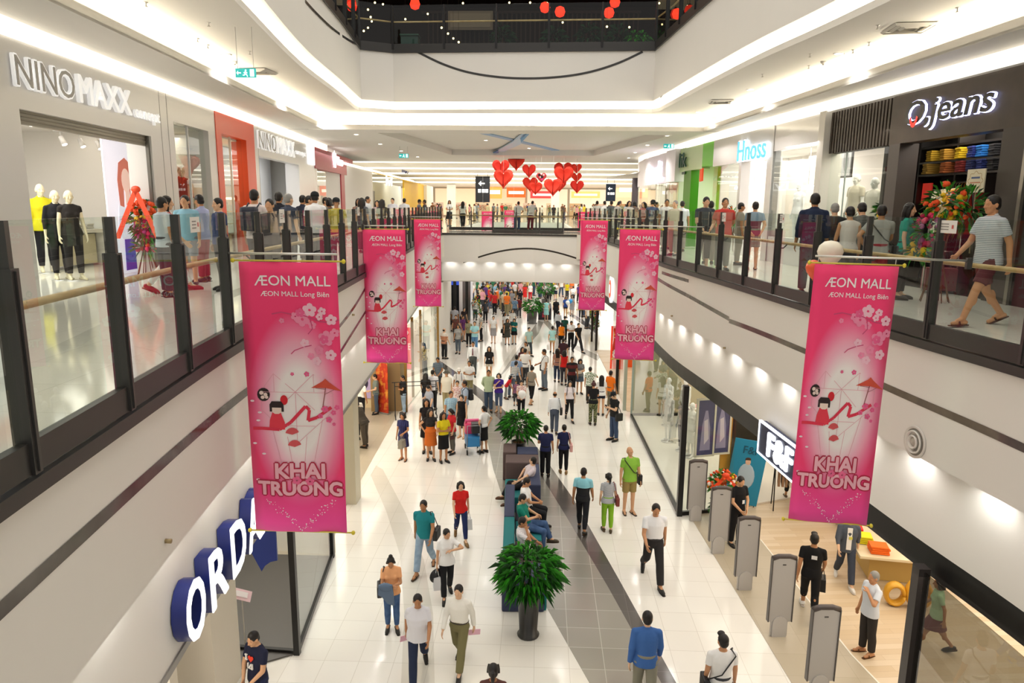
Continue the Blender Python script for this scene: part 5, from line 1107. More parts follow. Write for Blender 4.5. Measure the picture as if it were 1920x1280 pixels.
MB().extr([(x, 0, z) for x, z in [(-.3, 3.2), (.22, 3.2), (.22, 1.55)]+[(.22-.3*math.sin(a), 1.55-.35*(1-math.cos(a))*.9) for a in (.4, .8, 1.2)]+[(-.3, 1.9)]], (0, .05, 0)).obj('panel', mat('#20378c', .5), t)
struct('column', MB().box((-5.3, 9.9, 1.65), (.9, .9, 3.3)), mat('#dcd3c4', .6)); struct('column', MB().box((-4.86, 17.45, 1.65), (.32, .5, 3.3)), mat('#d2cab4', .5)); struct('wall_left', MB().box((-8.5, 8.6, 1.65), (7, .2, 3.3)), mat('#d8d0c2', .6)); struct('wall_left', MB().prism([(-4.6, 14.5), (-4.5, 14.6), (-9, 15.0), (-9, 14.9)], 0, 3.3), mat('#e0d8c8', .6))
area('shop_or_fill_lamp', (-5.6, 12.6, 3.15), 1.6, 3, 70, (1, .97, .92)); area('shop_or_fill_lamp', (-6.5, 6.5, 3.15), 4, 4, 160, (1, .92, .8)); area('shop_or_fill_lamp', (-7.3, 21, 3.15), 3.5, 6, 190, (1, .9, .74))
# paper sign on a stand near the person at the lower left
p = g0(462, 1240); t = empty('leaflet_stand', (p.x, p.y, 0), .4, 'tilted pink and white paper sign on a stand by the lower left shop entrance', 'sign')
MB().box((0, 0, 1.25), (.32, .2, .012), rx=.5, ry=.45).obj('sheet', mat('#f3cfd3', .6), t); MB().box((0, -.004, 1.262), (.2, .1, .012), rx=.5, ry=.45).obj('sheet_centre', mat('#fbf2f0', .6), t); MB().tube([(0, 0, 0), (0, 0, 1.22)], .012, 6).obj('pole', mat('#b8b2aa', .4, .6), t); MB().lathe([(.15, 0), (.15, .015), (.02, .03)], 16).obj('base', mat('#b8b2aa', .4, .6), t)
# open shop behind the column: brown block, gold window mullions, desk, roll-up
TAN = mat('#a08257', .6); GOLD = mat('#8f6a2c', .4, .2)
struct('wall_left', MB().prism([(-6.3, 25.6), (-5.2, 25.75), (-5.15, 26.5), (-6.3, 26.5)], 0, 3.3), TAN); struct('wall_left', MB().box((-8.6, 26.2, 1.65), (4.6, .2, 3.3)), mat('#e3d2ae', .6)); struct('wall_left', MB().box((-9.6, 21, 1.65), (.2, 11, 3.3)), mat('#ead9bd', .6))
poster(frame_mat((-6.95, 26.07, 1.6), (1, 0, 0), (0, 0, 1)), 1.3, 2.4, 'purple and blue advert panel behind the people at the desk', [('red_print', 'd', '#c23c52', -.1, -.05, .25, .15), ('dark_print', 'd', '#2a2440', .15, -.25, .2, .12)], '#b9a9d6', .1)
def rollup(loc, rz, w, h, c, lb, shapes=(), tilt=0):
    t = empty('rollup_banner', loc, rz, lb, 'banner stand')
    b = MB().box((0, 0, h/2+.05), (w, .02, h)).obj('sheet', c if not isinstance(c, str) else mat(c, .5), t); MB().box((0, .03, .03), (w*1.02, .16, .06)).obj('base', mat('#9b9a97', .4, .5), t); MB().tube([(0, .04, .05), (0, .04, h+.05)], .012, 6).obj('pole', mat('#9b9a97', .4, .5), t)
    for nm, kind, cc, *a in shapes:
        mb = MB()
        if kind == 'd': mb.ball((a[0]*w, -.012, h/2+.05+a[1]*h), (a[2]*w, .004, a[3]*h), 14, 8)
        else: mb.box((a[0]*w, -.012, h/2+.05+a[1]*h), (a[2]*w, .006, a[3]*h))
        mb.obj(nm, mat(cc, .5), t)
    return t
p = g0(719, 774); rollup((p.x, p.y-.1, 0), -.5, .55, 1.9, ramp_mat('orange flame print', 'noise', '#d9571c', '#e8a03c', 3, .5, c3='#b5261c', const=False), 'orange flame patterned roll-up banner beside the brown wall')
for k, (px, py) in enumerate(((762, 772), (775, 745), (790, 722), (822, 690))):
    p = g0(px, py); MB().box((0, 0, 1.65), (.09, .12, 3.3)).obj('mullion', GOLD, loc=(p.x, p.y, 0)); bpy.context.view_layer.update()
    prop(COL.objects[-1], ('nearest', 'second', 'third', 'farthest')[k]+' gold brown mullion of the left glass shop front', 'mullion')
ga, gb = g0(762, 772), g0(822, 690); struct('window_30', L2(V(ga[:2]), V(gb[:2]), .012, .05, 3.25), SHOPGLASS)
struct('floor', MB().prism([(-5.05, 26.5), (-4.85, 33), (-9, 33), (-9, 26.5)], .0, .03), T1); area('shop_or_fill_lamp', (-6.8, 30, 3.15), 3, 6, 160, (1, .96, .88)); struct('wall_left', MB().box((-9.2, 30, 1.65), (.2, 7, 3.3)), mat('#f0e8d8', .6)); struct('wall_left', MB().box((-7.2, 33.3, 1.65), (4.4, .2, 3.3)), mat('#ece6da', .6))
p = g0(792, 700); rollup((p.x-.9, p.y+.6, 0), 0, .7, 2.0, '#e8475c', 'pink red SALE roll-up banner behind the gold mullions', [('emblem', 'd', '#f7d9dc', .05, .38, .2, .07)])
sgn = COL.objects[-1]; fit_text('lettering', 'SALE', mat('#ffe9ec', .5), frame_mat((p.x-.9, p.y+.585, 1.15), (1, 0, 0), (0, 0, 1)), .5, .3, .008)
_o = COL.objects[-1]; _r = [o for o in COL.objects if o.get('label', '').startswith('pink red SALE')][0]; adopt(_o, _r)
p = g0(688, 838); dk = empty('desk', (p.x-.75, p.y, 0), .1, 'narrow cream desk with brass legs in the left open shop', 'desk')
MB().box((0, .3, .74), (.5, 2.0, .05), bev=.01).obj('top', mat('#efe8d6', .4), dk)
for x in (-.2, .2):
    for y in (-.6, 1.2): MB().box((x, y, .36), (.04, .04, .72)).obj('leg', mat('#9c7c42', .4, .4), dk)
p = g0(660, 845); st = empty('stool', (p.x+.05, p.y-.2, 0), 0, 'small round white stool beside the cream desk', 'stool'); MB().lathe([(.001, .5), (.19, .5), (.2, .47), (.19, .44), (.001, .44)], 16).obj('seat', mat('#efe9dc', .4), st)
for k in range(4): MB().tube([(.12*math.cos(k*PI/2+.7), .12*math.sin(k*PI/2+.7), .44), (.17*math.cos(k*PI/2+.7), .17*math.sin(k*PI/2+.7), 0)], .014, 6).obj('leg', mat('#b59a5a', .4, .4), st)
# rolling garment rail near the left shop front
p = g0(780, 782); gr = empty('garment_rail', (p.x, p.y, 0), .25, 'empty black rolling garment rail by the left shop front', 'clothes rail'); m_ = mat('#22262a', .4, .5)
for s_ in (-1, 1):
    o = MB().tube([(s_*.75, 0, .08), (s_*.75, 0, 1.35)], .016, 8).obj('upright', m_, gr); b = MB().tube([(s_*.75, -.25, .09), (s_*.75, .25, .09)], .018, 8).obj('foot', m_, gr)
    for y in (-.25, .25): MB().tube([(s_*.75-.015, y, .045), (s_*.75+.015, y, .045)], .045, 10).obj('caster', BLACK, b)
MB().tube([(-.85, 0, 1.35), (.85, 0, 1.35)], .015, 8).obj('top_bar', m_, gr); MB().tube([(-.75, 0, 1.2), (.75, 0, 1.2)], .012, 8).obj('lower_bar', m_, gr)
# far left: black and white striped front, white column, under the bridge
zt_ = 3.45
for k in range(9): struct('wall_left', MB().box((-7.6+.38*k, 43.9, zt_/2), (.2 if k % 2 else .18, .15, zt_)), mat('#141414', .4) if k % 2 == 0 else mat('#e8e4e6', .4))
struct('wall_left', MB().prism([(-7, 44.5), (-4.9, 44.5), (-4.7, 47.5), (-7, 47.5)], .0, zt_), mat('#17161a', .4)); struct('column', MB().box((-5.55, 49.6, zt_/2), (1.5, 1.5, zt_)), mat('#e9ecf4', .4)); struct('wall_left', MB().prism([(-5.45, 39.5), (-5.55, 33.1), (-5.9, 33.1), (-5.9, 43.6), (-5.5, 43.6)], 0, zt_), mat('#ece6dc', .5)); struct('wall_far', MB().box((-14, 72, zt_/2), (14, .3, zt_)), mat('#3a4a6a', .4)); struct('wall_far', MB().box((8, 74, zt_/2), (10, .3, zt_)), mat('#e9dfe2', .5))
MB().box((0, 0, 0), (1.1, .1, .5)).obj('blue_lamp_panel', mat('#3f5fd8', .4, 0, .5), loc=(-5.6, 44.42, 3.0), label='blue glowing panel at the top of the black shop front', cat='sign')
# right glass shop
B0, B1, BX = V((3.62, 17.05)), V((3.48, 25.7)), V((5.3, 25.9))
sg = empty('shop_window', (B0.x, B0.y, 0), 0, 'long glass shop window on the right with white mannequins behind it', 'shop window')
def inpl(o): o.location = (-B0.x, -B0.y, 0); return o
inpl(L2(B0, B1, .08, 0, .1).obj('bottom_frame', BLK, sg)); inpl(L2(B1, BX, .08, 0, .1).obj('bottom_frame', BLK, sg)); inpl(L2(B0, V((5.0, 17.4)), .08, 0, .1).obj('bottom_frame', BLK, sg))
inpl(MB().box((B0.x, B0.y, 1.7), (.13, .16, 3.4)).obj('frame_post', BLK, sg)); ym_ = g0(1240, 880); 
inpl(L2(B0, B1, .012, .1, 3.36).obj('glass_pane', SHOPGLASS, sg)); inpl(L2(B1, BX, .012, .1, 3.36).obj('glass_pane', SHOPGLASS, sg)); inpl(L2(B0, V((5.0, 17.4)), .012, .1, 3.36).obj('glass_pane', SHOPGLASS, sg))
inpl(MB().box((B1.x, B1.y, 1.7), (.07, .07, 3.4)).obj('frame_post', mat('#9aa59c', .3), sg))
struct('floor', MB().prism([(3.7, 17.2), (3.55, 25.6), (8.5, 25.8), (8.5, 19), (5.1, 17.5)], .0, .05), mat('#e6dfd2', .3)); struct('wall_right', MB().prism([(4.75, 17.75), (5.05, 17.9), (5.05, 18.0), (4.75, 17.85)], 0, 3.4), mat('#b8862e', .5))
struct('wall_right', MB().prism([(5.3, 18.6), (6.25, 19.3), (6.2, 19.5), (5.2, 18.8)], 0, 3.4), mat('#17140f', .4)); struct('wall_right', MB().box((8.4, 22.5, 1.7), (.15, 7, 3.4)), mat('#cfd2c8', .5)); struct('wall_right', MB().box((6.0, 26.1, 1.7), (5, .12, 3.4)), mat('#c6b79a', .5))
area('shop_or_fill_lamp', (5.6, 22, 3.3), 3, 6, 130, (1, .96, .88))
for k, (px, py) in enumerate(((1292, 760), (1318, 780), (1300, 700))):
    x = 4.25+.45*k; hp = poster(frame_mat((x, 17.5+.2*k+(k == 2)*1.5, 2.2), (1, .3, 0), (0, 0, 1)), .5, 1.5, 'tall dark blue hanging poster in the right shop window, '+('nearest', 'middle', 'farthest')[k], [('figure_print', 'p', '#8d86a8', [(-.28, -.4), (-.2, .05), (-.05, .3), (.08, .3), (.25, .0), (.3, -.4)]), ('pale_print', 'p', '#c9bccb', [(-.1, .12), (.1, .15), (.2, -.2), (-.05, -.3)])], '#3a3f6a', .05, 'hanging_poster', '#d9d2c4')
    adopt(MB().tube([(x, 17.5+.2*k+(k == 2)*1.5, 2.95), (x, 17.5+.2*k+(k == 2)*1.5, 3.36)], .006, 4).obj('cord', mat('#cccccc', .4)), hp)
p = g0(1185, 820); pt_ = V((5.6, 24.3, .05)); t = empty('display_table', pt_, .1, 'small white table with a pink sheet inside the right shop window', 'table'); MB().box((0, 0, .75), (.9, .6, .05)).obj('top', mat('#f4efe6', .3), t); MB().box((0, 0, .79), (.5, .35, .02)).obj('pink_sheet', mat('#e8a3a0', .6), t)
for x in (-.4, .4):
    for y in (-.25, .25): MB().box((x, y, .36), (.04, .04, .72)).obj('leg', mat('#ded8cc', .4), t)
# farther right shop: orange sign, round logo, produce colours
C0, C1 = V((3.35, 26.4)), V((3.0, 38)); sg2 = empty('shop_window', (C0.x, C0.y, 0), 0, 'far right shop front with glass and a dark frame near the orange sale panel', 'shop window')
for nm, a, b in (('glass_pane', C0, V((3.25, 31))),): o = L2(a, b, .012, .05, 3.36).obj(nm, SHOPGLASS, sg2); o.location = (-C0.x, -C0.y, 0)
for yy in (26.5, 28.9, 37.9, 40.5):
    o = MB().box((3.32-.02*(yy-26), yy, 1.7), (.12, .12, 3.4)).obj('frame_post', BLK if yy > 27 else mat('#b9c0b0', .3), sg2); o.location = (-C0.x, -C0.y, 0)
struct('wall_right', MB().box((7.2, 33, 1.7), (.15, 12, 3.4)), ramp_mat('shelves of goods', 'blot', '#b8d04a', '#f0e8c8', 3, .6, c3='#e8622c')); struct('floor', MB().prism([(3.4, 26.3), (3.1, 38), (7.2, 38), (7.2, 26.3)], 0, .02), WOOD)
MB().box((0, 0, 0), (.9, .1, 2.6)).obj('orange_partition', mat('#ee5a1a', .5), loc=(4.6, 33.9, 1.3), label='orange partition panel inside the far right shop', cat='panel')
p = g0(1142, 692); t = empty('sale_board', (p.x+.35, p.y, 0), -.2, 'tall orange red sale board marked 60 at the far right shop', 'sign'); MB().box((0, 0, 1.05), (.62, .04, 2.1)).obj('board', mat('#ee3a14', .5, 0, .15), t)
fit_text('lettering', '60', mat('#ffffff', .5), None, .42, .42, .01, t); COL.objects[-1].matrix_local = frame_mat((0, -.022, .8), (1, 0, 0), (0, 0, 1)); MB().box((0, -.022, 1.7), (.42, .01, .05)).obj('yellow_line', mat('#f6c52a', .5), t); MB().box((0, -.022, 1.55), (.34, .01, .04)).obj('white_line', mat('#ffffff', .5), t)
yc_ = onK(1146, 606, KRb[::-1], 24, 38).y
for k, (dz, r, c) in enumerate(((0, .62, '#ffffff'), (.02, .4, '#f04a1c'), (.035, .2, '#ffffff'))):
    if k == 0: t = empty('round_sign', (xat(KRb[::-1], yc_), yc_, 4.1), 0, 'round glowing white and orange logo sign on the far right band', 'sign')
    mb = MB().lathe([(.001, .1+dz), (r, .1+dz), (r, .0), (.001, 0)], 24); mb.b.transform(M.Rotation(-PI/2, 4, 'Y')); mb.obj(('disc', 'ring', 'centre')[k], mat(c, .4, 0, .8), t)
# entrance of the wide right shop: gates, blue board
def gate():
    t = empty('security_gate', (0, 0, 0)); g = mat('#aeaaa6', .4); 
    P = [(-.21, .3), (.21, .3), (.21, 1.5)]+[(.21*math.cos(a), 1.5+.05*math.sin(a)) for a in (.5, 1.2, 2.0, 2.7)]+[(-.21, 1.5)]
    MB().extr([(x, -.03, z) for x, z in P], (0, .06, 0)).obj('panel', g, t)
    mb = MB()
    for s_ in (-1, 1): mb.box((s_*.215, 0, .92), (.018, .09, 1.24))
    mb.obj('edge_trim', mat('#4a4644', .4), t); MB().tube([(-.215, 0, 1.53), (-.1, 0, 1.57), (.1, 0, 1.57), (.215, 0, 1.53)], .045, 8).obj('top_cap', mat('#4b413e', .4), t)
    MB().extr([(x, -.045, z) for x, z in [(-.13, 0), (.13, 0), (.13, .28)]+[(.13*math.cos(a), .28+.13*math.sin(a)) for a in (.5, 1.05, PI/2, 2.1, 2.65)]+[(-.13, .28)]], (0, .09, 0)).obj('foot', mat('#b9b5b1', .4), t); MB().box((0, 0, .16), (.3, .05, .3)).obj('foot_plate', g, t); MB().box((0, -.034, 1.42), (.06, .006, .018)).obj('badge', mat('#3f3c3a', .5), t)
    return t
gt0 = gate(); L_ = ['farthest of the five grey security gates', 'fourth grey security gate from the camera', 'middle grey security gate of the five', 'second grey security gate from the camera', 'nearest grey security gate, partly cut by the frame']
for k, (px, py) in enumerate(((1303, 976), (1345, 1037), (1395, 1105), (1458, 1192), (1533, 1306))):
    o = gt0 if k == 0 else copy_tree(gt0); p = g0(px, py); o.location = (p.x, p.y, .009); o.rotation_euler = (0, 0, .06); prop(o, L_[k]+' at the right shop entrance', 'security gate', 'grey security gates')
p = g0(1373, 945); t = empty('advert_board', (p.x+.25, p.y-.15, .006), -.12, 'leaning blue F&F advert board with a printed figure at the right entrance', 'sign')
MB().box((0, 0, .95), (.85, .03, 1.75), ry=.12).obj('board', mat('#1585ac', .5), t)
fit_text('lettering', 'F&F', mat('#0b4f68', .5), None, .4, .2, .01, t); COL.objects[-1].matrix_local = frame_mat((.1, -.02, 1.55), (1, 0, -.12), (.12, 0, 1))
for nm, c, a in (('figure_print', '#a9bfd0', (.0, .85, .22, .35)), ('face_print', '#d9b49c', (.03, 1.24, .07, .09)), ('hair_print', '#3a2a20', (.03, 1.31, .075, .05))): MB().ball((a[0], -.018, a[1]), (a[2], .006, a[3]), 14, 8).obj(nm, mat(c, .6), t)
MB().tube([(0, .02, 1.4), (0, .5, .0)], .015, 6).obj('prop_leg', BLK, t); MB().tube([(-.3, 0, .08), (-.3, 0, 0)], .012, 6).obj('foot', BLK, t); MB().tube([(.25, 0, .08), (.25, 0, 0)], .012, 6).obj('foot', BLK, t)
KRbA = KRb[::-1]; yl_ = onK(1480, 845, KRbA, 8, 20).y
t = at('shop_sign', frame_mat((xat(KRbA, yl_)-.1, yl_, 3.42), (xat(KRbA, yl_-1)-xat(KRbA, yl_+1), -2, 0), (0, 0, 1)), 'dark blue light edged shop sign under the right fascia, behind the banner', 'sign')
MB().box((0, 0, 0), (1.9, .62, .12)).obj('panel', mat('#101c44', .35), t); mb = MB()
for x, y, a, b in ((0, .31, 1.94, .03), (0, -.31, 1.94, .03), (-.96, 0, .03, .62), (.96, 0, .03, .62)): mb.box((x, y, .05), (a, b, .05))
mb.obj('light_border', mat('#eef3ff', .4, 0, 2.5), t); fit_text('lettering', 'F&F', mat('#f4f7ff', .4, 0, 1.8), None, 1.0, .42, .03, t, .02, z=.06)
# right end: dark mullion and dark reflecting glass
pm = aty(1733, 1012, 8.15); struct('window_31', MB().prism([(4.72, 8.2), (4.86, 5.9), (5.0, 3.4), (5.02, 3.4), (4.88, 5.9), (4.74, 8.2)], 0, 3.36), glass_mat('dark shop glass', (.55, .56, .54), .9, .02, 1.7)); struct('trim_40', MB().box((4.73, 8.22, 1.7), (.14, .16, 3.4)), mat('#2c2624', .4)); struct('trim_41', MB().box((4.95, 5.55, 1.7), (.08, .1, 3.4)), mat('#4a4745', .4))
struct('wall_right', MB().prism([(5.15, 6.6), (8.5, 6.3), (8.5, 6.15), (5.1, 6.45)], 0, 3.36), mat('#1f1e1d', .5)); struct('wall_right', MB().prism([(5.05, 6.3), (5.1, 6.3), (5.3, 2.5), (5.2, 2.5)], 0, 3.36), mat('#191817', .5))
# clothes in the wide right shop
PK = ramp_mat('pink print cloth', 'blot', '#d98a8a', '#f0d8d2', 26, .85); RK = ramp_mat('red check cloth', 'check', '#c05a5a', '#f0e4de', 14, .85)
def shelfrack(y0, y1, x, lb, cols, where):
    t = empty('wall_rack', (x, (y0+y1)/2, .006), 0, lb, 'clothes rack'); L = y1-y0
    MB().box((.15, 0, .12), (.7, L, .1)).obj('plinth', mat('#f0ebe0', .4), t)
    for k in range(3): MB().box((.3, -L/2+k*L/2, .95), (.05, .05, 1.7)).obj('upright', mat('#f0ebe0', .4), t)
    MB().tube([(0, -L/2, 1.62), (0, L/2, 1.62)], .015, 6).obj('rail', mat('#d8d4cc', .4, .5), t)
    n = int(L/.16)
    for k in range(n):
        nm, c = cols[k*len(cols)//n]; hang((x, y0+.08+k*.16, 1.52), PI/2+random.uniform(-.25, .25) if False else random.uniform(-.2, .2), 'shirt' if k % 3 else 'dress', c, '%s garment on the %s' % (nm, where), 'clothes on the '+where)
shelfrack(15.2, 21.4, 7.6, 'long white wall rack of pink and cream clothes in the right shop', [('pink print', PK), ('rose', '#c98a86'), ('cream', '#d9cdb4'), ('tan', '#b09a78'), ('dark red', '#5c2126')], 'long white wall rack')
p = g0(1520, 985); rack((p.x+.3, p.y+.8, .006), PI/2-.2, 1.9, [('teal', '#1c6a78'), ('red check', RK), ('red check', RK), ('crimson', '#8f1f2c'), ('cream', '#cfc8b8'), ('brown', '#8a6a4e')], 'shirt', 'black slanted legged clothes rack with red check shirts', 'rack with red check shirts', 1.5)
p = g0(1640, 960); rack((p.x+.9, p.y+.9, .006), PI/2-.2, 1.1, [('teal', '#15717f'), ('teal', '#1a7d8a')], 'shirt', 'short black rack of teal shirts in the right shop', 'rack of teal shirts', 1.4)
p = g0(1655, 1105); tb = empty('display_table', (p.x+.5, p.y+.55, .006), -.15, 'golden display table covered with bright folded clothes', 'table'); GD = mat('#d9a02c', .35, .1)
MB().box((0, 0, .72), (1.9, 1.5, .06), bev=.01).obj('top', mat('#e3d2ae', .3), tb); MB().box((0, .2, .35), (1.2, .9, .68)).obj('pedestal', mat('#caa860', .5), tb)
for (x, y), c, nm in (((-.75, .45), '#e3231c', 'red'), ((-.72, .05), '#dcd61c', 'yellow'), ((-.6, -.4), '#f06a14', 'orange'), ((.55, .25), '#f2520f', 'deep orange'), ((.2, -.5), '#a898cc', 'lilac'), ((.75, -.3), '#5f63b4', 'violet blue')):
    folded(tb.location+V((x, y, .757)), .3*x, c, 4, 'pile of %s folded clothes on the golden table' % nm, 'bright folded clothes on the golden table', .36, .3)
gl = empty('golden_figure', (p.x+.05, p.y-.62, .006), -.2, 'big golden ampersand shaped ornament in front of the display table', 'ornament')
for x, r in ((-.12, .2), (.3, .26)):
    o = MB().tube([(x+r*math.cos(a)*.8, .0, r+.05+r*math.sin(a)) for a in [k*2*PI/16 for k in range(17)]], .05, 8).obj('loop', GD, gl); o.scale = (1, 2.2, 1)
t = empty('glass_sign_holder', tb.location+V((.05, .15, .757)), .2, 'clear acrylic card holder on the golden table', 'card holder'); MB().box((0, 0, .15), (.22, .01, .3), rx=-.15).obj('card', mat('#eceae6', .3), t); MB().box((0, 0, .01), (.22, .1, .02)).obj('base', mat('#dcdad6', .3), t)
# flower stands
def flowers(mb, c, r, cols, n, rnd, R):
    for k in range(n):
        d = V((rnd.gauss(0, 1), rnd.gauss(0, 1), rnd.gauss(0, 1))).normalized(); p = V(c)+V((d.x*R[0], d.y*R[1], d.z*R[2])); mb.mi = rnd.choice(cols); mb.ball(p, r*rnd.uniform(.7, 1.2), 6, 4)
FC = [mat('#f0541c', .7), mat('#f2c21c', .7), mat('#a83a7a', .7), mat('#d8285a', .7), mat('#f4e6d8', .7)]
def flower_stand(loc, lb, H, parts, seed, stem=True, rib=None, grp=None):
    t = empty('flower_stand', loc, 0, lb, 'flower stand', grp); rnd = random.Random(seed)
    if stem:
        mb = MB()
        for k in range(8): a = k*PI/4; mb.tube([(.22*math.cos(a), .22*math.sin(a), 0), (.03*math.cos(a), .03*math.sin(a), H*.38), (.1*math.cos(a), .1*math.sin(a), H*.55)], .009, 5)
        mb.obj('stem', mat('#6d4a33', .8), t)
    mb = MB()
    for c, R, nl, fl, cols in parts:
        for k in range(nl):
            d = V((rnd.gauss(0, 1), rnd.gauss(0, 1), rnd.gauss(0, .8))).normalized(); mb.mi = rnd.randrange(3); leaf(mb, V(c)+V((d.x*R[0]*.6, d.y*R[1]*.6, d.z*R[2]*.7)), d, .22, .035, .25)
    mb.obj('leaves', [LEAF1, LEAF2, LEAF3], t)
    for c, R, nl, fl, cols in parts:
        mb = MB(); flowers(mb, c, .045, cols, fl, rnd, R); mb.obj('flowers', FC, t)
    if rib:
        for s_ in (-1, 1):
            mb = MB(); P = [V((s_*a*rib[0], -.22-.06*a, H-.02-rib[1]*a)) for a in (0, .3, .6, 1)]
            for a, b in zip(P, P[1:]): mb.extr([a+V((-.05, 0, 0)), a+V((.05, 0, 0)), b+V((.06, 0, 0)), b+V((-.06, 0, 0))], (0, .006, 0))
            mb.obj('ribbon', mat(rib[2], .4), t)
        MB().ball((0, -.2, H), (.1, .06, .07), 8, 6).obj('bow', mat(rib[2], .4), t)
    return t
p = g1(262, 517); flower_stand((p.x+.25, p.y-.1, Z1), 'tall flower stand with orange ribbons beside the first left shop opening', 1.75, [((0, 0, 1.38), (.22, .18, .14), 10, 40, [0]), ((-.05, 0, 1.12), (.34, .2, .1), 50, 34, [1]), ((0, 0, .95), (.2, .15, .22), 40, 40, [2, 3]), ((0, 0, .6), (.26, .18, .1), 40, 14, [0, 3])], 3, True, (.42, .95, '#e8481c'))
p = g0(1338, 957); flower_stand((4.58, 16.72, .006), 'round orange and red flower stand behind the security gates', 1.3, [((0, 0, 1.0), (.36, .28, .34), 90, 80, [0, 0, 0, 1, 4]), ((.0, 0, .45), (.24, .22, .2), 70, 14, [0, 1])], 5, False, (.3, .3, '#e8481c')); MB().lathe([(.2, 0), (.24, .25), (.18, .25), (.001, .22)], 16).obj('basket', mat('#a8763a', .8), [o for o in COL.objects if o.get('label', '').startswith('round orange')][0])
p = g0(1113, 628); flower_stand((p.x, p.y, 0), 'tall narrow green and orange flower easel at the far right shop front', 1.9, [((-.05, 0, 1.3), (.14, .12, .5), 60, 26, [0]), ((.08, 0, .75), (.22, .16, .35), 70, 6, [1])], 8)
p = g0(866, 585); flower_stand((-4.35, 47.7, 0), 'green and orange flower stand by the far white column', 1.8, [((0, 0, 1.2), (.25, .2, .45), 70, 24, [0, 1]), ((.1, 0, .6), (.25, .2, .3), 60, 5, [0])], 9)
p = g0(1755, 1325); flower_stand((5.55, 7.35, 0), 'red and green flower stand inside the dark glass at the lower right', 1.5, [((0, 0, 1.05), (.3, .25, .35), 70, 40, [0, 3, 1]), ((0, 0, .5), (.3, .25, .3), 90, 20, [1, 0])], 10, True, (.2, .9, '#e0543a'))
p = g1(1850, 560); flower_stand((6.5, 11.9, Z1), 'large flower stand with yellow and pink sprays by the jeans shop entrance', 2.0, [((0, 0, 1.6), (.3, .2, .3), 70, 40, [0, 1]), ((-.25, 0, 1.15), (.2, .18, .28), 50, 50, [3, 3, 2]), ((-.35, 0, .85), (.16, .15, .12), 40, 20, [1]), ((.35, 0, 1.5), (.3, .25, .35), 90, 4, [0])], 12)
p = g1(1643, 520); flower_stand((p.x+.1, p.y, Z1), 'leafy flower stand with pink flowers and a card by the slatted window', 1.7, [((0, 0, 1.4), (.3, .22, .25), 80, 24, [1, 4]), ((.1, 0, 1.1), (.3, .22, .15), 40, 16, [3])], 13)
p = g1(1372, 470); flower_stand((p.x-.1, p.y-.3, Z1), 'orange flower stand beside the white shop, behind the person in red', 1.6, [((0, 0, 1.2), (.2, .18, .35), 80, 30, [0, 0, 1])], 14)
# benches and planters along the middle of the hall
cT, cN, cB, cG = mat('#0f6f72', .8), mat('#343a56', .8), mat('#5b4a48', .8), mat('#242533', .8)
bn = empty('bench', (-.35, 15.5, 0), .035, 'long modular bench of teal, navy and brown blocks down the hall', 'bench')
def blk(nm, x0, x1, y0, y1, z0, z1, m): MB().box(((x0+x1)/2, (y0+y1)/2-15.5, (z0+z1)/2), (x1-x0, y1-y0, z1-z0), bev=.035).obj(nm, m, bn)
blk('end_block', -.4, .42, 12.45, 13.05, 0, .72, cN); blk('end_side', .25, .47, 12.5, 13.6, 0, .42, cT)
blk('backrest', -.4, -.16, 13.07, 15.0, 0, .8, cT); blk('seat', -.14, .45, 13.62, 14.6, 0, .42, cB); blk('seat', -.14, .45, 14.62, 15.6, 0, .42, cT); blk('backrest', -.4, -.16, 15.02, 16.9, 0, .8, cN); blk('seat', -.14, .45, 15.62, 16.6, 0, .42, cG)
blk('backrest', .18, .5, 16.9, 18.4, 0, .78, cN); blk('seat', -.42, .16, 16.95, 18.2, 0, .42, cT); blk('corner_block', -.42, .5, 18.42, 19.1, 0, .8, cB); blk('far_block', -.1, .5, 19.12, 19.75, 0, .8, cN); blk('far_backrest', -.5, -.12, 19.12, 19.9, 0, .85, cB)
p = g0(990, 1197); potted((p.x, p.y+.12, 0), 'nearest bushy green plant in a tall black pot at the bench end', .82, .2, '#2e2d2b', .5, .42, 620, .26, .028, 2, trunk=.22)
p = g0(962, 880); potted((p.x+.15, 20.35, 0), 'second bushy green plant in a dark pot at the far bench end', .75, .22, '#23211f', .52, .42, 520, .26, .028, 3, trunk=.25)
p = g0(998, 606); potted((p.x, p.y, 0), 'distant round green plant in a grey pot, nearer of the pair', .8, .32, '#4a4844', .6, .5, 320, .26, .05, 4, trunk=.1)
p = g0(1014, 583); potted((p.x+.35, p.y+.8, 0), 'distant round green plant in a grey pot, farther of the pair', .8, .32, '#4a4844', .62, .55, 320, .26, .05, 5, trunk=.5)
b3 = empty('bench', (.35, 49.5, 0), 0, 'dark distant bench blocks beside the far plants', 'bench')
MB().box((0, 0, .4), (.9, 2.6, .8), bev=.04).obj('seat_block', mat('#35333a', .8), b3); MB().box((-.9, -1.8, .35), (.6, .8, .7), bev=.04).obj('end_block', cN, b3)
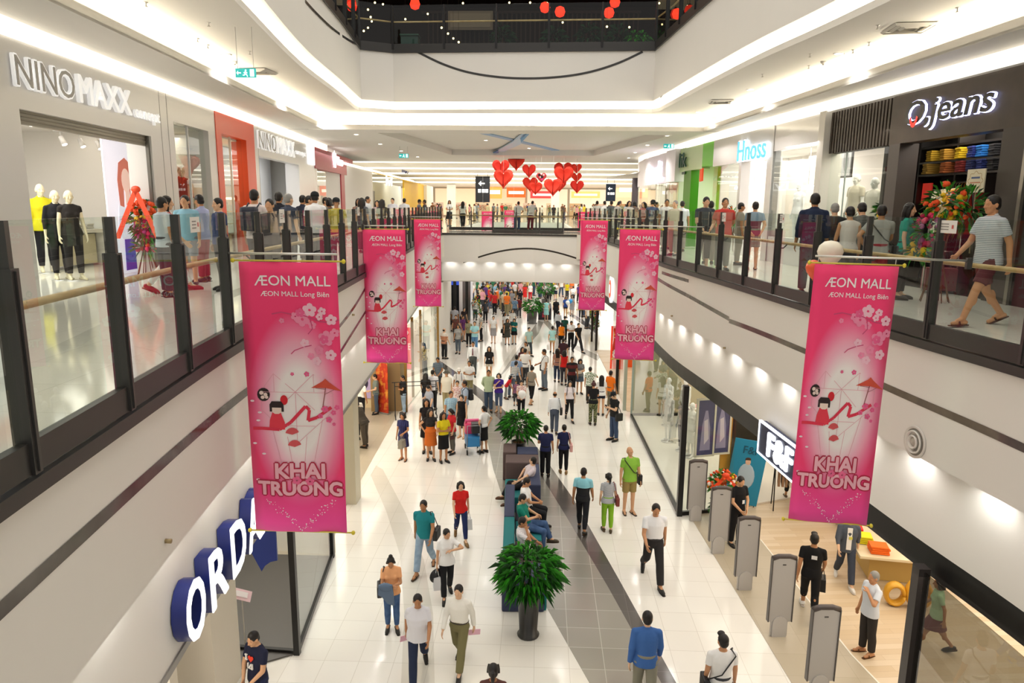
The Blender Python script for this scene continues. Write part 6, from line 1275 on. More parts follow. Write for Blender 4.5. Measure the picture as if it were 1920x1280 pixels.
# trolley with child seat
p = g0(893, 846); tr = empty('shopping_trolley', (p.x-.12, p.y, 0), .2, 'pink and blue child shopping trolley pushed by the person in white', 'trolley'); CHR = mat('#b9bcc2', .3, .8)
MB().box((0, 0, .42), (.46, .7, .34), bev=.06).obj('lower_body', mat('#2f86c4', .4), tr); MB().box((-.02, .12, .72), (.42, .3, .4), bev=.08).obj('seat_shell', mat('#e8447a', .4), tr); MB().tube([(-.2, .3, .8), (-.2, .1, 1.0), (.2, .1, 1.0), (.2, .3, .8)], .05, 8).obj('hood', mat('#f06a9c', .4), tr); MB().box((.1, -.2, .85), (.3, .3, .3)).obj('black_basket', mat('#23262a', .5), tr)
MB().tube([(-.2, -.34, .3), (-.2, -.42, .98), (.2, -.42, .98), (.2, -.34, .3)], .014, 8).obj('handle_frame', CHR, tr)
for x in (-.2, .2):
    for y in (-.32, .32): MB().tube([(x-.02, y, .08), (x+.02, y, .08)], .08, 12).obj('wheel', BLACK, tr); MB().tube([(x, y, .08), (x, y*.9, .3)], .012, 6).obj('fork', CHR, tr)
# notices on the glass
for px, py, K, lb in ((363, 421, KL, 'white paper notice stuck on the left balustrade, nearest'), (527, 405, KL, 'white paper notice on the left balustrade, second'), (671, 396, KL, 'small far paper notice on the left balustrade'), (1358, 407, KR, 'white paper notice on the right balustrade behind the person in red'), (1467, 410, KR, 'grey paper notice on the right balustrade, middle'), (1778, 425, KR, 'wide grey paper notice on the right balustrade, nearest')):
    q = onK(px, py, K, 4, 30); s_ = 1 if K is KL else -1; d = V((xat(K, q.y+.2)-xat(K, q.y-.2), .4, 0)).normalized()*s_; w = .3 if px > 1700 else .24
    t = at('notice', frame_mat((q.x+.012*s_, q.y, q.z), d, (0, 0, 1)), lb, 'notice', 'paper notices on the glass'); MB().box((0, 0, 0), (w, .14 if px > 1400 or px < 400 else .18, .003)).obj('sheet', mat('#dedad2', .7), t); mb = MB(); seg(mb, -w*.35, .03, w*.1, .03, .012, .003); seg(mb, -w*.35, 0, w*.1, 0, .012, .003); seg(mb, -w*.35, -.03, w*.1, -.03, .012, .003); mb.obj('print', mat('#8d8782', .7), t); mb = MB(); seg(mb, w*.3, -.02, w*.3, .02, .03, .004); mb.obj('red_print', mat('#c25a52', .7), t)
p = atz(1762, 560, Z1); t = empty('gate_frame', (p.x+.45, p.y+.9, Z1), -.3, 'tall arched steel hoop display frame at the jeans shop entrance', 'display frame')
MB().tube([(-.26, 0, .02), (-.26, 0, 1.5), (-.22, 0, 1.66), (-.1, 0, 1.75), (.1, 0, 1.75), (.22, 0, 1.66), (.26, 0, 1.5), (.26, 0, .02)], .016, 8).obj('hoop', mat('#b8b6b2', .25, .9), t)
for z in (.75, 1.3): MB().tube([(-.26, 0, z), (.26, 0, z)], .012, 8).obj('crossbar', mat('#b8b6b2', .25, .9), t)
MB().box((0, .05, .25), (.5, .35, .4)).obj('base_box', mat('#6a1c22', .5), t)
# ================================================================== PEOPLE
WORK = bpy.data.scenes.new('work')
def fuse(mb, voxel, smooth=2, fac=.5):
    """grow one continuous skin over everything in the bmesh"""
    bmesh.ops.recalc_face_normals(mb.b, faces=mb.b.faces)
    me = bpy.data.meshes.new('fused'); mb.b.to_mesh(me); mb.b.free()
    o = bpy.data.objects.new('fused', me); WORK.collection.objects.link(o)
    r = o.modifiers.new('r', 'REMESH'); r.mode = 'VOXEL'; r.voxel_size = voxel; r.use_smooth_shade = True
    s = o.modifiers.new('s', 'SMOOTH'); s.iterations = smooth; s.factor = fac
    vl = WORK.view_layers[0]; vl.update(); dg = vl.depsgraph
    out = bpy.data.meshes.new_from_object(o.evaluated_get(dg))
    bpy.data.objects.remove(o); bpy.data.meshes.remove(me)
    return out
RAD = math.radians
def dyed(name, rough, spec=.4):
    m, t, b, N = nodes(name); oi = N('ShaderNodeObjectInfo'); t.links.new(oi.outputs['Color'], b.inputs['Base Color']); b.inputs['Roughness'].default_value = rough; b.inputs['Specular IOR Level'].default_value = spec; return m
DYE, DYES, DYEH, DYEK = dyed('dyed cloth', .85, .3), dyed('dyed leather', .4), dyed('hair', .45), dyed('skin', .55)
P0 = dict(lt=2, rt=-2, lk=3, rk=3, la=3, ra=-3, lab=9, rab=9, le=14, re=14, lin=15, rin=15, lean=0, hd=4, ht=0, tw=0)
POSES = {
 'stand': {}, 'stand2': dict(lt=8, lk=12, rt=-3, la=-4, ra=6, le=22, re=10, ht=12, hd=2), 'stand3': dict(rt=6, rk=10, la=8, ra=8, le=30, re=25, ht=-15, hd=8),
 'walk': dict(lt=26, lk=6, rt=-14, rk=26, la=-18, ra=20, le=18, re=28, lean=3), 'stride': dict(lt=30, lk=10, rt=-20, rk=32, la=-24, ra=26, le=22, re=40, lean=4, hd=10),
 'stroll': dict(lt=16, lk=6, rt=-10, rk=18, la=-8, ra=10, le=16, re=22, lean=1, hd=8),
 'clasp': dict(la=16, ra=16, lab=6, rab=6, le=42, re=42, lin=58, rin=58, hd=16), 'cross': dict(la=18, ra=18, lab=12, rab=12, le=98, re=92, lin=82, rin=80, hd=0),
 'back': dict(la=-26, ra=-26, lab=12, rab=12, le=38, re=38, lin=110, rin=110, hd=-2), 'phone': dict(ra=22, rab=6, re=95, rin=40, la=4, le=20, hd=22), 'read': dict(la=22, ra=22, lab=6, rab=6, le=85, re=85, lin=45, rin=45, hd=24),
 'headhand': dict(ra=62, rab=42, re=128, rin=55, la=2, le=12, hd=16, ht=-25, lt=20, lk=6, rt=-8, rk=22), 'ear': dict(ra=48, rab=28, re=140, rin=30, la=0, hd=0), 'chin': dict(ra=30, rab=4, re=128, rin=45, la=22, lab=6, le=85, lin=78, hd=6),
 'hips': dict(la=-20, ra=-20, lab=42, rab=42, le=78, re=78, lin=75, rin=75, hd=0), 'push': dict(la=35, ra=35, lab=8, rab=8, le=45, re=45, lin=10, rin=10, lean=8, lt=14, rt=-12, rk=16), 'hipone': dict(ra=-18, rab=40, re=80, rin=75, la=25, le=40, lin=10, hd=4, ht=20),
 'bend': dict(lean=34, la=34, ra=40, le=20, re=30, hd=-4, lt=-6, rt=4, rk=6), 'rail': dict(lean=22, la=50, ra=50, lab=16, rab=16, le=62, re=62, lin=40, rin=40, hd=10, lt=-8, rt=-2, rk=5), 'photo': dict(la=52, ra=52, lab=10, rab=10, le=112, re=112, lin=38, rin=38, hd=-2), 'turn': dict(ht=45, tw=14, la=6, ra=-8, lt=12, lk=8, rt=-8, rk=12), 'up': dict(hd=-26), 'hold': dict(la=10, lab=10, le=70, lin=20, ra=0, hd=10),
 'sit': dict(lt=84, rt=80, lk=88, rk=80, la=26, ra=26, le=58, re=58, lin=48, rin=48, lean=-8, hd=24), 'sitx': dict(lt=96, rt=80, lk=76, rk=84, la=30, ra=24, le=60, re=70, lin=50, rin=55, lean=-16, hd=26, lsh=-.10), 'sitf': dict(lt=84, rt=78, lk=60, rk=52, la=22, ra=50, le=50, re=140, lin=45, rin=30, lean=-14, hd=20), 'sitr': dict(lt=84, rt=92, lk=72, rk=66, la=38, ra=20, lab=16, rab=42, le=12, re=70, lin=10, rin=75, lean=-20, hd=4, ht=-40),
}
def mirror(p):
    q = dict(p)
    for a in ('t', 'k', 'a', 'ab', 'e', 'in'):
        q['l'+a], q['r'+a] = p['r'+a], p['l'+a]
    q['ht'] = -p['ht']; q['tw'] = -p['tw']; return q
_J = {}
def joints(pose, sex):
    key = (pose, sex)
    if key in _J: return _J[key]
    nm = pose.rstrip('~'); p = dict(P0); p.update(POSES[nm])
    if pose.endswith('~'): p = mirror(p)
    J = {}; hw = .088 if sex != 'f' else .085; sw = .178 if sex == 'm' else .158
    for s, k in ((1, 'l'), (-1, 'r')):
        a, kn = RAD(p[k+'t']), RAD(p[k+'k']); sp_ = .02*s if abs(p['lt']) < 60 else .06*s
        h = V((s*hw, 0, .90)); dth = V((sp_*.6+(p.get('lsh', 0) if k == 'l' else 0), -math.sin(a), -math.cos(a))).normalized(); K = h+dth*.42
        b = a-kn; dsh = V((sp_*.2, -math.sin(b), -math.cos(b))).normalized(); A = K+dsh*.40
        fp = max(0, -b-RAD(12))*.9 if abs(p['lt']) < 60 else 0; fd = V((s*.18, -math.cos(fp), -math.sin(fp)-.0)).normalized()
        J[k+'hip'], J[k+'knee'], J[k+'ank'] = h, K, A; J[k+'fd'] = fd; J[k+'toe'] = A+fd*.155+V((0, 0, -.055*math.cos(fp))); J[k+'heel'] = A-fd*.055+V((0, 0, -.055*math.cos(fp)))
    low = min(min(J[k+'toe'].z, J[k+'heel'].z) for k in 'lr')-.03
    T = M.Translation((0, 0, .90)) @ M.Rotation(RAD(p['lean']), 4, 'X') @ M.Rotation(RAD(p['tw']), 4, 'Z') @ M.Translation((0, 0, -.90))
    J['T'] = T; J['low'] = low
    for s, k in ((1, 'l'), (-1, 'r')):
        S0 = V((s*sw, .005, 1.372)); w, ab = RAD(p[k+'a']), RAD(p[k+'ab'])
        d = V((s*math.sin(ab), -math.sin(w)*math.cos(ab), -math.cos(w)*math.cos(ab))); f = V((0, -1, 0)) if abs(d.y) < .95 else V((0, 0, 1)); f = (f-d*f.dot(d)).normalized()
        if p[k+'in'] > 100: f = -f*0+V((0, 1, 0)); f = (f-d*f.dot(d)).normalized(); i_ = RAD(65)
        else: i_ = RAD(p[k+'in'])
        inn = V((-s, 0, 0)); inn = (inn-d*inn.dot(d)); inn = (inn-f*inn.dot(f)).normalized()
        e = RAD(p[k+'e']); E = S0+d*.275; fa = (d*math.cos(e)+(f*math.cos(i_)+inn*math.sin(i_))*math.sin(e)).normalized(); W = E+fa*.245
        n = (inn-fa*inn.dot(fa)); n = n.normalized() if n.length > .2 else (V((0, 0, 1))-fa*fa.z).normalized()
        for a_, v in (('sho', S0), ('elb', E), ('wri', W)): J[k+a_] = T @ v
        R3 = T.to_3x3(); J[k+'fa'] = R3 @ fa; J[k+'n'] = R3 @ n
    J['neck'] = T @ V((0, .012, 1.44)); hd = M.Translation(J['neck']) @ T.to_3x3().to_4x4() @ M.Rotation(RAD(-p['lean']*.6+p['hd']), 4, 'X') @ M.Rotation(RAD(p['ht']), 4, 'Z')
    J['H'] = hd @ M.Translation((0, -.018, .145)); J['p'] = p
    _J[key] = J; return J
def ring_loft(mb, T, L, n=20):
    """L: (z, rx, ry, y offset) rings carried by matrix T"""
    rings = []
    for z, rx, ry, yo in L: rings.append([mb.b.verts.new(T @ V((rx*math.cos(2*PI*k/n), yo+ry*math.sin(2*PI*k/n), z))) for k in range(n)])
    for a, b in zip(rings, rings[1:]):
        for k in range(n): mb.b.faces.new((a[k], a[(k+1) % n], b[(k+1) % n], b[k]))
    mb.b.faces.new(rings[0][::-1]); mb.b.faces.new(rings[-1])
def cap_tube(mb, a, b, ra, rb, n=12):
    d = (b-a).normalized(); mb.tube([a-d*ra*.7, a-d*ra*.3, a, b, b+d*rb*.3, b+d*rb*.7], [ra*.5, ra*.88, ra, rb, rb*.88, rb*.5], n)
TORSO = {'m': [(.83, .12, .09, .0), (.90, .163, .112, .004), (.98, .152, .108, 0), (1.06, .147, .106, -.004), (1.18, .162, .113, -.002), (1.29, .172, .116, 0), (1.36, .155, .1, .005), (1.42, .1, .078, .01), (1.46, .06, .058, .012)],
         'f': [(.83, .12, .09, .0), (.90, .168, .115, .006), (.98, .148, .104, 0), (1.06, .126, .094, -.004), (1.16, .138, .1, -.004), (1.27, .152, .108, -.004), (1.36, .148, .09, .004), (1.42, .095, .072, .01), (1.46, .052, .052, .012)]}
TORSO['k'] = TORSO['f']; TORSO['b'] = [(z, rx*(1.12 if .85 < z < 1.3 else 1.04), ry*(1.28 if .85 < z < 1.3 else 1.05), yo-(.02 if .9 < z < 1.25 else 0)) for z, rx, ry, yo in TORSO['m']]
def sx_(sex): return 'm' if sex in 'mb' else 'f'
def hand(mb, J, k):
    W, d, n = J[k+'wri'], J[k+'fa'], J[k+'n']; s = 1 if k == 'l' else -1; l = d.cross(n).normalized()
    if l.dot(V((0, -1, 0))) < 0 and abs(l.y) > .3: l = -l                # thumb side leads forward
    c = W+d*.05; 
    for t in (-.026, -.009, .009, .026): cap_tube(mb, W+d*.004+l*t*.55, W+d*.088+l*t, .017, .014, 8)
    for q, (t, L) in enumerate(((.029, .068), (.01, .078), (-.01, .073), (-.028, .058))):
        a = W+d*.088+l*t*1.05; b = a+(d*.95+n*.3+l*t*1.6).normalized()*L*.5; e = b+(d*.72+n*.7).normalized()*L*.5; mb.tube([a-d*.01, a, b, e, e+(e-b)*.12], [.0095, .0095, .009, .0078, .004], 7)
    a = W+d*.03+l*.026; b = a+(l*.75+d*.6+n*.25).normalized()*.04; e = b+(d*.85+l*.3+n*.35).normalized()*.032; mb.tube([a, b, e, e+(e-b)*.15], [.013, .0115, .0095, .005], 7)
_BM = {}
def body_mesh(pose, sex):
    key = (pose, sex)
    if key in _BM: return _BM[key]
    J = joints(pose, sex); mb = MB(); g = 1.0 if sx_(sex) == 'm' else .88; T = J['T']
    ring_loft(mb, T, TORSO[sex])
    for k, s in (('l', 1), ('r', -1)):
        cap_tube(mb, J[k+'sho'], J[k+'elb'], .05*g, .04*g); cap_tube(mb, J[k+'elb'], J[k+'wri'], .04*g, .027*g); mb.ball(J[k+'sho'], .052*g, 10, 8)
        cap_tube(mb, T @ V((s*.045, .01, 1.415)), J[k+'sho'], .045, .045*g); hand(mb, J, k)
        cap_tube(mb, J[k+'hip'], J[k+'knee'], .085, .055*g); cap_tube(mb, J[k+'knee'], J[k+'ank'], .055*g, .037*g); m_ = J[k+'knee'].lerp(J[k+'ank'], .3); bk = (J[k+'fd']*-1)
        mb.ball(m_+V((0, bk.y*.012, 0)), (.05*g, .055*g, .1), 10, 8)
        cap_tube(mb, J[k+'heel']+V((0, 0, .008)), J[k+'toe']+V((0, 0, .0)), .034, .028, 10); cap_tube(mb, J[k+'ank'], J[k+'toe'].lerp(J[k+'ank'], .45), .034, .03, 10)
    H = J['H']; R = H.to_quaternion(); P = lambda x, y, z: H @ V((x, y, z))
    cap_tube(mb, J['neck']-V((0, 0, .03)), P(0, .03, -.06), .052*g, .05*g)
    mb.ball(P(0, .012, .022), (.073, .09, .098), 16, 12, R); mb.ball(P(0, -.024, -.045), (.054, .056, .07), 14, 10, R); mb.ball(P(0, -.05, -.085), (.03, .03, .026), 10, 8, R)
    mb.tube([P(0, -.076, .02), P(0, -.092, -.006), P(0, -.1, -.022), P(0, -.086, -.034)], [.008, .011, .015, .011], 8)
    for s in (-1, 1): mb.ball(P(s*.076, .008, -.008), (.011, .022, .032), 8, 6, R); mb.ball(P(s*.032, -.062, -.022), (.022, .022, .02), 8, 6, R)
    me = fuse(mb, .0085, 2, .5)
    bm = bmesh.new(); bm.from_mesh(me); mb = MB(); mb.b.free(); mb.b = bm
    for s in (-1, 1):
        mb.mi = 1; mb.ball(P(s*.03, -.073, .006), (.0125, .007, .0075), 8, 6, R); mb.tube([P(s*.012, -.08, .027), P(s*.032, -.078, .033), P(s*.052, -.066, .026)], [.003, .0042, .003], 5)
    mb.mi = 2; mb.ball(P(0, -.0835, -.058), (.021, .006, .0065), 8, 6, R)
    for f in bm.faces: f.smooth = True
    bm.to_mesh(me); bm.free(); me.transform(M.Translation((0, 0, -J['low'])))
    me.materials.clear()
    for m_ in (DYEK, mat('#1c1411', .5), mat('#a0524a', .5)): me.materials.append(m_)
    _BM[key] = me; return me
_GM = {}
def finish(mb, J, voxel, smooth=2):
    me = fuse(mb, voxel, smooth, .6); me.transform(M.Translation((0, 0, -J['low']))); me.materials.clear(); me.materials.append(DYE); return me
def top_mesh(pose, sex, kind):
    key = ('top', pose, sex, kind)
    if key in _GM: return _GM[key]
    J = joints(pose, sex); mb = MB(); T = J['T']; g = 1.0 if sx_(sex) == 'm' else .88
    loose = .02 if kind[0] in 'Spj' else .014
    L = [(z, rx+loose, ry+loose, yo) for z, rx, ry, yo in TORSO[sex] if z > 1.0]
    L[-1] = (1.452, .07, .066, .012)
    hem = {'T': .86, 'S': .84, 'U': .98, 'P': .86, 'L': .84, 'N': .98, 'V': .9, 'j': .82, 'D': .95, 'C': .86}[kind[0]]
    tuck = kind[0] in 'UN'
    base = TORSO[sex][1]; L = [(hem-.005, base[1]+loose+(.014 if not tuck else .0), base[2]+loose+.012, .0), (max(hem+.05, .93), base[1]+loose+.008 if not tuck else base[1]+.006, base[2]+loose+.008, 0)]+L if not tuck else [(.95, base[1]+.006, base[2]+.006, 0), (1.02, base[1]*.96+.016, base[2]+.012, 0)]+[l for l in L if l[0] > 1.04]
    ring_loft(mb, T, L)
    if sex in 'f': 
        for s in (-1, 1): mb.ball(T @ V((s*.065, -.085, 1.245)), (.062, .05, .06), 10, 8)
    frac = {'T': .62, 'S': .66, 'U': .62, 'P': .6, 'L': 2, 'N': 2, 'V': .12, 'j': 1.55, 'D': .35, 'C': .3}[kind[0]]
    for k, s in (('l', 1), ('r', -1)):
        cap_tube(mb, T @ V((s*.045, .01, 1.41)), J[k+'sho'], .053, .055*g); mb.ball(J[k+'sho'], (.061*g) if frac > .2 else .05*g, 10, 8)
        if frac > .2:
            e = J[k+'sho'].lerp(J[k+'elb'], min(frac, 1)); mb.tube([J[k+'sho'], J[k+'sho'].lerp(e, .5), e], [.06*g, (.064 if loose > .015 else .058)*g, (.064 if loose > .015 else .056)*g], 12)
        if frac > 1:
            e = J[k+'elb'].lerp(J[k+'wri'], min(frac-1, .97)); mb.ball(J[k+'elb'], .052*g, 10, 8); mb.tube([J[k+'elb'], e], [.052*g, .04*g], 12)
    if kind[0] in 'SULNPj':
        for s in (-1, 1): mb.tube([J['neck']+T.to_3x3() @ V((s*.0, .055, .035)), J['neck']+T.to_3x3() @ V((s*.055, .015, .028)), J['neck']+T.to_3x3() @ V((s*.035, -.062, -.015)), J['neck']+T.to_3x3() @ V((s*.012, -.085, -.05))], [.015, .017, .016, .01], 8)
    if kind[0] == 'D' or len(kind) > 1 and kind[1] == 'd': skirt_into(mb, J, sex, 1.0, .50, .03)
    _GM[key] = finish(mb, J, .0115, 3); return _GM[key]
def skirt_into(mb, J, sex, ztop, zhem, flare):
    n = 20; rings = []; b = TORSO[sex]; T = J['T']
    wz = [r for r in b if abs(r[0]-1.06) < .03][0]
    rings.append([T @ V(((wz[1]+.012)*math.cos(2*PI*k/n), (wz[2]+.012)*math.sin(2*PI*k/n), ztop)) for k in range(n)])
    for t in (0, .25, .5, .75, 1):
        z = .9-(.9-zhem)*t; pts = []
        for k in 'lr':
            h, K = J[k+'hip'], J[k+'knee']; u = min(1.1, (h.z-z)/max(.05, h.z-K.z)); pts.append(h+(K-h)*u)
        c = (pts[0]+pts[1])/2; rx = abs(pts[0].x-pts[1].x)/2+.088+flare*t+.004; ry = abs(pts[0].y-pts[1].y)/2+.105+flare*t
        if t == 0: rx, ry = b[1][1]+.016, b[1][2]+.016
        rings.append([V((c.x+rx*math.cos(2*PI*k/n), c.y+ry*math.sin(2*PI*k/n), z)) for k in range(n)])
    rv = [[mb.b.verts.new(v) for v in r] for r in rings]
    for a, b_ in zip(rv, rv[1:]):
        for k in range(n): mb.b.faces.new((a[k], b_[k], b_[(k+1) % n], a[(k+1) % n]))
    mb.b.faces.new(rv[0]); mb.b.faces.new(rv[-1][::-1])
def bottom_mesh(pose, sex, kind):
    key = ('bot', pose, sex, kind)
    if key in _GM: return _GM[key]
    J = joints(pose, sex); mb = MB(); T = J['T']; B = TORSO[sex]; g = 1.0 if sx_(sex) == 'm' else .96
    if kind == 'skirt': skirt_into(mb, J, sex, 1.03, .47, .012)
    elif kind == 'mini': skirt_into(mb, J, sex, 1.03, .6, .03)
    else:
        ring_loft(mb, M(), [(.80, .11, .085, 0), (.86, B[1][1]*.97, B[1][2]+.006, .004), (.92, B[1][1]+.008, B[1][2]+.01, .002), (1.0, B[2][1]+.01, B[2][2]+.01, 0)])
        ring_loft(mb, T, [(.82, B[0][1]+.012, B[0][2]+.012, 0), (.90, B[1][1]+.014, B[1][2]+.016, .002), (.98, B[2][1]+.018, B[2][2]+.018, 0), (1.04, B[3][1]+.016 if sex != 'f' else B[3][1]+.022, B[3][2]+.018, 0)])
        f = {'long': 1.93, 'slim': 1.86, 'crop': 1.55, 'short': .8, 'tiny': .42}[kind]; w = {'long': (.1, .077, .067), 'slim': (.099, .072, .053), 'crop': (.099, .073, .062), 'short': (.1, .085, .08), 'tiny': (.096, .09, .09)}[kind]
        for k in 'lr':
            e = J[k+'hip'].lerp(J[k+'knee'], min(f, 1)); mb.ball(J[k+'hip'], .105*g, 10, 8); mb.tube([J[k+'hip']+V((0, 0, .03)), J[k+'hip'].lerp(e, .5), e], [w[0]*g, (w[0]+w[1])/2*g, w[1]*g], 14)
            if f > 1: e2 = J[k+'knee'].lerp(J[k+'ank'], f-1); mb.ball(J[k+'knee'], w[1]*g*1.02, 10, 8); m3 = J[k+'knee'].lerp(e2, .4)-V((0, J[k+'fd'].y*.012, 0)); mb.tube([J[k+'knee'], m3, e2], [w[1]*g, (w[1]*1.0)*g, w[2]*g], 14)
    _GM[key] = finish(mb, J, .0115, 2); return _GM[key]
def shoe_mesh(pose, sex, k, kind):
    key = ('shoe', pose, sex, k, kind)
    if key in _GM: return _GM[key]
    J = joints(pose, sex); mb = MB(); h, t, f = J[k+'heel'], J[k+'toe'], J[k+'fd']; up = V((0, 0, 1)); sl = up.cross(f).normalized(); u2 = f.cross(sl)
    if kind != 'sandal': mb.tube([h-f*.03+u2*.02, h+u2*.025, h.lerp(t, .4)+u2*.02, h.lerp(t, .75)+u2*.008, t+u2*.0, t+f*.05-u2*.008], [.026, .044, .044, .042, .038, .014], 10)
    if kind == 'sandal':
        a = h.lerp(t, .62); mb.tube([a+sl*.045-u2*.02, a+sl*.03+u2*.022, a+u2*.034, a-sl*.03+u2*.022, a-sl*.045-u2*.02], .011, 6)
    P = [h-f*.035-sl*.026, h-f*.035+sl*.026, h.lerp(t, .6)+sl*.044, t+f*.04+sl*.03, t+f*.055, t+f*.04-sl*.03, h.lerp(t, .6)-sl*.044]
    mb.extr([p-u2*.034 for p in P], u2*.014)
    me = mb.mesh('shoe', DYES); me.transform(M.Translation((0, 0, -J['low']))); _GM[key] = me; return me
def hair_mesh(pose, sex, kind):
    key = ('hair', pose, sex, kind)
    if key in _GM: return _GM[key]
    J = joints(pose, sex); mb = MB(); H = J['H']; R = H.to_quaternion(); P = lambda x, y, z: H @ V((x, y, z))
    def tb(pts, r, n=10, flat=1): mb.tube([P(*q) for q in pts], r, n)
    if kind == 'grey': kind = 'short'
    if kind == 'bald': mb.ball(P(0, .03, .008), (.0775, .079, .075), 14, 10, R); v = .008
    elif kind in ('cap', 'hat'): mb.ball(P(0, .018, .012), (.081, .09, .085), 14, 10, R)
    else:
        mb.ball(P(0, .02, .034), (.0815, .092, .094), 16, 12, R); mb.ball(P(0, .045, -.01), (.074, .065, .075), 12, 10, R)
        if kind == 'quiff': mb.ball(P(.01, -.045, .105), (.062, .05, .04), 10, 8, R)
        if kind in ('long', 'bob', 'pony', 'bun', 'mid'):
            for s in (-1, 1): tb([(s*.06, -.03, .085), (s*.078, -.015, .03), (s*.08, .012, -.03)], [.024, .02, .022])
        if kind in ('long', 'mid', 'bob'):
            b = {'long': -.34, 'mid': -.2, 'bob': -.1}[kind]
            for x in (-.05, -.02, .02, .05): tb([(x, .05, .06), (x*1.3, .075, -.05), (x*1.35, .085+.03*(b < -.2), b)], [.045, .045, .028 if b < -.15 else .038])
            for s in (-1, 1): tb([(s*.075, .0, .02), (s*.085, .005, -.06), (s*.08, .01 if kind != 'long' else -.01, max(b, -.24))], [.03, .032, .02])
        if kind == 'pony': tb([(0, .09, .05), (0, .125, .03), (0, .13, -.06), (0, .115, -.17)], [.028, .035, .032, .012])
        if kind == 'bun': mb.ball(P(0, .05, .135), (.045, .045, .04), 10, 8, R)
    me = fuse(mb, .0075, 2, .5); me.transform(M.Translation((0, 0, -J['low']))); me.materials.clear(); me.materials.append(DYEH); _GM[key] = me; return me
def cap_mesh(pose, sex, kind):
    key = ('cap', pose, sex, kind)
    if key in _GM: return _GM[key]
    J = joints(pose, sex); H = J['H']; mb = MB(); mb.lathe([(.09, .035), (.094, .06), (.088, .1), (.06, .135), (.02, .148), (.001, .15)], 18, (0, .012, 0))
    if kind == 'cap': mb.extr([(-.07, -.06, .045), (.07, -.06, .045), (.055, -.135, .038), (0, -.155, .035), (-.055, -.135, .038)], (0, 0, .01))
    else: mb.lathe([(.09, .05), (.15, .035), (.15, .042), (.09, .058)], 18, (0, .01, 0), cap=False)
    mb.b.transform(H); me = mb.mesh('cap', DYE); me.transform(M.Translation((0, 0, -J['low']))); _GM[key] = me; return me
SKIN = ['#d3a27c', '#c48e66', '#e0b592', '#b07c55']
NAMES = {'T': 't_shirt', 'S': 'shirt', 'U': 'shirt', 'P': 'polo_shirt', 'L': 'shirt', 'N': 'shirt', 'V': 'vest', 'j': 'jacket', 'D': 'dress', 'C': 'blouse'}
BN = {'long': 'trousers', 'slim': 'trousers', 'crop': 'cropped_trousers', 'short': 'shorts', 'tiny': 'shorts', 'skirt': 'skirt', 'mini': 'skirt'}
def cm(c, r=.85): return mat(c, r) if isinstance(c, str) else c
def part(name, me, parent, m):
    """m: a colour for the plain dyed material, or a material of its own"""
    o = link(bpy.data.objects.new(name, me)); o.parent = parent
    if isinstance(m, str): o.color = (*lin(m), 1)
    else: o.material_slots[0].link = 'OBJECT'; o.material_slots[0].material = m
    return o
PEOPLE = []; _kk = [0]
def person(loc, rz, H, pose, sex, top, tc, bot, bc, hair='short', lb='', shoe='shoe', sc='#1b1817', hc='#17110e', capc='#222426', grp=None, belt=None, skin=None, cat='person'):
    """top: garment letter, bot: trousers / skirt kind; the body is the person, hair and clothes hang under it"""
    _kk[0] += 1; sk = SKIN[(_kk[0]*7) % 4 if skin is None else skin]
    o = part('person', body_mesh(pose, sex), None, sk); o.location = loc; o.rotation_euler = (0, 0, rz); o.scale = (H/1.7,)*3
    prop(o, lb, cat, grp)
    if hair == 'grey': hc = '#8d8a86'
    part('hair', hair_mesh(pose, sex, hair), o, hc)
    if hair in ('cap', 'hat'): part('cap', cap_mesh(pose, sex, hair), o, capc)
    if top: part('dress' if len(top) > 1 and top[1] == 'd' else NAMES[top[0]], top_mesh(pose, sex, top), o, tc)
    if bot: part(BN[bot], bottom_mesh(pose, sex, bot), o, bc)
    if belt:
        J = joints(pose, sex); b = TORSO[sex][2]; mb = MB(); T = M.Translation((0, 0, -J['low'])) @ J['T']; n = 24
        mb.tube([T @ V(((b[1]+.016)*math.cos(2*PI*k/n), (b[2]+.016)*math.sin(2*PI*k/n), 1.0)) for k in range(n+1)], .012, 6); mb.obj('belt', cm(belt, .4), o)
    for k in 'lr': part('shoe', shoe_mesh(pose, sex, k, shoe), o, sc)
    o['_p'] = 0; del o['_p']
    PEOPLE.append((o, pose, sex)); return o
def jp(o, pose, sex, name):           # a joint of a placed person in world space
    J = joints(pose, sex); v = J[name] if isinstance(J[name], V) else J[name].translation
    return M.LocRotScale(o.location, o.rotation_euler, o.scale) @ (v-V((0, 0, J['low'])))
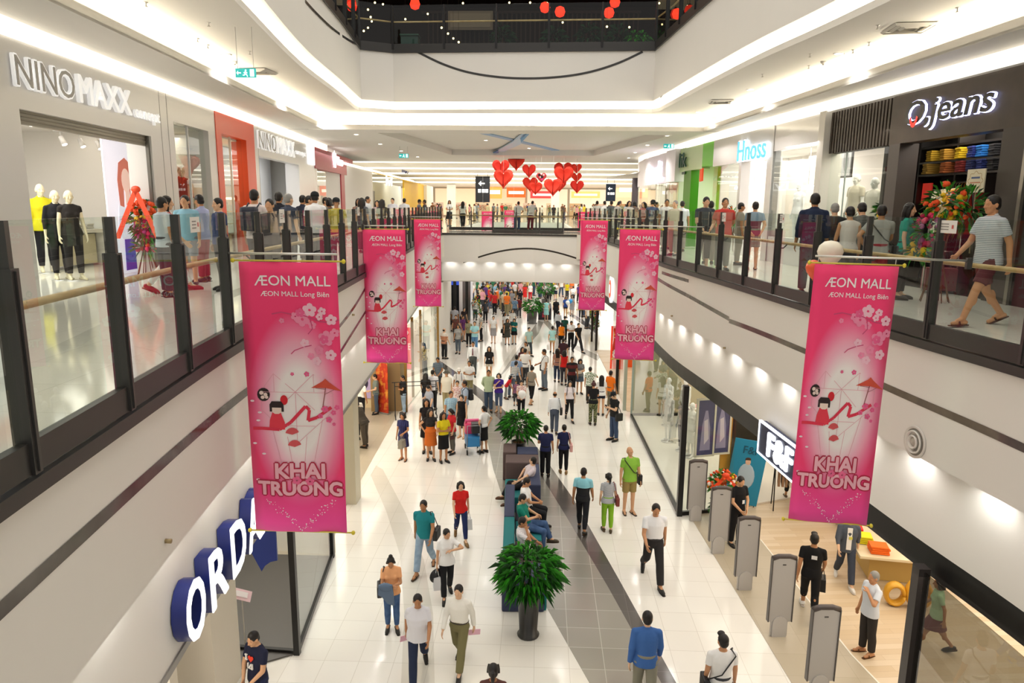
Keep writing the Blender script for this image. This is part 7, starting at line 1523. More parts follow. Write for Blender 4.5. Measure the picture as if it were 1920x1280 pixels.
# things people carry
def bag(kind, o, pose, sex, side, c, lb):
    k = side; s = 1 if k == 'l' else -1; Mw = M.LocRotScale(o.location, o.rotation_euler, o.scale); J = joints(pose, sex); dn = V((0, 0, -J['low'])); m = cm(c, .5); W = Mw @ (J[k+'wri']+J[k+'fa']*.09+dn)
    if kind == 'sling':                 # bag on the hip with a strap across the chest
        t = empty('shoulder_bag', (0, 0, 0), 0, lb, 'bag'); t.matrix_world = Mw; hp = V((s*.25, .02, .88))+dn; ot = 'r' if k == 'l' else 'l'
        MB().box(hp, (.09, .26, .26), bev=.02).obj('body', m, t); sh = J[ot+'sho']+dn; q = V((0, 0, .05)); Fv = J['T'].to_3x3() @ V((0, -.15, 0))
        mb = MB(); mb.tube([hp+V((0, -.08, .12)), (hp+sh)/2+V((0, -.17, .0)), sh+V((-s*-.0, -.09, .05)), sh+V((s*.04, .0, .075)), sh+V((0, .09, .03)), (hp+sh)/2+V((0, .15, 0)), hp+V((0, .08, .12))], .011, 6); mb.obj('strap', m, t); return t
    if kind == 'shoulder':
        t = empty('shoulder_bag', (0, 0, 0), 0, lb, 'bag'); t.matrix_world = Mw; sh = J[k+'sho']+dn; hp = V((sh.x+s*.085, .05, .93+dn.z))
        MB().box(hp, (.1, .32, .24), bev=.025).obj('body', m, t); MB().tube([hp+V((0, -.1, .11)), sh+V((-s*.01, -.05, .06)), sh+V((-s*.03, .0, .075)), sh+V((-s*.01, .06, .06)), hp+V((0, .1, .11))], .01, 6).obj('strap', m, t); return t
    if kind == 'pack':
        t = empty('backpack', (0, 0, 0), 0, lb, 'bag'); t.matrix_world = Mw @ M.Translation(dn) @ J['T']; MB().box((0, .2, 1.2), (.3, .15, .42), bev=.05).obj('body', m, t); MB().box((0, .285, 1.1), (.22, .03, .2), bev=.012).obj('pocket', m, t)
        for q in (-1, 1): MB().tube([(q*.1, .13, 1.38), (q*.11, .02, 1.475), (q*.115, -.12, 1.36), (q*.13, -.09, 1.15), (q*.14, .12, 1.05)], .012, 6).obj('strap', m, t)
        return t
    if kind in ('tote', 'carrier', 'pouch'):
        w, d, h = {'tote': (.3, .12, .24), 'carrier': (.2, .13, .26), 'pouch': (.16, .05, .1)}[kind]; t = empty({'tote': 'handbag', 'carrier': 'carrier_bag', 'pouch': 'purse'}[kind], W-V((0, 0, .02)), o.rotation_euler.z+PI/2, lb, 'bag')
        z = -.14 if kind != 'pouch' else -.03; mb = MB(); mb.prism([(-w*.42, -d/2), (w*.42, -d/2), (w*.42, d/2), (-w*.42, d/2)], z-h, z); 
        for v in mb.b.verts:
            if v.co.z < z-h*.5: v.co.x *= 1.2; v.co.y *= 1.15
        mb.obj('body', m, t)
        if kind != 'pouch':
            for q in (-1, 1): MB().tube([(-w*.25, q*d*.3, z), (-w*.12, q*.012, .0), (w*.12, q*.012, .0), (w*.25, q*d*.3, z)], .007, 6).obj('handle', m, t)
        return t
    if kind in ('phone', 'paper', 'fan'):
        d = {'phone': (.075, .012, .14), 'paper': (.2, .004, .13), 'fan': (.26, .02, .3)}[kind]; t = empty({'phone': 'phone', 'paper': 'leaflet', 'fan': 'hat'}[kind], W, o.rotation_euler.z+.4, lb, {'phone': 'phone', 'paper': 'leaflet', 'fan': 'hat'}[kind])
        if kind == 'fan': mb = MB().lathe([(.001, .05), (.09, .045), (.1, 0), (.15, -.01), (.15, -.02), (.001, -.02)], 18); mb.b.transform(M.Translation((0, 0, -.16)) @ M.Rotation(PI/2, 4, 'X')); mb.obj('crown', m, t); return t
        MB().box((0, 0, 0 if kind == 'phone' else -.04), d, rx=.3).obj('sheet' if kind == 'paper' else 'case', m, t); return t
    if kind == 'balloon':
        t = empty('balloon', W+V((0, 0, .08)), 0, lb, 'balloon'); r = .15; MB().lathe([(.004, -.19), (.02, -.17), (.07, -.12), (.125, -.05), (.15, .03), (.13, .1), (.075, .15), (.001, .165)], 18, (0, 0, .1)).obj('skin', mat(c, .25), t); MB().lathe([(.012, -.1), (.004, -.085), (.004, -.075)], 8).obj('knot', mat(c, .25), t); return t
# ================================================================== WHO IS WHERE
STR = ramp_mat('black white stripes', 'stripe', '#1b1b1d', '#ecebe6', 9, .85, 'Z'); GSTR = ramp_mat('grey stripes', 'stripe', '#8f949c', '#d5d6d8', 14, .85, 'Z'); RSTR = ramp_mat('maroon stripes', 'stripe', '#6a2624', '#d8a890', 7, .85, 'Z'); BSTR = ramp_mat('blue grey stripes', 'stripe', '#4a5560', '#7e8b98', 10, .85, 'Z'); DSTR = ramp_mat('dark stripes', 'stripe', '#1d1d1f', '#6d6b66', 12, .85, 'Z'); USTR = ramp_mat('flag stripes', 'stripe', '#2d3f78', '#e8e4e0', 8, .85, 'Z', c3='#b8303a')
CAMO = ramp_mat('camouflage cloth', 'blot', '#3c4a2c', '#8a8a62', 16, .85, c3='#1d211a'); FLO = ramp_mat('leaf print cloth', 'blot', '#6d8a6a', '#e9ebe2', 22, .85); YFL = ramp_mat('yellow flower cloth', 'blot', '#c9a83a', '#3c2c26', 20, .85); PFL = ramp_mat('pink flower cloth', 'blot', '#c98f8c', '#f0e4dc', 24, .85); RFL = ramp_mat('red flower cloth', 'blot', '#b04a4a', '#f2efe8', 15, .85); BFL = ramp_mat('brown flower cloth', 'blot', '#7a3a32', '#4a3c34', 20, .85); NVP = ramp_mat('navy print cloth', 'stripe', '#1e2148', '#2e3368', 5, .85, 'X', dist=3)
BPL = ramp_mat('blue plaid shirt', 'check', '#3f8fb8', '#cfe4ea', 12, .85); TPL = ramp_mat('teal plaid shirt', 'check', '#7fb0ac', '#c9dcd8', 14, .85); WCK = ramp_mat('pale check shirt', 'check', '#cfc9ce', '#f0eeee', 16, .85); BWP = ramp_mat('black white print', 'blot', '#1f1f20', '#eeeadf', 18, .85); RIP = ramp_mat('worn denim', 'noise', '#35507a', '#4b6791', 7, .9, const=False); JEA = ramp_mat('blue denim', 'noise', '#3a5070', '#4e6688', 8, .9, const=False); LJE = ramp_mat('light denim', 'noise', '#7f95aa', '#9fb2c4', 6, .9, const=False)
def two_tone(name, up, dn, z):
    m, t, b, N = nodes(name); tc = N('ShaderNodeTexCoord'); sp_ = N('ShaderNodeSeparateXYZ'); cr_ = N('ShaderNodeValToRGB'); mr = N('ShaderNodeMath', operation='MULTIPLY'); mr.inputs[1].default_value = .5
    t.links.new(tc.outputs['Object'], sp_.inputs[0]); t.links.new(sp_.outputs['Z'], mr.inputs[0]); t.links.new(mr.outputs[0], cr_.inputs[0]); cr_.color_ramp.interpolation = 'CONSTANT'; e = cr_.color_ramp.elements; e[0].color = (*lin(dn), 1); e[1].position = z/2; e[1].color = (*lin(up), 1)
    t.links.new(cr_.outputs[0], b.inputs['Base Color']); b.inputs['Roughness'].default_value = .85; return m
BLB = two_tone('blue and black shirt', '#8fd0de', '#17181c', 1.2); ORB = two_tone('orange and white top', '#efe4d8', '#c98a68', 1.28); OBD = two_tone('black and orange dress', '#1c1716', '#d0681c', 1.14)
W, K_, NAV, GRY, DG, KH, BLK_ = '#f1efec', '#17171a', '#20284a', '#84868a', '#3b3c40', '#8f8458', '#121214'
def who(x, yf, yh, hd, pose, sex, top, tc, bot, bc, hair, lb, fl=0, H=None, lim=(1.48, 1.84), **kw):
    z = Z1 if fl else .0
    if yf is None and fl:          # stands on the gallery, some way back from the balustrade
        _kk.append(0); u = kw.pop('u', None); u = (.25+.75*((len(_kk)*.618) % 1)) if u is None else u; best = None
        for k in range(700):
            q = aty(x, yh, 5+k*.05); e = q.x-(xat(KL, q.y)-.5-1.5*u) if x < 960 else q.x-(xat(KR, q.y)+.5+1.5*u)
            if best is None or abs(e) < best[0]: best = (abs(e), q)
        p = best[1].copy(); p.z = z; J = joints(pose, sex); H = min(max((best[1].z-z)/((J['H'].translation.z+.13-J['low'])/1.7), 1.48), 1.78)
    elif yf is None: p = atz(x, yh, z+H); p.z = z
    else:
        p = atz(x, yf, z)
        if H is None:
            J = joints(pose, sex); k_ = (J['H'].translation.z+.13-J['low'])/1.7
            H = min(max((aty(x, yh, p.y).z-z)/k_, lim[0]), lim[1])
    if not fl: p.z = .004
    return person(p, RAD(hd)+math.atan2(-p.x, p.y)*-1*0, H, pose, sex, top, tc, bot, bc, hair, lb, **kw), pose, sex
def carry(q, kind, side, c, lb): return bag(kind, q[0], q[1], q[2], side, c, lb)
# ---- near part of the hall
who(925, None, 1246, 180, 'stand', 'f', 'T', '#5d3a34', 'long', DG, 'pony', 'dark haired person seen from behind at the bottom edge, below the large plant', H=1.56)
who(1215, None, 1147, 178, 'stroll', 'm', 'L', '#3f68a8', 'long', '#8b8878', 'short', 'person in bright blue long sleeved shirt walking away at the bottom, on the grey tiles', H=1.7)
q = who(1357, None, 1190, 182, 'stand2', 'm', 'T', W, 'long', DG, 'quiff', 'person in white t-shirt with black cross strap walking away at the bottom right', H=1.62); carry(q, 'sling', 'l', K_, 'black cross body bag of the person in white t-shirt at the bottom right')
q = who(478, None, 1182, -28, 'clasp', 'm', 'T', '#1d2038', 'short', NAV, 'short', 'person in navy t-shirt with red heart print, hands joined, below the blue letters', H=1.6)
J_ = joints('clasp', 'm'); T_ = M.LocRotScale(q[0].location, q[0].rotation_euler, q[0].scale) @ M.Translation((0, 0, -J_['low'])); Ti = q[0].matrix_world
mb = MB(); mb.extr([(x*1.0+.03, -.142, 1.3+y) for x, y in heart_outline(.11)], (0, .012, 0)); o = mb.obj('heart_print', mat('#e23a1e', .7), q[0]); o.location = (0, 0, -J_['low'])
mb = MB(); mb.box((-.07, -.135, 1.3), (.025, .02, .09)).box((-.07, -.135, 1.34), (.05, .02, .014)).box((-.07, -.135, 1.26), (.05, .02, .014)); mb.box((-.03, -.14, 1.17), (.02, .02, .09)).box((.06, -.14, 1.17), (.02, .02, .09)).box((.015, -.14, 1.17), (.02, .02, .09), ry=.5).box((.015, -.14, 1.135), (.05, .02, .016)); o = mb.obj('letter_print', mat('#e9e6e2', .7), q[0]); o.location = (0, 0, -J_['low'])
q = who(786, 1268, 1110, 8, 'stride~', 'b', 'S', '#dcdbe0', 'long', '#232c44', 'short', 'person in pale grey short sleeved shirt and dark jeans walking forward, nearest of the pair'); carry(q, 'paper', 'r', '#efb9cc', 'pink leaflet held by the person in the pale grey shirt')
q = who(862, 1252, 1094, -12, 'walk', 'm', 'N', '#efece2', 'long', '#77714c', 'short', 'person in cream long sleeved shirt and olive trousers, looking aside while walking', belt='#2b2018'); carry(q, 'paper', 'l', '#efb9cc', 'pink leaflet held by the person in olive trousers')
q = who(736, 1182, 1041, 12, 'read', 'f', 'T', '#efaf7c', 'slim', RIP, 'bun', 'person with top bun in peach t-shirt and ripped jeans carrying a denim jacket'); carry(q, 'shoulder', 'r', '#25262a', 'black shoulder bag of the person in peach t-shirt')
Wp = jp(*q, 'lwri'); mb = MB(); mb.ball((0, 0, 0), (.13, .06, .08), 12, 8); mb.extr([(-.12, -.03, .04), (.12, -.03, .05), (.14, -.03, -.12), (.15, -.03, -.34), (.03, -.03, -.3), (-.06, -.03, -.18), (-.13, -.03, -.14)], (0, .05, 0)); mb.obj('denim_jacket', mat('#5d6f86', .9), loc=(Wp.x-.1, Wp.y-.06, Wp.z+.02), label='folded blue denim jacket over the arms of the person in peach', cat='jacket')
q = who(838, 1118, 1010, 14, 'headhand~', 'f', 'S', '#f3f2f0', 'long', K_, 'short', 'person in white shirt and black trousers with one hand on the head'); carry(q, 'fan', 'r', '#1a1a1c', 'black round hat held by the person with one hand on the head'); carry(q, 'carrier', 'r', '#d8d8da', 'pale plastic bag held with the black hat')
q = who(797, 1070, 936, -8, 'walk~', 'm', 'P', '#1f7f86', 'long', LJE, 'short', 'person in teal polo shirt and light jeans walking forward with a shoulder bag', shoe='sandal', sc='#3a2a20'); carry(q, 'shoulder', 'l', '#1e1c1c', 'black document bag hanging from the person in teal polo shirt')
q = who(864, 1012, 901, 14, 'walk', 'f', 'T', '#d42420', 'slim', '#222c58', 'bob', 'person in bright red t-shirt and navy trousers looking down while walking', sc='#7a5a30'); carry(q, 'carrier', 'l', '#eeecea', 'white plastic bag with a red print held by the person in bright red')
who(1222, 1090, 938, 2, 'stride', 'm', 'U', '#f3f3f4', 'long', '#2c2a2a', 'short', 'person in white short sleeved shirt and dark trousers striding forward alone', belt='#151312')
q = who(1178, 962, 834, 14, 'up', 'm', 'P', '#8cbf45', 'short', '#9a8650', 'bald', 'person in lime green shirt and khaki shorts looking upward', shoe='sandal', sc='#3a3228', lim=(1.5, 1.75)); carry(q, 'sling', 'l', '#1b1b1d', 'small black cross body bag of the person in lime green')
who(1091, 996, 877, 168, 'stroll', 'm', 'T', BLB, 'slim', '#1b1c22', 'short', 'person in light blue and black t-shirt walking away by the dark strip')
q = who(1138, 996, 889, 182, 'stand2', 'f', 'T', GSTR, 'slim', '#86b82c', 'pony', 'person with ponytail in grey striped top and lime green trousers', sc='#4a3a22'); carry(q, 'shoulder', 'r', '#7a2f26', 'dark red shoulder bag of the person in lime trousers'); 
who(1022, 892, 797, 178, 'hold', 'm', 'T', '#232850', 'long', K_, 'short', 'person in navy t-shirt and black trousers, left of the couple walking away')
q = who(1056, 887, 799, 180, 'stand2', 'f', 'T', '#232850', 'slim', K_, 'short', 'person in navy t-shirt with a pink handbag, right of the couple walking away', sc='#8a6a3a'); carry(q, 'shoulder', 'r', '#e0a9a4', 'pink handbag on the right of the couple in navy')
q = who(1039, 812, 739, 176, 'stroll', 'm', 'N', '#eef0f4', 'long', '#4a5262', 'bald', 'person in white long sleeved shirt walking away with a black bag on the back'); carry(q, 'shoulder', 'r', '#141416', 'big black bag of the person in white walking ahead of the couple')
q = who(1067, 788, 713, 4, 'walk', 'f', 'U', '#f0e6ea', 'slim', K_, 'mid', 'person in pale pink white blouse and black trousers walking forward with straps'); carry(q, 'pack', 'l', '#26262a', 'dark backpack of the person in pale blouse walking forward')
who(1111, 796, 716, 178, 'read', 'f', 'T', '#18181b', 'long', CAMO, 'bun', 'person in black t-shirt and camouflage trousers walking away', hc='#4a2226')
who(1126, 778, 703, 176, 'stand', 'f', 'T', '#f2f0ee', 'tiny', '#1f2434', 'long', 'person with very long black hair in white top and dark shorts')
who(1143, 770, 694, 130, 'stand2', 'm', 'T', '#f07818', 'long', '#77705a', 'short', 'person in bright orange t-shirt standing by the right shop glass')
q = who(1150, 826, 734, -62, 'phone~', 'm', 'T', '#1f1f20', 'long', '#3c4c68', 'cap', 'person in black t-shirt, jeans and cap looking at a phone by the glass'); carry(q, 'phone', 'l', '#202226', 'phone held by the person in the black cap'); carry(q, 'sling', 'l', '#141414', 'black bag on the hip of the person in the black cap')
who(1105, 756, 688, 165, 'ear', 'm', 'S', FLO, 'long', '#37332e', 'short', 'person in leaf print shirt with a hand at the ear')
q = who(1086, 738, 672, 8, 'read', 'f', 'T', '#7c7f84', 'mini', '#48586a', 'mid', 'person in grey t-shirt and denim skirt holding a paper'); carry(q, 'paper', 'l', '#e9e6e2', 'white leaflet held by the person in the denim skirt')
who(1071, 742, 668, 6, 'stand', 'm', 'T', ramp_mat('black red chest', 'stripe', '#161417', '#5a1c1e', 1.1, .85, 'Z'), 'long', K_, 'short', 'person in black t-shirt with dark red chest, beside the grey skirted person')
who(1057, 722, 656, 178, 'stand', 'f', 'V', '#cf1f1c', 'slim', '#34323a', 'mid', 'person in sleeveless red top walking away in the middle group')
who(1044, 716, 653, 180, 'stand2', 'f', 'T', RSTR, 'slim', '#2c3852', 'long', 'person in maroon striped top and dark jeans walking away'); who(1055, 694, 634, 176, 'stroll', 'm', 'S', '#3a2028', 'long', DG, 'short', 'person in dark maroon shirt walking away, in front of the striped top')
q = who(1020, 731, 654, -72, 'hold~', 'm', 'T', '#f0eeec', 'long', '#6a7480', 'short', 'person in white t-shirt and grey jeans turned sideways, standing alone'); carry(q, 'sling', 'r', '#1a1a1a', 'small black bag of the person turned sideways in white')
q = who(977, 782, 712, 4, 'clasp', 'f', 'T', PFL, 'slim', K_, 'short', 'child in pink print top and black trousers holding a white balloon', lim=(1.2, 1.45)); carry(q, 'balloon', 'l', '#f2f0ee', 'white balloon held by the child in pink print top')
who(967, 760, 713, 10, 'stand', 'f', 'T', USTR, 'crop', DG, 'short', 'small child in red, white and blue striped top', lim=(1.0, 1.3))
who(996, 757, 686, 150, 'stroll', 'f', 'T', '#948a7c', 'crop', K_, 'bun', 'person with a bun in taupe t-shirt and black knee length trousers', shoe='sandal', sc='#6a4a2a')
who(968, 738, 665, 178, 'stand', 'm', 'S', '#8fa6c4', 'long', '#3c3f48', 'short', 'person in light blue shirt seen from behind, next to striped t-shirt'); who(960, 745, 679, 150, 'bend', 'f', 'T', STR, 'long', '#5c6b7c', 'short', 'person in black and white striped t-shirt bending forward')
who(984, 722, 653, 170, 'stand3', 'm', 'T', '#efeae4', 'long', DG, 'short', 'person in white t-shirt seen from behind in the left middle group'); who(979, 712, 650, 20, 'stand', 'f', 'T', '#5a3030', 'long', K_, 'mid', 'dark haired person half hidden behind the person in white t-shirt'); who(985, 700, 640, -20, 'stand', 'm', 'T', '#c9c2b6', 'long', DG, 'short', 'person facing forward behind the white t-shirt in the middle group')
who(991, 667, 613, 28, 'stroll', 'm', 'S', TPL, 'long', '#3d454c', 'short', 'person in teal checked shirt walking forward near the grey strip')
q = who(1035, 663, 611, 178, 'walk', 'f', 'T', '#a9dcdc', 'tiny', '#c9ae84', 'short', 'person in light aqua top and beige shorts walking away'); carry(q, 'carrier', 'l', '#f0eeec', 'white plastic bag held by the person in light aqua top')
who(1052, 655, 609, 180, 'stand', 'f', 'V', '#f08414', 'long', K_, 'pony', 'person with ponytail in orange sleeveless top'); who(1070, 655, 601, 6, 'read', 'm', 'U', '#eceef0', 'long', K_, 'short', 'person in white shirt reading something beside the black polo'); who(1083, 661, 605, 34, 'walk', 'm', 'P', '#18181b', 'long', '#25262b', 'short', 'person in black polo shirt walking toward the right shops')
who(1046, 628, 585, 150, 'stroll', 'm', 'N', '#e6ecf4', 'long', '#2d3140', 'short', 'person in white long sleeved shirt behind the orange top'); who(1058, 640, 598, 176, 'stand', 'm', 'T', '#1f5248', 'long', K_, 'short', 'person in dark green t-shirt behind the orange top')
q = who(1042, 602, 559, 178, 'stand', 'b', 'S', '#17171a', 'long', K_, 'grey', 'grey haired person in black carrying a red bag'); carry(q, 'carrier', 'r', '#a83a40', 'red bag carried by the grey haired person in black')
q = who(1024, 602, 561, 180, 'stand', 'f', 'Dd', '#9fdcdc', None, None, 'bun', 'person in light aqua dress beside the distant plants', shoe='sandal'); carry(q, 'carrier', 'l', '#c0344a', 'small red bag of the person in the light aqua dress')
q = who(1060, 595, 557, 6, 'hold', 'f', 'T', '#2f4f9c', 'tiny', '#20263a', 'mid', 'person in blue top and shorts carrying a white balloon'); carry(q, 'balloon', 'l', '#f0f2f4', 'white balloon carried by the person in blue top')
q = who(1072, 592, 556, -6, 'hold~', 'f', 'Dd', '#a8a8aa', None, None, 'long', 'person in pale grey dress with a dark jacket and a blue balloon'); carry(q, 'balloon', 'r', '#2a9be0', 'blue balloon beside the person in the pale grey dress')
who(1089, 599, 563, 176, 'stroll', 'f', 'T', '#5a5c58', 'slim', K_, 'bun', 'person in grey top and black leggings walking away under the far right banner')
who(925, 643, 592, 2, 'stand', 'f', 'U', '#efedea', 'skirt', '#a6a3a4', 'short', 'person in white shirt and grey skirt standing alone', shoe='sandal', sc='#7a4a30'); who(951, 646, 598, 6, 'stand2', 'f', 'Dd', '#3a3a34', None, None, 'mid', 'person in dark grey dress, left of the pair walking forward'); who(964, 645, 598, -4, 'phone~', 'f', 'T', '#0f5a56', 'mini', K_, 'bob', 'person in dark teal top and black skirt, right of the pair')
q = who(946, 632, 587, 60, 'stand', 'f', 'U', '#e9e9e9', 'long', K_, 'long', 'person in white top in profile behind the dark grey dress'); carry(q, 'tote', 'r', '#1f1f22', 'black handbag of the person in profile'); who(961, 625, 584, 2, 'stand', 'f', 'T', '#f2f2f0', 'slim', '#37414c', 'mid', 'person in plain white t-shirt behind the teal top')
q = who(887, 706, 640, -2, 'stand', 'm', 'N', '#f2f2f4', 'long', '#4c5050', 'short', 'person in white shirt with a dark red tie walking forward'); J_ = joints('stand', 'm'); o = MB().extr([(x, -.145, z) for x, z in ((-.015, 1.4), (.015, 1.4), (.03, 1.08), (0, 1.04), (-.03, 1.08))], (0, .03, 0)).obj('tie', mat('#6c1c2a', .6), q[0]); o.location = (0, 0, -J_['low'])
q = who(917, 714, 649, 4, 'stand', 'f', 'T', '#19191b', 'tiny', '#d8cdb8', 'long', 'person with long hair in black top and beige shorts, wearing a lanyard'); o = MB().box((0, -.16, 1.12), (.07, .01, .05)).obj('badge', mat('#e8e4e4', .5), q[0]); o.location = (0, 0, -joints('stand', 'f')['low'])
who(880, 745, 676, -4, 'cross', 'm', 'S', '#f0efec', 'long', '#8d845c', 'short', 'person in white polo with crossed arms and khaki trousers'); who(833, 673, 615, 150, 'stand3', 'm', 'T', ORB, 'long', '#25262a', 'bald', 'person in orange and white top and black trousers by the left column')
q = who(859, 663, 608, -6, 'stand2', 'f', 'T', STR, 'slim', '#5d6874', 'bob', 'person in black and white striped sweater and grey jeans'); carry(q, 'shoulder', 'l', '#5f564c', 'brown shoulder bag of the person in striped sweater')
who(890, 660, 602, 0, 'cross', 'm', 'P', '#a9dfe6', 'long', '#5a8ab8', 'short', 'person in pale aqua polo shirt with crossed arms'); who(879, 650, 598, 10, 'stand', 'f', 'T', '#8f8b6e', 'slim', K_, 'short', 'person in olive t-shirt left of the pale aqua polo'); who(902, 640, 586, -80, 'stand', 'm', 'S', BWP, 'long', K_, 'short', 'person in black and white print shirt in profile')
who(868, 640, 591, 40, 'stand3', 'f', 'T', '#5a2c5e', 'tiny', '#4a3a68', 'pony', 'person in purple t-shirt and shorts in the left far group'); who(855, 641, 590, 5, 'stand', 'f', 'T', BFL, 'long', DG, 'short', 'person in brown print top behind the striped sweater'); who(853, 622, 574, 176, 'stand', 'm', 'S', '#b9bac4', 'long', DG, 'short', 'person in pale grey shirt seen from behind by the striped shop front'); who(867, 619, 575, 30, 'bend', 'f', 'T', '#2a2024', 'long', K_, 'pony', 'person in dark clothes leaning forward by the flower stand'); who(843, 621, 578, 60, 'stand', 'f', 'T', '#3a2a1c', 'skirt', K_, 'mid', 'person in dark brown beside the pink lit shop front')
who(891, 600, 558, 176, 'stand', 'm', 'L', '#f1efe6', 'long', '#5c6a68', 'short', 'person in cream shirt and grey trousers seen from behind'); who(910, 605, 562, 178, 'stand3', 'f', 'T', '#3c3d42', 'slim', K_, 'bun', 'person in dark grey t-shirt and black trousers, right of the cream shirt'); who(878, 583, 542, 4, 'stand', 'm', 'S', '#5e594c', 'long', '#27304a', 'short', 'person in olive grey shirt facing forward by the white column')
who(921, 586, 545, -70, 'walk', 'm', 'T', '#b8242a', 'long', '#5a6476', 'short', 'person in red t-shirt and grey jeans walking across'); who(933, 575, 542, -20, 'photo', 'f', 'T', '#f0f0f2', 'slim', '#34507c', 'mid', 'person in white t-shirt and blue jeans lifting a phone'); who(945, 583, 549, 178, 'stand', 'f', 'C', PFL, 'skirt', '#141416', 'bob', 'person in pink print blouse and black skirt from behind')
who(965, 598, 565, 178, 'stand', 'm', 'S', ramp_mat('blue print shirt', 'blot', '#34506c', '#7a94a8', 22, .85), 'long', DG, 'short', 'person in blue print shirt from behind, left of dark red shirt'); who(973, 596, 566, 176, 'stand3', 'm', 'T', '#6a1e24', 'long', DG, 'short', 'person in dark red shirt from behind, right of blue print shirt'); who(975, 579, 547, 178, 'stroll', 'm', 'T', '#15161c', 'long', '#23242c', 'short', 'person in black t-shirt walking away, before the far plants')
who(984, 567, 534, 4, 'stand', 'f', 'Dd', '#d22a28', None, None, 'mid', 'person in bright red dress facing forward in the distance'); who(994, 564, 531, -2, 'stand2', 'f', 'T', '#f0efee', 'slim', '#c8202a', 'mid', 'person in white t-shirt and red trousers in the distance'); who(965, 562, 529, 178, 'stand', 'm', 'S', '#dedad4', 'long', '#8a7450', 'short', 'person in pale shirt and tan trousers from behind in the distance'); who(972, 562, 531, 176, 'stand3', 'm', 'T', '#1e3c36', 'long', K_, 'short', 'person in dark green t-shirt from behind in the distance')
who(1024, 564, 531, 10, 'stand', 'm', 'L', '#e6e6e4', 'long', K_, 'short', 'person in white shirt, left of two behind the farther plant'); who(1030, 565, 531, -6, 'stand2', 'm', 'L', '#9a9a9a', 'long', K_, 'short', 'person in grey shirt, right of two behind the farther plant'); who(1041, 563, 533, -4, 'cross', 'f', 'U', '#f0ecea', 'mini', '#22283c', 'bun', 'person in white blouse and navy skirt with crossed arms in the distance'); who(1063, 561, 534, 178, 'stand', 'f', 'T', '#d8c21c', 'long', DG, 'pony', 'person in yellow t-shirt under the far fascia'); who(1072, 556, 533, 176, 'stand', 'b', 'T', '#f07a3c', 'long', '#8a8478', 'short', 'person in salmon orange t-shirt beside the yellow one'); who(1074, 570, 544, 176, 'bend', 'm', 'T', '#f2f0ee', 'long', DG, 'short', 'person in white t-shirt stooping before the salmon orange one')
# ---- left group
who(684, 838, 753, -120, 'bend', 'm', 'j', '#3a342c', 'long', '#4a4238', 'short', 'person in dark brown suit stooping over the cream desk', lim=(1.5, 1.75)); who(667, 824, 737, 20, 'bend', 'm', 'S', '#f0e9de', 'long', K_, 'short', 'person in white shirt stooping behind the cream desk', lim=(1.5, 1.75)); who(677, 792, 709, 170, 'stand', 'm', 'U', '#f1ece4', 'long', '#16161a', 'short', 'person in white shirt and black trousers standing before the purple advert'); who(706, 776, 701, -70, 'hold', 'm', 'T', '#74807a', 'long', '#4d5c70', 'short', 'person in grey green t-shirt and jeans before the orange roll-up')
who(757, 776, 705, -62, 'chin', 'm', 'T', '#1f1e20', 'long', LJE, 'short', 'person in black t-shirt and light jeans, hand on chin, by the brown wall')
who(796, 706, 642, -120, 'phone', 'f', 'S', YFL, 'long', '#1a1716', 'pony', 'person in yellow flower print shirt inside the left glass shop', sc='#8a4a2a')
who(822, 738, 669, -4, 'clasp', 'm', 'P', BSTR, 'long', DG, 'short', 'person in blue grey striped polo facing forward, left group back row'); who(812, 768, 693, 176, 'stand', 'm', 'T', '#eeeef2', 'long', '#17171a', 'short', 'person in white t-shirt from behind, beside the long black hair'); who(799, 772, 699, 178, 'stand3', 'f', 'T', '#241f1c', 'slim', '#2a3248', 'long', 'person with long black hair in black top from behind')
who(838, 772, 695, -2, 'stand', 'b', 'S', '#ece5d2', 'long', '#a89c74', 'hat', 'person in cream short sleeved shirt and grey hat facing forward', capc='#5f5d54', lim=(1.6, 1.8)); q = who(861, 760, 690, 4, 'stand', 'm', 'S', '#f1efec', 'long', DG, 'cap', 'person in white shirt and white cap with dark straps behind the glasses', capc='#f2ede6'); carry(q, 'pack', 'l', '#3a3e4c', 'dark backpack of the person in the white cap')
who(806, 798, 729, -50, 'phone', 'm', 'S', '#9aa0ac', 'long', '#2c3c60', 'short', 'person in grey blue shirt looking down at a phone, left group'); who(846, 815, 733, 16, 'stand2', 'm', 'S', BPL, 'long', '#4a6a86', 'short', 'person in light blue plaid shirt facing forward beside the black dress'); who(858, 788, 713, 0, 'stand', 'f', 'C', PFL, 'long', DG, 'short', 'person with glasses in pink print top behind the plaid shirt')
q = who(872, 800, 713, -75, 'stand', 'm', 'S', '#a9b8cc', 'long', '#a3a196', 'short', 'person in pale blue shirt with a black backpack, turned left'); carry(q, 'pack', 'l', '#1c1c20', 'black backpack of the person in pale blue shirt')
who(866, 820, 741, -16, 'stand', 'f', 'Vd', '#141314', None, None, 'pony', 'person in sleeveless black dress and sandals', shoe='sandal', sc='#b08a5a')
q = who(757, 862, 773, -14, 'hold', 'f', 'Td', NVP, None, None, 'bob', 'person in navy print dress walking forward with a grey handbag', shoe='sandal', sc='#4a3a30'); carry(q, 'tote', 'l', '#8f8a7c', 'grey handbag of the person in navy print dress')
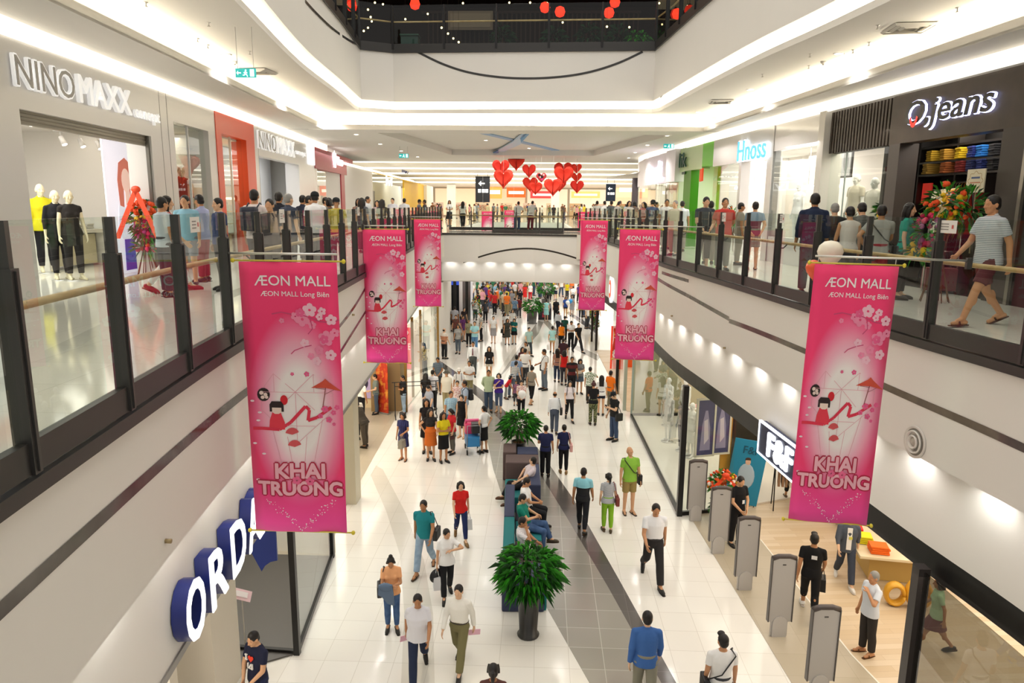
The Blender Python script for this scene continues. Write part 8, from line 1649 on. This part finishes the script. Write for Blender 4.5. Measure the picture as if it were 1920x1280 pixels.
who(808, 862, 766, 12, 'hipone', 'f', 'Dd', OBD, None, None, 'long', 'person in orange and black dress, left of the yellow top'); who(832, 866, 772, 30, 'cross', 'f', 'U', '#d8c41c', 'skirt', '#141314', 'long', 'person in yellow top and black skirt with folded arms'); q = who(848, 850, 767, -50, 'phone', 'f', 'T', '#d22c34', 'slim', '#5f5d56', 'bob', 'person in red top and grey trousers behind the yellow top'); carry(q, 'pouch', 'l', '#4a2a2a', 'dark purse held by the person in red top'); who(801, 848, 747, 10, 'stand', 'f', 'Dd', '#1b1617', None, None, 'long', 'person in black with long hair behind the orange and black dress')
who(907, 848, 760, -125, 'hips', 'f', 'U', '#f3f2f2', 'skirt', '#161617', 'short', 'person in white t-shirt and black skirt beside the trolley')
who(916, 772, 693, 6, 'back', 'm', 'L', '#b3c3a2', 'long', '#3c4c62', 'short', 'person in pale green shirt and jeans with hands behind the back'); who(935, 772, 699, -6, 'chin', 'f', 'T', '#42288a', 'crop', '#4f5f7c', 'bob', 'person in purple t-shirt and cropped jeans with a hand at the chin', shoe='sandal', sc='#8a6a3a'); who(949, 748, 703, 80, 'bend', 'f', 'T', '#d8242c', 'slim', '#8a8c86', 'mid', 'small child in red turned away beside the purple t-shirt', lim=(1.0, 1.25))
# ---- wide right shop
q = who(1378, 1022, 891, 24, 'clasp', 'm', 'T', '#141417', 'long', '#131316', 'short', 'person in all black uniform with a lanyard standing between the security gates', lim=(1.55, 1.75)); o = MB().box((.02, -.155, 1.12), (.06, .01, .085)).obj('badge', mat('#e8e8ea', .5), q[0]); o.location = (0, 0, -joints('clasp', 'm')['low'])
q = who(1514, 1152, 1001, 160, 'walk', 'm', 'T', '#121214', 'crop', '#131315', 'quiff', 'person in black t-shirt and cropped black trousers walking past the gates', sc='#ecebe8', lim=(1.5, 1.76)); carry(q, 'tote', 'r', '#141416', 'black bag held by the person in all black past the gates'); o = MB().box((-.02, .142, 1.3), (.1, .012, .07)).obj('back_print', mat('#dcdcdc', .6), q[0]); o.location = (0, 0, -joints('walk', 'm')['low'])
q = who(1581, 1092, 960, -12, 'walk', 'm', 'j', '#4f5560', 'long', '#3c4250', 'quiff', 'person in grey denim jacket over white t-shirt beside the clothes rack', sc='#e6e4e0', lim=(1.55, 1.76)); lo = joints('walk', 'm')['low']; o = MB().extr([(-.05, -.15, 1.4), (.05, -.15, 1.4), (.05, -.155, .9), (-.05, -.155, .9)], (0, .02, 0)).obj('inner_shirt', mat('#efece8', .8), q[0]); o.location = (0, -.0, -lo); o = MB().box((.02, -.165, 1.18), (.07, .012, .06)).obj('badge', mat('#d8cf5a', .5), q[0]); o.location = (0, 0, -lo)
who(1622, 1226, 1070, -78, 'ear~', 'm', 'S', '#d6dce6', 'long', '#34302e', 'grey', 'grey haired person in pale shirt on the phone beside the golden table', lim=(1.55, 1.76), shoe='sandal', sc='#5a3a22')
q = who(1481, 942, 860, 168, 'walk', 'f', 'T', '#17171a', 'crop', '#151517', 'pony', 'person in black with a backpack walking into the right shop', sc='#6a5a4a', lim=(1.5, 1.7)); carry(q, 'pack', 'l', '#4a4a44', 'grey green backpack of the person in black entering the shop')
who(1748, 1222, 1080, -110, 'walk', 'f', 'T', '#a9c8a0', 'mini', '#6a2a2c', 'bob', 'child in pale green top and dark red skirt behind the dark glass', lim=(1.2, 1.45))
# ---- seated on the bench
def sit(x, y, hd, H, pose, sex, *a, **k):
    J = joints(pose, sex); o = person((x, y, .0), RAD(hd), H, pose, sex, *a, **k); o.location.z = max(0.0, .43+.075-(.9-J['low'])*H/1.7); return o, pose, sex
sit(-.3, 17.6, -78, 1.66, 'sitr', 'm', 'S', '#d2c6cc', 'long', '#17161a', 'short', 'person in pale pinkish shirt sitting sideways on the far end of the bench', sc='#5a3a22'); sit(-.22, 16.05, 84, 1.66, 'sit', 'm', 'T', '#f0efee', 'long', '#191a1e', 'short', 'person in white t-shirt sitting on the bench beside the teal shirt')
sit(-.22, 15.1, 84, 1.66, 'sitx', 'm', 'T', '#127a68', 'long', RIP, 'short', 'person in teal t-shirt and jeans sitting with crossed legs on the bench', sc='#4a4030'); sit(-.2, 13.95, 78, 1.64, 'sitf', 'm', 'S', WCK, 'long', '#18181b', 'short', 'person in pale checked shirt on the bench covering the face, nearest the plant', shoe='sandal')
# ---- upper floor, left walkway
q = who(322, 548, 366, 118, 'walk', 'f', 'C', RFL, 'slim', '#f0efea', 'long', 'person with long black hair in flowery top and white trousers on the left gallery', 1, sc='#b02828', lim=(1.5, 1.68)); who(302, None, 368, 150, 'stand', 'm', 'T', '#c9d4dc', 'long', DG, 'short', 'person mostly hidden behind the long black hair on the left gallery', 1, H=1.62, u=1.25)
who(359, 535, 365, 6, 'stand', 'm', 'T', '#8fc0d4', 'short', '#8a8f98', 'short', 'person in light blue t-shirt facing forward on the left gallery', 1, lim=(1.5, 1.7)); who(386, 528, 364, -95, 'stand3', 'm', 'S', '#a9aed0', 'long', '#8f2a34', 'short', 'person in lavender shirt and red trousers in profile on the left gallery', 1, lim=(1.5, 1.72)); who(408, None, 370, -40, 'stand', 'm', 'T', '#3a4a78', 'long', DG, 'short', 'person half hidden behind the lavender shirt', 1, H=1.6)
q = who(476, None, 354, 172, 'stand2', 'm', 'T', '#f2e4e0', 'long', DG, 'short', 'tall person in pale t-shirt with a dark backpack on the left gallery', 1, H=1.76); carry(q, 'pack', 'l', '#2c3040', 'dark backpack of the tall person on the left gallery')
who(505, None, 372, 0, 'stand', 'm', 'T', '#4a4448', 'long', DG, 'short', 'shorter person facing forward between the pale t-shirt and the dark suit', 1, H=1.56); who(522, None, 359, 176, 'stand', 'b', 'j', '#20222a', 'long', '#20222a', 'short', 'person in dark suit seen from behind on the left gallery', 1, H=1.72); who(540, None, 362, 150, 'stand', 'm', 'S', '#3c4252', 'long', DG, 'grey', 'grey haired person beside the dark suit', 1, H=1.66)
for x, yh, hd, po, sx, tp, tc, ha, lb, H in [(567, 365, 150, 'stand', 'm', 'j', '#2b2f40', 'short', 'person in dark jacket leaning at the left railing, before the red shop', 1.66), (578, 366, 120, 'stand3', 'm', 'T', '#42465a', 'short', 'person close behind the dark jacket by the red shop', 1.64), (590, 360, 176, 'stand2', 'm', 'S', '#eceaea', 'cap', 'person in white shirt and dark cap by the red shop', 1.7), (610, 369, 90, 'stand', 'm', 'T', '#8a8f8c', 'short', 'person in grey green by the red shop entrance', 1.62), (617, 370, -90, 'stand3', 'f', 'T', '#6b5f52', 'bob', 'dark haired person facing left by the red shop entrance', 1.6), (630, 371, 20, 'stand', 'm', 'T', '#b8a83a', 'cap', 'person in mustard top and dark cap near the grey pier', 1.6)]:
    who(x, None, yh, hd, po, sx, tp, tc, 'long', DG, ha, lb, 1, H=H)
for x, yh, hd, sx, tp, tc, ha, lb, H in [(672, 371, 10, 'f', 'T', '#8f6f62', 'mid', 'person in brown top before the grey pier', 1.58), (678, 370, 170, 'f', 'T', '#5b5f66', 'long', 'person with black hair before the grey pier', 1.6), (689, 367, 80, 'm', 'S', '#d9dadc', 'short', 'person in white shirt facing right by the dark portrait poster', 1.7), (707, 375, 5, 'f', 'T', '#b59aa0', 'mid', 'person in dusty pink near the dark portrait poster', 1.52), (716, 373, 176, 'f', 'T', '#3a3436', 'long', 'person with long dark hair below the dark portrait poster', 1.56), (736, 368, -8, 'm', 'S', '#e4e6ee', 'short', 'person in white shirt facing forward below the portrait poster', 1.7), (758, 371, 176, 'm', 'S', '#eef0f4', 'short', 'person in white shirt from behind, left of the yellow wall', 1.66), (786, 374, 90, 'm', 'T', '#6a6f78', 'cap', 'person in dark cap before the yellow wall', 1.6), (796, 374, -90, 'm', 'T', '#4c4646', 'short', 'person facing left before the yellow wall', 1.6)]:
    who(x, None, yh, hd, 'stand', sx, tp, tc, 'long', DG, ha, lb, 1, H=H)
who(825, 428, 376, 30, 'stand', 'f', 'Td', '#8a6248', None, None, 'long', 'person with long hair in brown dress at the bridge corner', 1, H=1.56); q = who(843, 424, 375, 0, 'cross', 'f', 'U', '#f0f0f0', 'skirt', '#1e2024', 'mid', 'person in white top and black skirt near the bridge corner', 1); who(868, 429, 377, 176, 'stroll', 'f', 'U', '#eceae4', 'slim', '#1b1b1e', 'long', 'person in white top and black trousers walking at the bridge corner', 1)
who(970, 434, 377, 170, 'rail', 'm', 'S', '#e2e6e2', 'long', '#3c4c66', 'short', 'person in white shirt and jeans on the bridge, left of two', 1); who(995, 433, 376, 160, 'rail', 'm', 'S', '#f0efec', 'long', '#6a2a34', 'short', 'person in white shirt and dark red trousers on the bridge, right of two', 1)
# ---- upper floor, right walkway
for x, yh, hd, po, sx, tp, tc, ha, lb, H in [(1120, 372, 170, 'stand', 'm', 'T', '#c9ccc4', 'short', 'person in pale grey from behind at the right bridge corner', 1.66), (1134, 371, -150, 'stand', 'm', 'S', '#eef0ee', 'short', 'person in white shirt at the right bridge corner', 1.68), (1147, 368, 176, 'stand', 'm', 'T', '#5a5f60', 'short', 'tall dark haired person at the right bridge corner', 1.74), (1153, 373, 120, 'rail', 'm', 'T', '#a8a49a', 'short', 'person leaning on the railing at the right bridge corner', 1.7), (1163, 376, 20, 'stand', 'f', 'T', '#8f8f66', 'short', 'person in olive behind the right far banner', 1.56), (1180, 376, 10, 'stand', 'f', 'T', '#c9c4bc', 'mid', 'person in pale top above the second right banner', 1.56), (1190, 377, 170, 'stand', 'f', 'T', '#7a6a62', 'bob', 'dark haired person above the second right banner', 1.55), (1208, 378, -30, 'stand3', 'f', 'T', '#a8685c', 'mid', 'person in brick red before the rounded corner shop', 1.54), (1222, 374, 160, 'rail', 'm', 'T', '#3f4c66', 'cap', 'person in blue cap leaning before the rounded corner shop', 1.7), (1231, 378, 60, 'stand', 'f', 'T', '#8c7d76', 'short', 'person in taupe before the rounded corner shop', 1.54), (1251, 373, -6, 'stand', 'm', 'S', '#d6d8d6', 'short', 'person in pale shirt beside the grey haired person on the right gallery', 1.66), (1267, 375, -40, 'stand', 'm', 'S', '#c9c4ae', 'grey', 'grey haired person in beige shirt on the right gallery', 1.64), (1280, 376, 170, 'stand', 'm', 'S', '#e2e6ea', 'short', 'person in white shirt from behind before the green shop', 1.62), (1334, 376, 170, 'stand', 'm', 'T', '#2d3432', 'short', 'dark haired person behind the dark t-shirt by the green shop', 1.62), (1390, 379, 90, 'stand', 'm', 'T', '#8a7d6c', 'short', 'person half hidden behind the blue grey t-shirt', 1.6)]:
    who(x, None, yh, hd, po, sx, tp, tc, 'long', '#8a8478' if sx == 'm' else DG, ha, lb, 1, H=H)
q = who(1316, 505, 367, 4, 'clasp', 'm', 'T', '#3c4248', 'crop', '#5a5650', 'short', 'person with glasses in dark grey t-shirt on the right gallery', 1, lim=(1.5, 1.74)); who(1352, 507, 370, -4, 'back', 'm', 'S', '#b83a34', 'long', '#7a7a72', 'short', 'person in red shirt and grey trousers facing forward on the right gallery', 1, lim=(1.5, 1.72)); who(1408, 505, 377, 176, 'back', 'm', 'T', two_tone('faded blue shirt', '#7d93a8', '#7d3a4c', 1.22), 'short', '#8a8a80', 'short', 'person in blue grey t-shirt from behind with joined hands on the right gallery', 1, lim=(1.48, 1.7), shoe='sandal')
who(1513, 553, 359, 168, 'stand', 'm', 'j', '#1d2740', 'long', '#4a4b4c', 'short', 'person in navy suit jacket from behind on the right gallery', 1, lim=(1.6, 1.74)); q = who(1567, None, 380, 172, 'hold', 'm', 'T', '#242426', 'long', DG, 'grey', 'grey haired person in black t-shirt near the white balloon', 1, H=1.58); 
q = who(1596, None, 386, 176, 'hold', 'f', 'V', '#d8cfc8', 'long', DG, 'short', 'person holding a white balloon beside the striped t-shirt', 1, H=1.52); b_ = carry(q, 'balloon', 'l', '#ece4d0', 'big cream white balloon on the right gallery'); b_.location = aty(1555, 492, 8.75); b_.scale = (1.0, 1.0, 1.0); b_ = carry(q, 'balloon', 'r', '#e8623a', 'orange balloon on the right gallery, partly behind the nearest banner'); b_.location = aty(1524, 515, 8.9); b_.scale = (.62, .62, .7)
q = who(1627, None, 379, 176, 'rail', 'm', 'T', DSTR, 'long', DG, 'short', 'person in dark striped t-shirt leaning near the jeans shop', 1, H=1.72); q = who(1655, None, 383, 172, 'hipone~', 'm', 'T', '#9c9a94', 'long', '#8f2630', 'short', 'person in grey t-shirt with a black strap near the jeans shop', 1, H=1.62); carry(q, 'sling', 'r', '#1a1a1a', 'small black bag of the person in grey t-shirt near the jeans shop')
who(1706, None, 379, 60, 'stand', 'f', 'T', '#129682', 'slim', K_, 'mid', 'person in turquoise t-shirt standing in the jeans shop doorway', 1, H=1.58)
who(1836, 610, 363, -82, 'walk', 'm', 'S', GSTR, 'short', '#5c2a30', 'short', 'person in grey striped shirt and dark red shorts walking left on the right gallery', 1, shoe='sandal', sc='#4a2a20', lim=(1.55, 1.72))
# ---- distant crowds
rr = random.Random(21)
CN = [('white', '#eceae6'), ('grey', '#8b8d90'), ('black', '#1a1a1d'), ('red', '#c22a2a'), ('navy', '#232c50'), ('light blue', '#8fb4d0'), ('purple', '#5a3a7a'), ('olive', '#77734f'), ('pink', '#e0a0a8'), ('orange', '#e8742a'), ('green', '#2f6a4a'), ('beige', '#cbbd9c'), ('brown', '#6a4a36'), ('yellow', '#d8c23a')]
CP = [('stand', 'm', 'short'), ('stand2', 'm', 'short'), ('stroll', 'm', 'short'), ('stand', 'f', 'long'), ('stand', 'f', 'bob'), ('stroll', 'f', 'pony'), ('stand3', 'm', 'short'), ('stand2', 'f', 'mid')]
PLACED = [tuple(o.location)[:2] for o, a, b in PEOPLE if o.location.y > 30 and o.location.z < 3]
def crowd(n, spot_fn, z, lbf, grp):
    for k in range(n):
        for _ in range(12):
            p = spot_fn(k)
            if all((p[0]-q[0])**2+(p[1]-q[1])**2 > .36 for q in PLACED): break
        PLACED.append(p); po, sx, ha = rr.choice(CP); nm, c = rr.choice(CN); bn_, bc = rr.choice([('dark', DG), ('black', K_), ('jeans', '#3c4c66'), ('khaki', '#8a7f5c')])
        if po == 'stand2' and sx == 'f': po = 'stand'
        o = person((p[0], p[1], z), rr.uniform(0, 6.28), rr.uniform(1.5, 1.74), po, sx, rr.choice('TS') if sx == 'm' else 'T', c, 'long', bc, ha, lbf % nm, grp=grp)
def far_ground(k):
    while True:
        x, y = rr.uniform(-4.8, 3.2), rr.uniform(57, 84)
        if abs(x) > .0 and rr.random() < (.95 if x < -1 else .45): return x, y
crowd(58, far_ground, .0, 'distant person in %s top in the crowd under the bridge', 'far crowd on the ground floor')
def mid_ground(k): a = [(895, 552), (905, 556), (886, 560), (914, 562), (925, 553), (938, 550), (900, 570), (952, 556), (956, 540), (912, 545), (882, 548), (1005, 545), (1012, 553), (1052, 550), (1100, 610), (1108, 602), (1118, 606), (1095, 588), (1107, 590)][k]; p = atz(a[0], a[1]+6, 0); return p.x, p.y
crowd(19, mid_ground, .0, 'distant person in %s top standing in the hall before the bridge', 'people in the hall before the bridge')
def left_mass(k):
    while True:
        p = atz(rr.uniform(868, 962), rr.uniform(553, 592), 0)
        if p.x > -4.6 or p.y < 46: return p.x, p.y
crowd(26, left_mass, .0, 'person in %s top in the dense group by the far white column', 'dense group by the far white column')
crowd(70, lambda k: (rr.uniform(-13, 15), rr.uniform(68, 89)), Z1, 'distant person in %s top on the far upper floor beyond the bridge', 'far crowd on the upper floor')
# ---- shop dummies
DUM = '#e8dcb8'; DUW = '#f2f0ec'
_DM = {}
def dummy(p, rz, top, tc, bot, bc, lb, sk, H=1.78, sex='f', pose='stand', grp=None):
    o = person(p, rz, H, pose, sex, top, tc, bot, bc, 'bald', lb, cat='mannequin', skin=0, grp=grp); o.name = 'mannequin'; h = [c for c in o.children if c.name.startswith('hair')][0]; h.name = 'head_cover'
    o.color = (*lin(sk), 1); h.color = (*lin(sk), 1)
    key = id(o.data)
    if key not in _DM: me = o.data.copy(); me.materials[1] = DYEK; me.materials[2] = DYEK; _DM[key] = me
    o.data = _DM[key]
    for c in list(o.children):
        if c.name.startswith('shoe'): bpy.data.objects.remove(c)
    MB().lathe([(.2, 0), (.2, .012), (.02, .02)], 18).obj('stand_base', mat('#cfccc6', .3, .6), o)
    return o
for px, yh, w, top, tc, bot, bc, lb, H in ((70, 318, 2.6, 'j', '#c9bf1a', 'slim', '#15151a', 'mannequin in yellow jacket and black trousers inside the first left shop', 1.85), (101, 362, 1.5, 'j', '#17171b', 'slim', '#17171b', 'mannequin in black jacket inside the first left shop', 1.7), (127, 362, 1.2, 'C', '#26221f', 'slim', '#1c1a1a', 'mannequin in dark vest top, nearest in the first left shop', 1.7), (184, 336, 4.0, 'T', BWP, 'mini', '#1f6a6a', 'mannequin in patterned top deep inside the first left shop', 1.8)):
    p = onwall(px, yh, AL-w, SL); dummy((p.x, p.y, Z1 if abs(p.z-Z1-H) < .4 else p.z-H), .9, top, tc, bot, bc, lb, DUM, H)
p = onwall(341, 342, AL-.6, SL); o = dummy((p.x, p.y, Z1+.6), .9, 'j', '#b5402c', 'slim', '#6a3028', 'mannequin in rust red jacket in the left shop window', DUM, 1.75); MB().box((0, 0, -.29), (.5, .5, .57)).obj('plinth', WHITE, o)
for px, yh, w, top, tc, lb, sx in ((1608, 327, .8, 'S', '#cfc6b4', 'mannequin with a cap shaped head in the slatted window, left', 'm'), (1642, 333, .6, 'T', '#e6ddd2', 'mannequin in pale top in the slatted window, right', 'm'), (1501, 342, .8, 'C', '#f0eeec', 'white mannequin in white top in the glossy white shop window', 'f'), (1376, 346, .9, 'C', '#e6dfd8', 'white mannequin before the brown heart in the white shop window', 'f')):
    p = onwall(px, yh, AR+w, SR); dummy((p.x, p.y, max(Z1+.12, p.z-1.78)), -1.2, top, tc, 'long', '#8a8378' if sx == 'm' else '#f0eeea', lb, DUW, 1.78, sx)
for k, (px, yh, x_, lb) in enumerate(((1244, 776, 4.6, 'tallest white mannequin far back in the right shop window'), (1264, 784, 5.2, 'white mannequin in the right shop window, second from the back'), (1252, 806, 4.3, 'white mannequin nearest the glass in the right shop window'), (1281, 790, 4.6, 'white mannequin in the right shop window beside the dark frame'), (1297, 795, 4.75, 'white mannequin close to the dark corner frame'))):
    d = ray(px, yh); t_ = x_/d.x; y_ = d.y*t_; dummy((x_, min(y_, 24.5), .05), -.9, 'C', ['#f0eeea', '#e6e4e0', '#d9d6d2', '#b9aeb0', '#efece6'][k], ['skirt', 'long', 'mini', 'long', 'skirt'][k], ['#eceae6', '#8f8c8a', '#e6e0da', '#5a5560', '#efece6'][k], lb, DUW, 1.74)
tr_ = empty('mannequin', atz(1672, 1068, .006), .3, 'red draped dress form standing behind the golden table', 'mannequin'); MB().lathe([(.12, .75), (.2, .8), (.17, 1.05), (.13, 1.2), (.17, 1.38), (.12, 1.5), (.05, 1.53)], 16).obj('torso', mat('#e0261c', .8), tr_); MB().tube([(0, 0, 0), (0, 0, .8)], .02, 8).obj('pole', mat('#b9b5ae', .3, .7), tr_); MB().lathe([(.18, 0), (.18, .02), (.02, .03)], 16).obj('base', mat('#b9b5ae', .3, .7), tr_)
bpy.data.scenes.remove(WORK)
# ---- the same label twice: say which one by its place
def uniq():
    from collections import defaultdict
    D = defaultdict(list)
    for o in S.objects:
        if o.parent is None and 'label' in o: D[o['label']].append(o)
    return {k: v for k, v in D.items() if len(v) > 1}
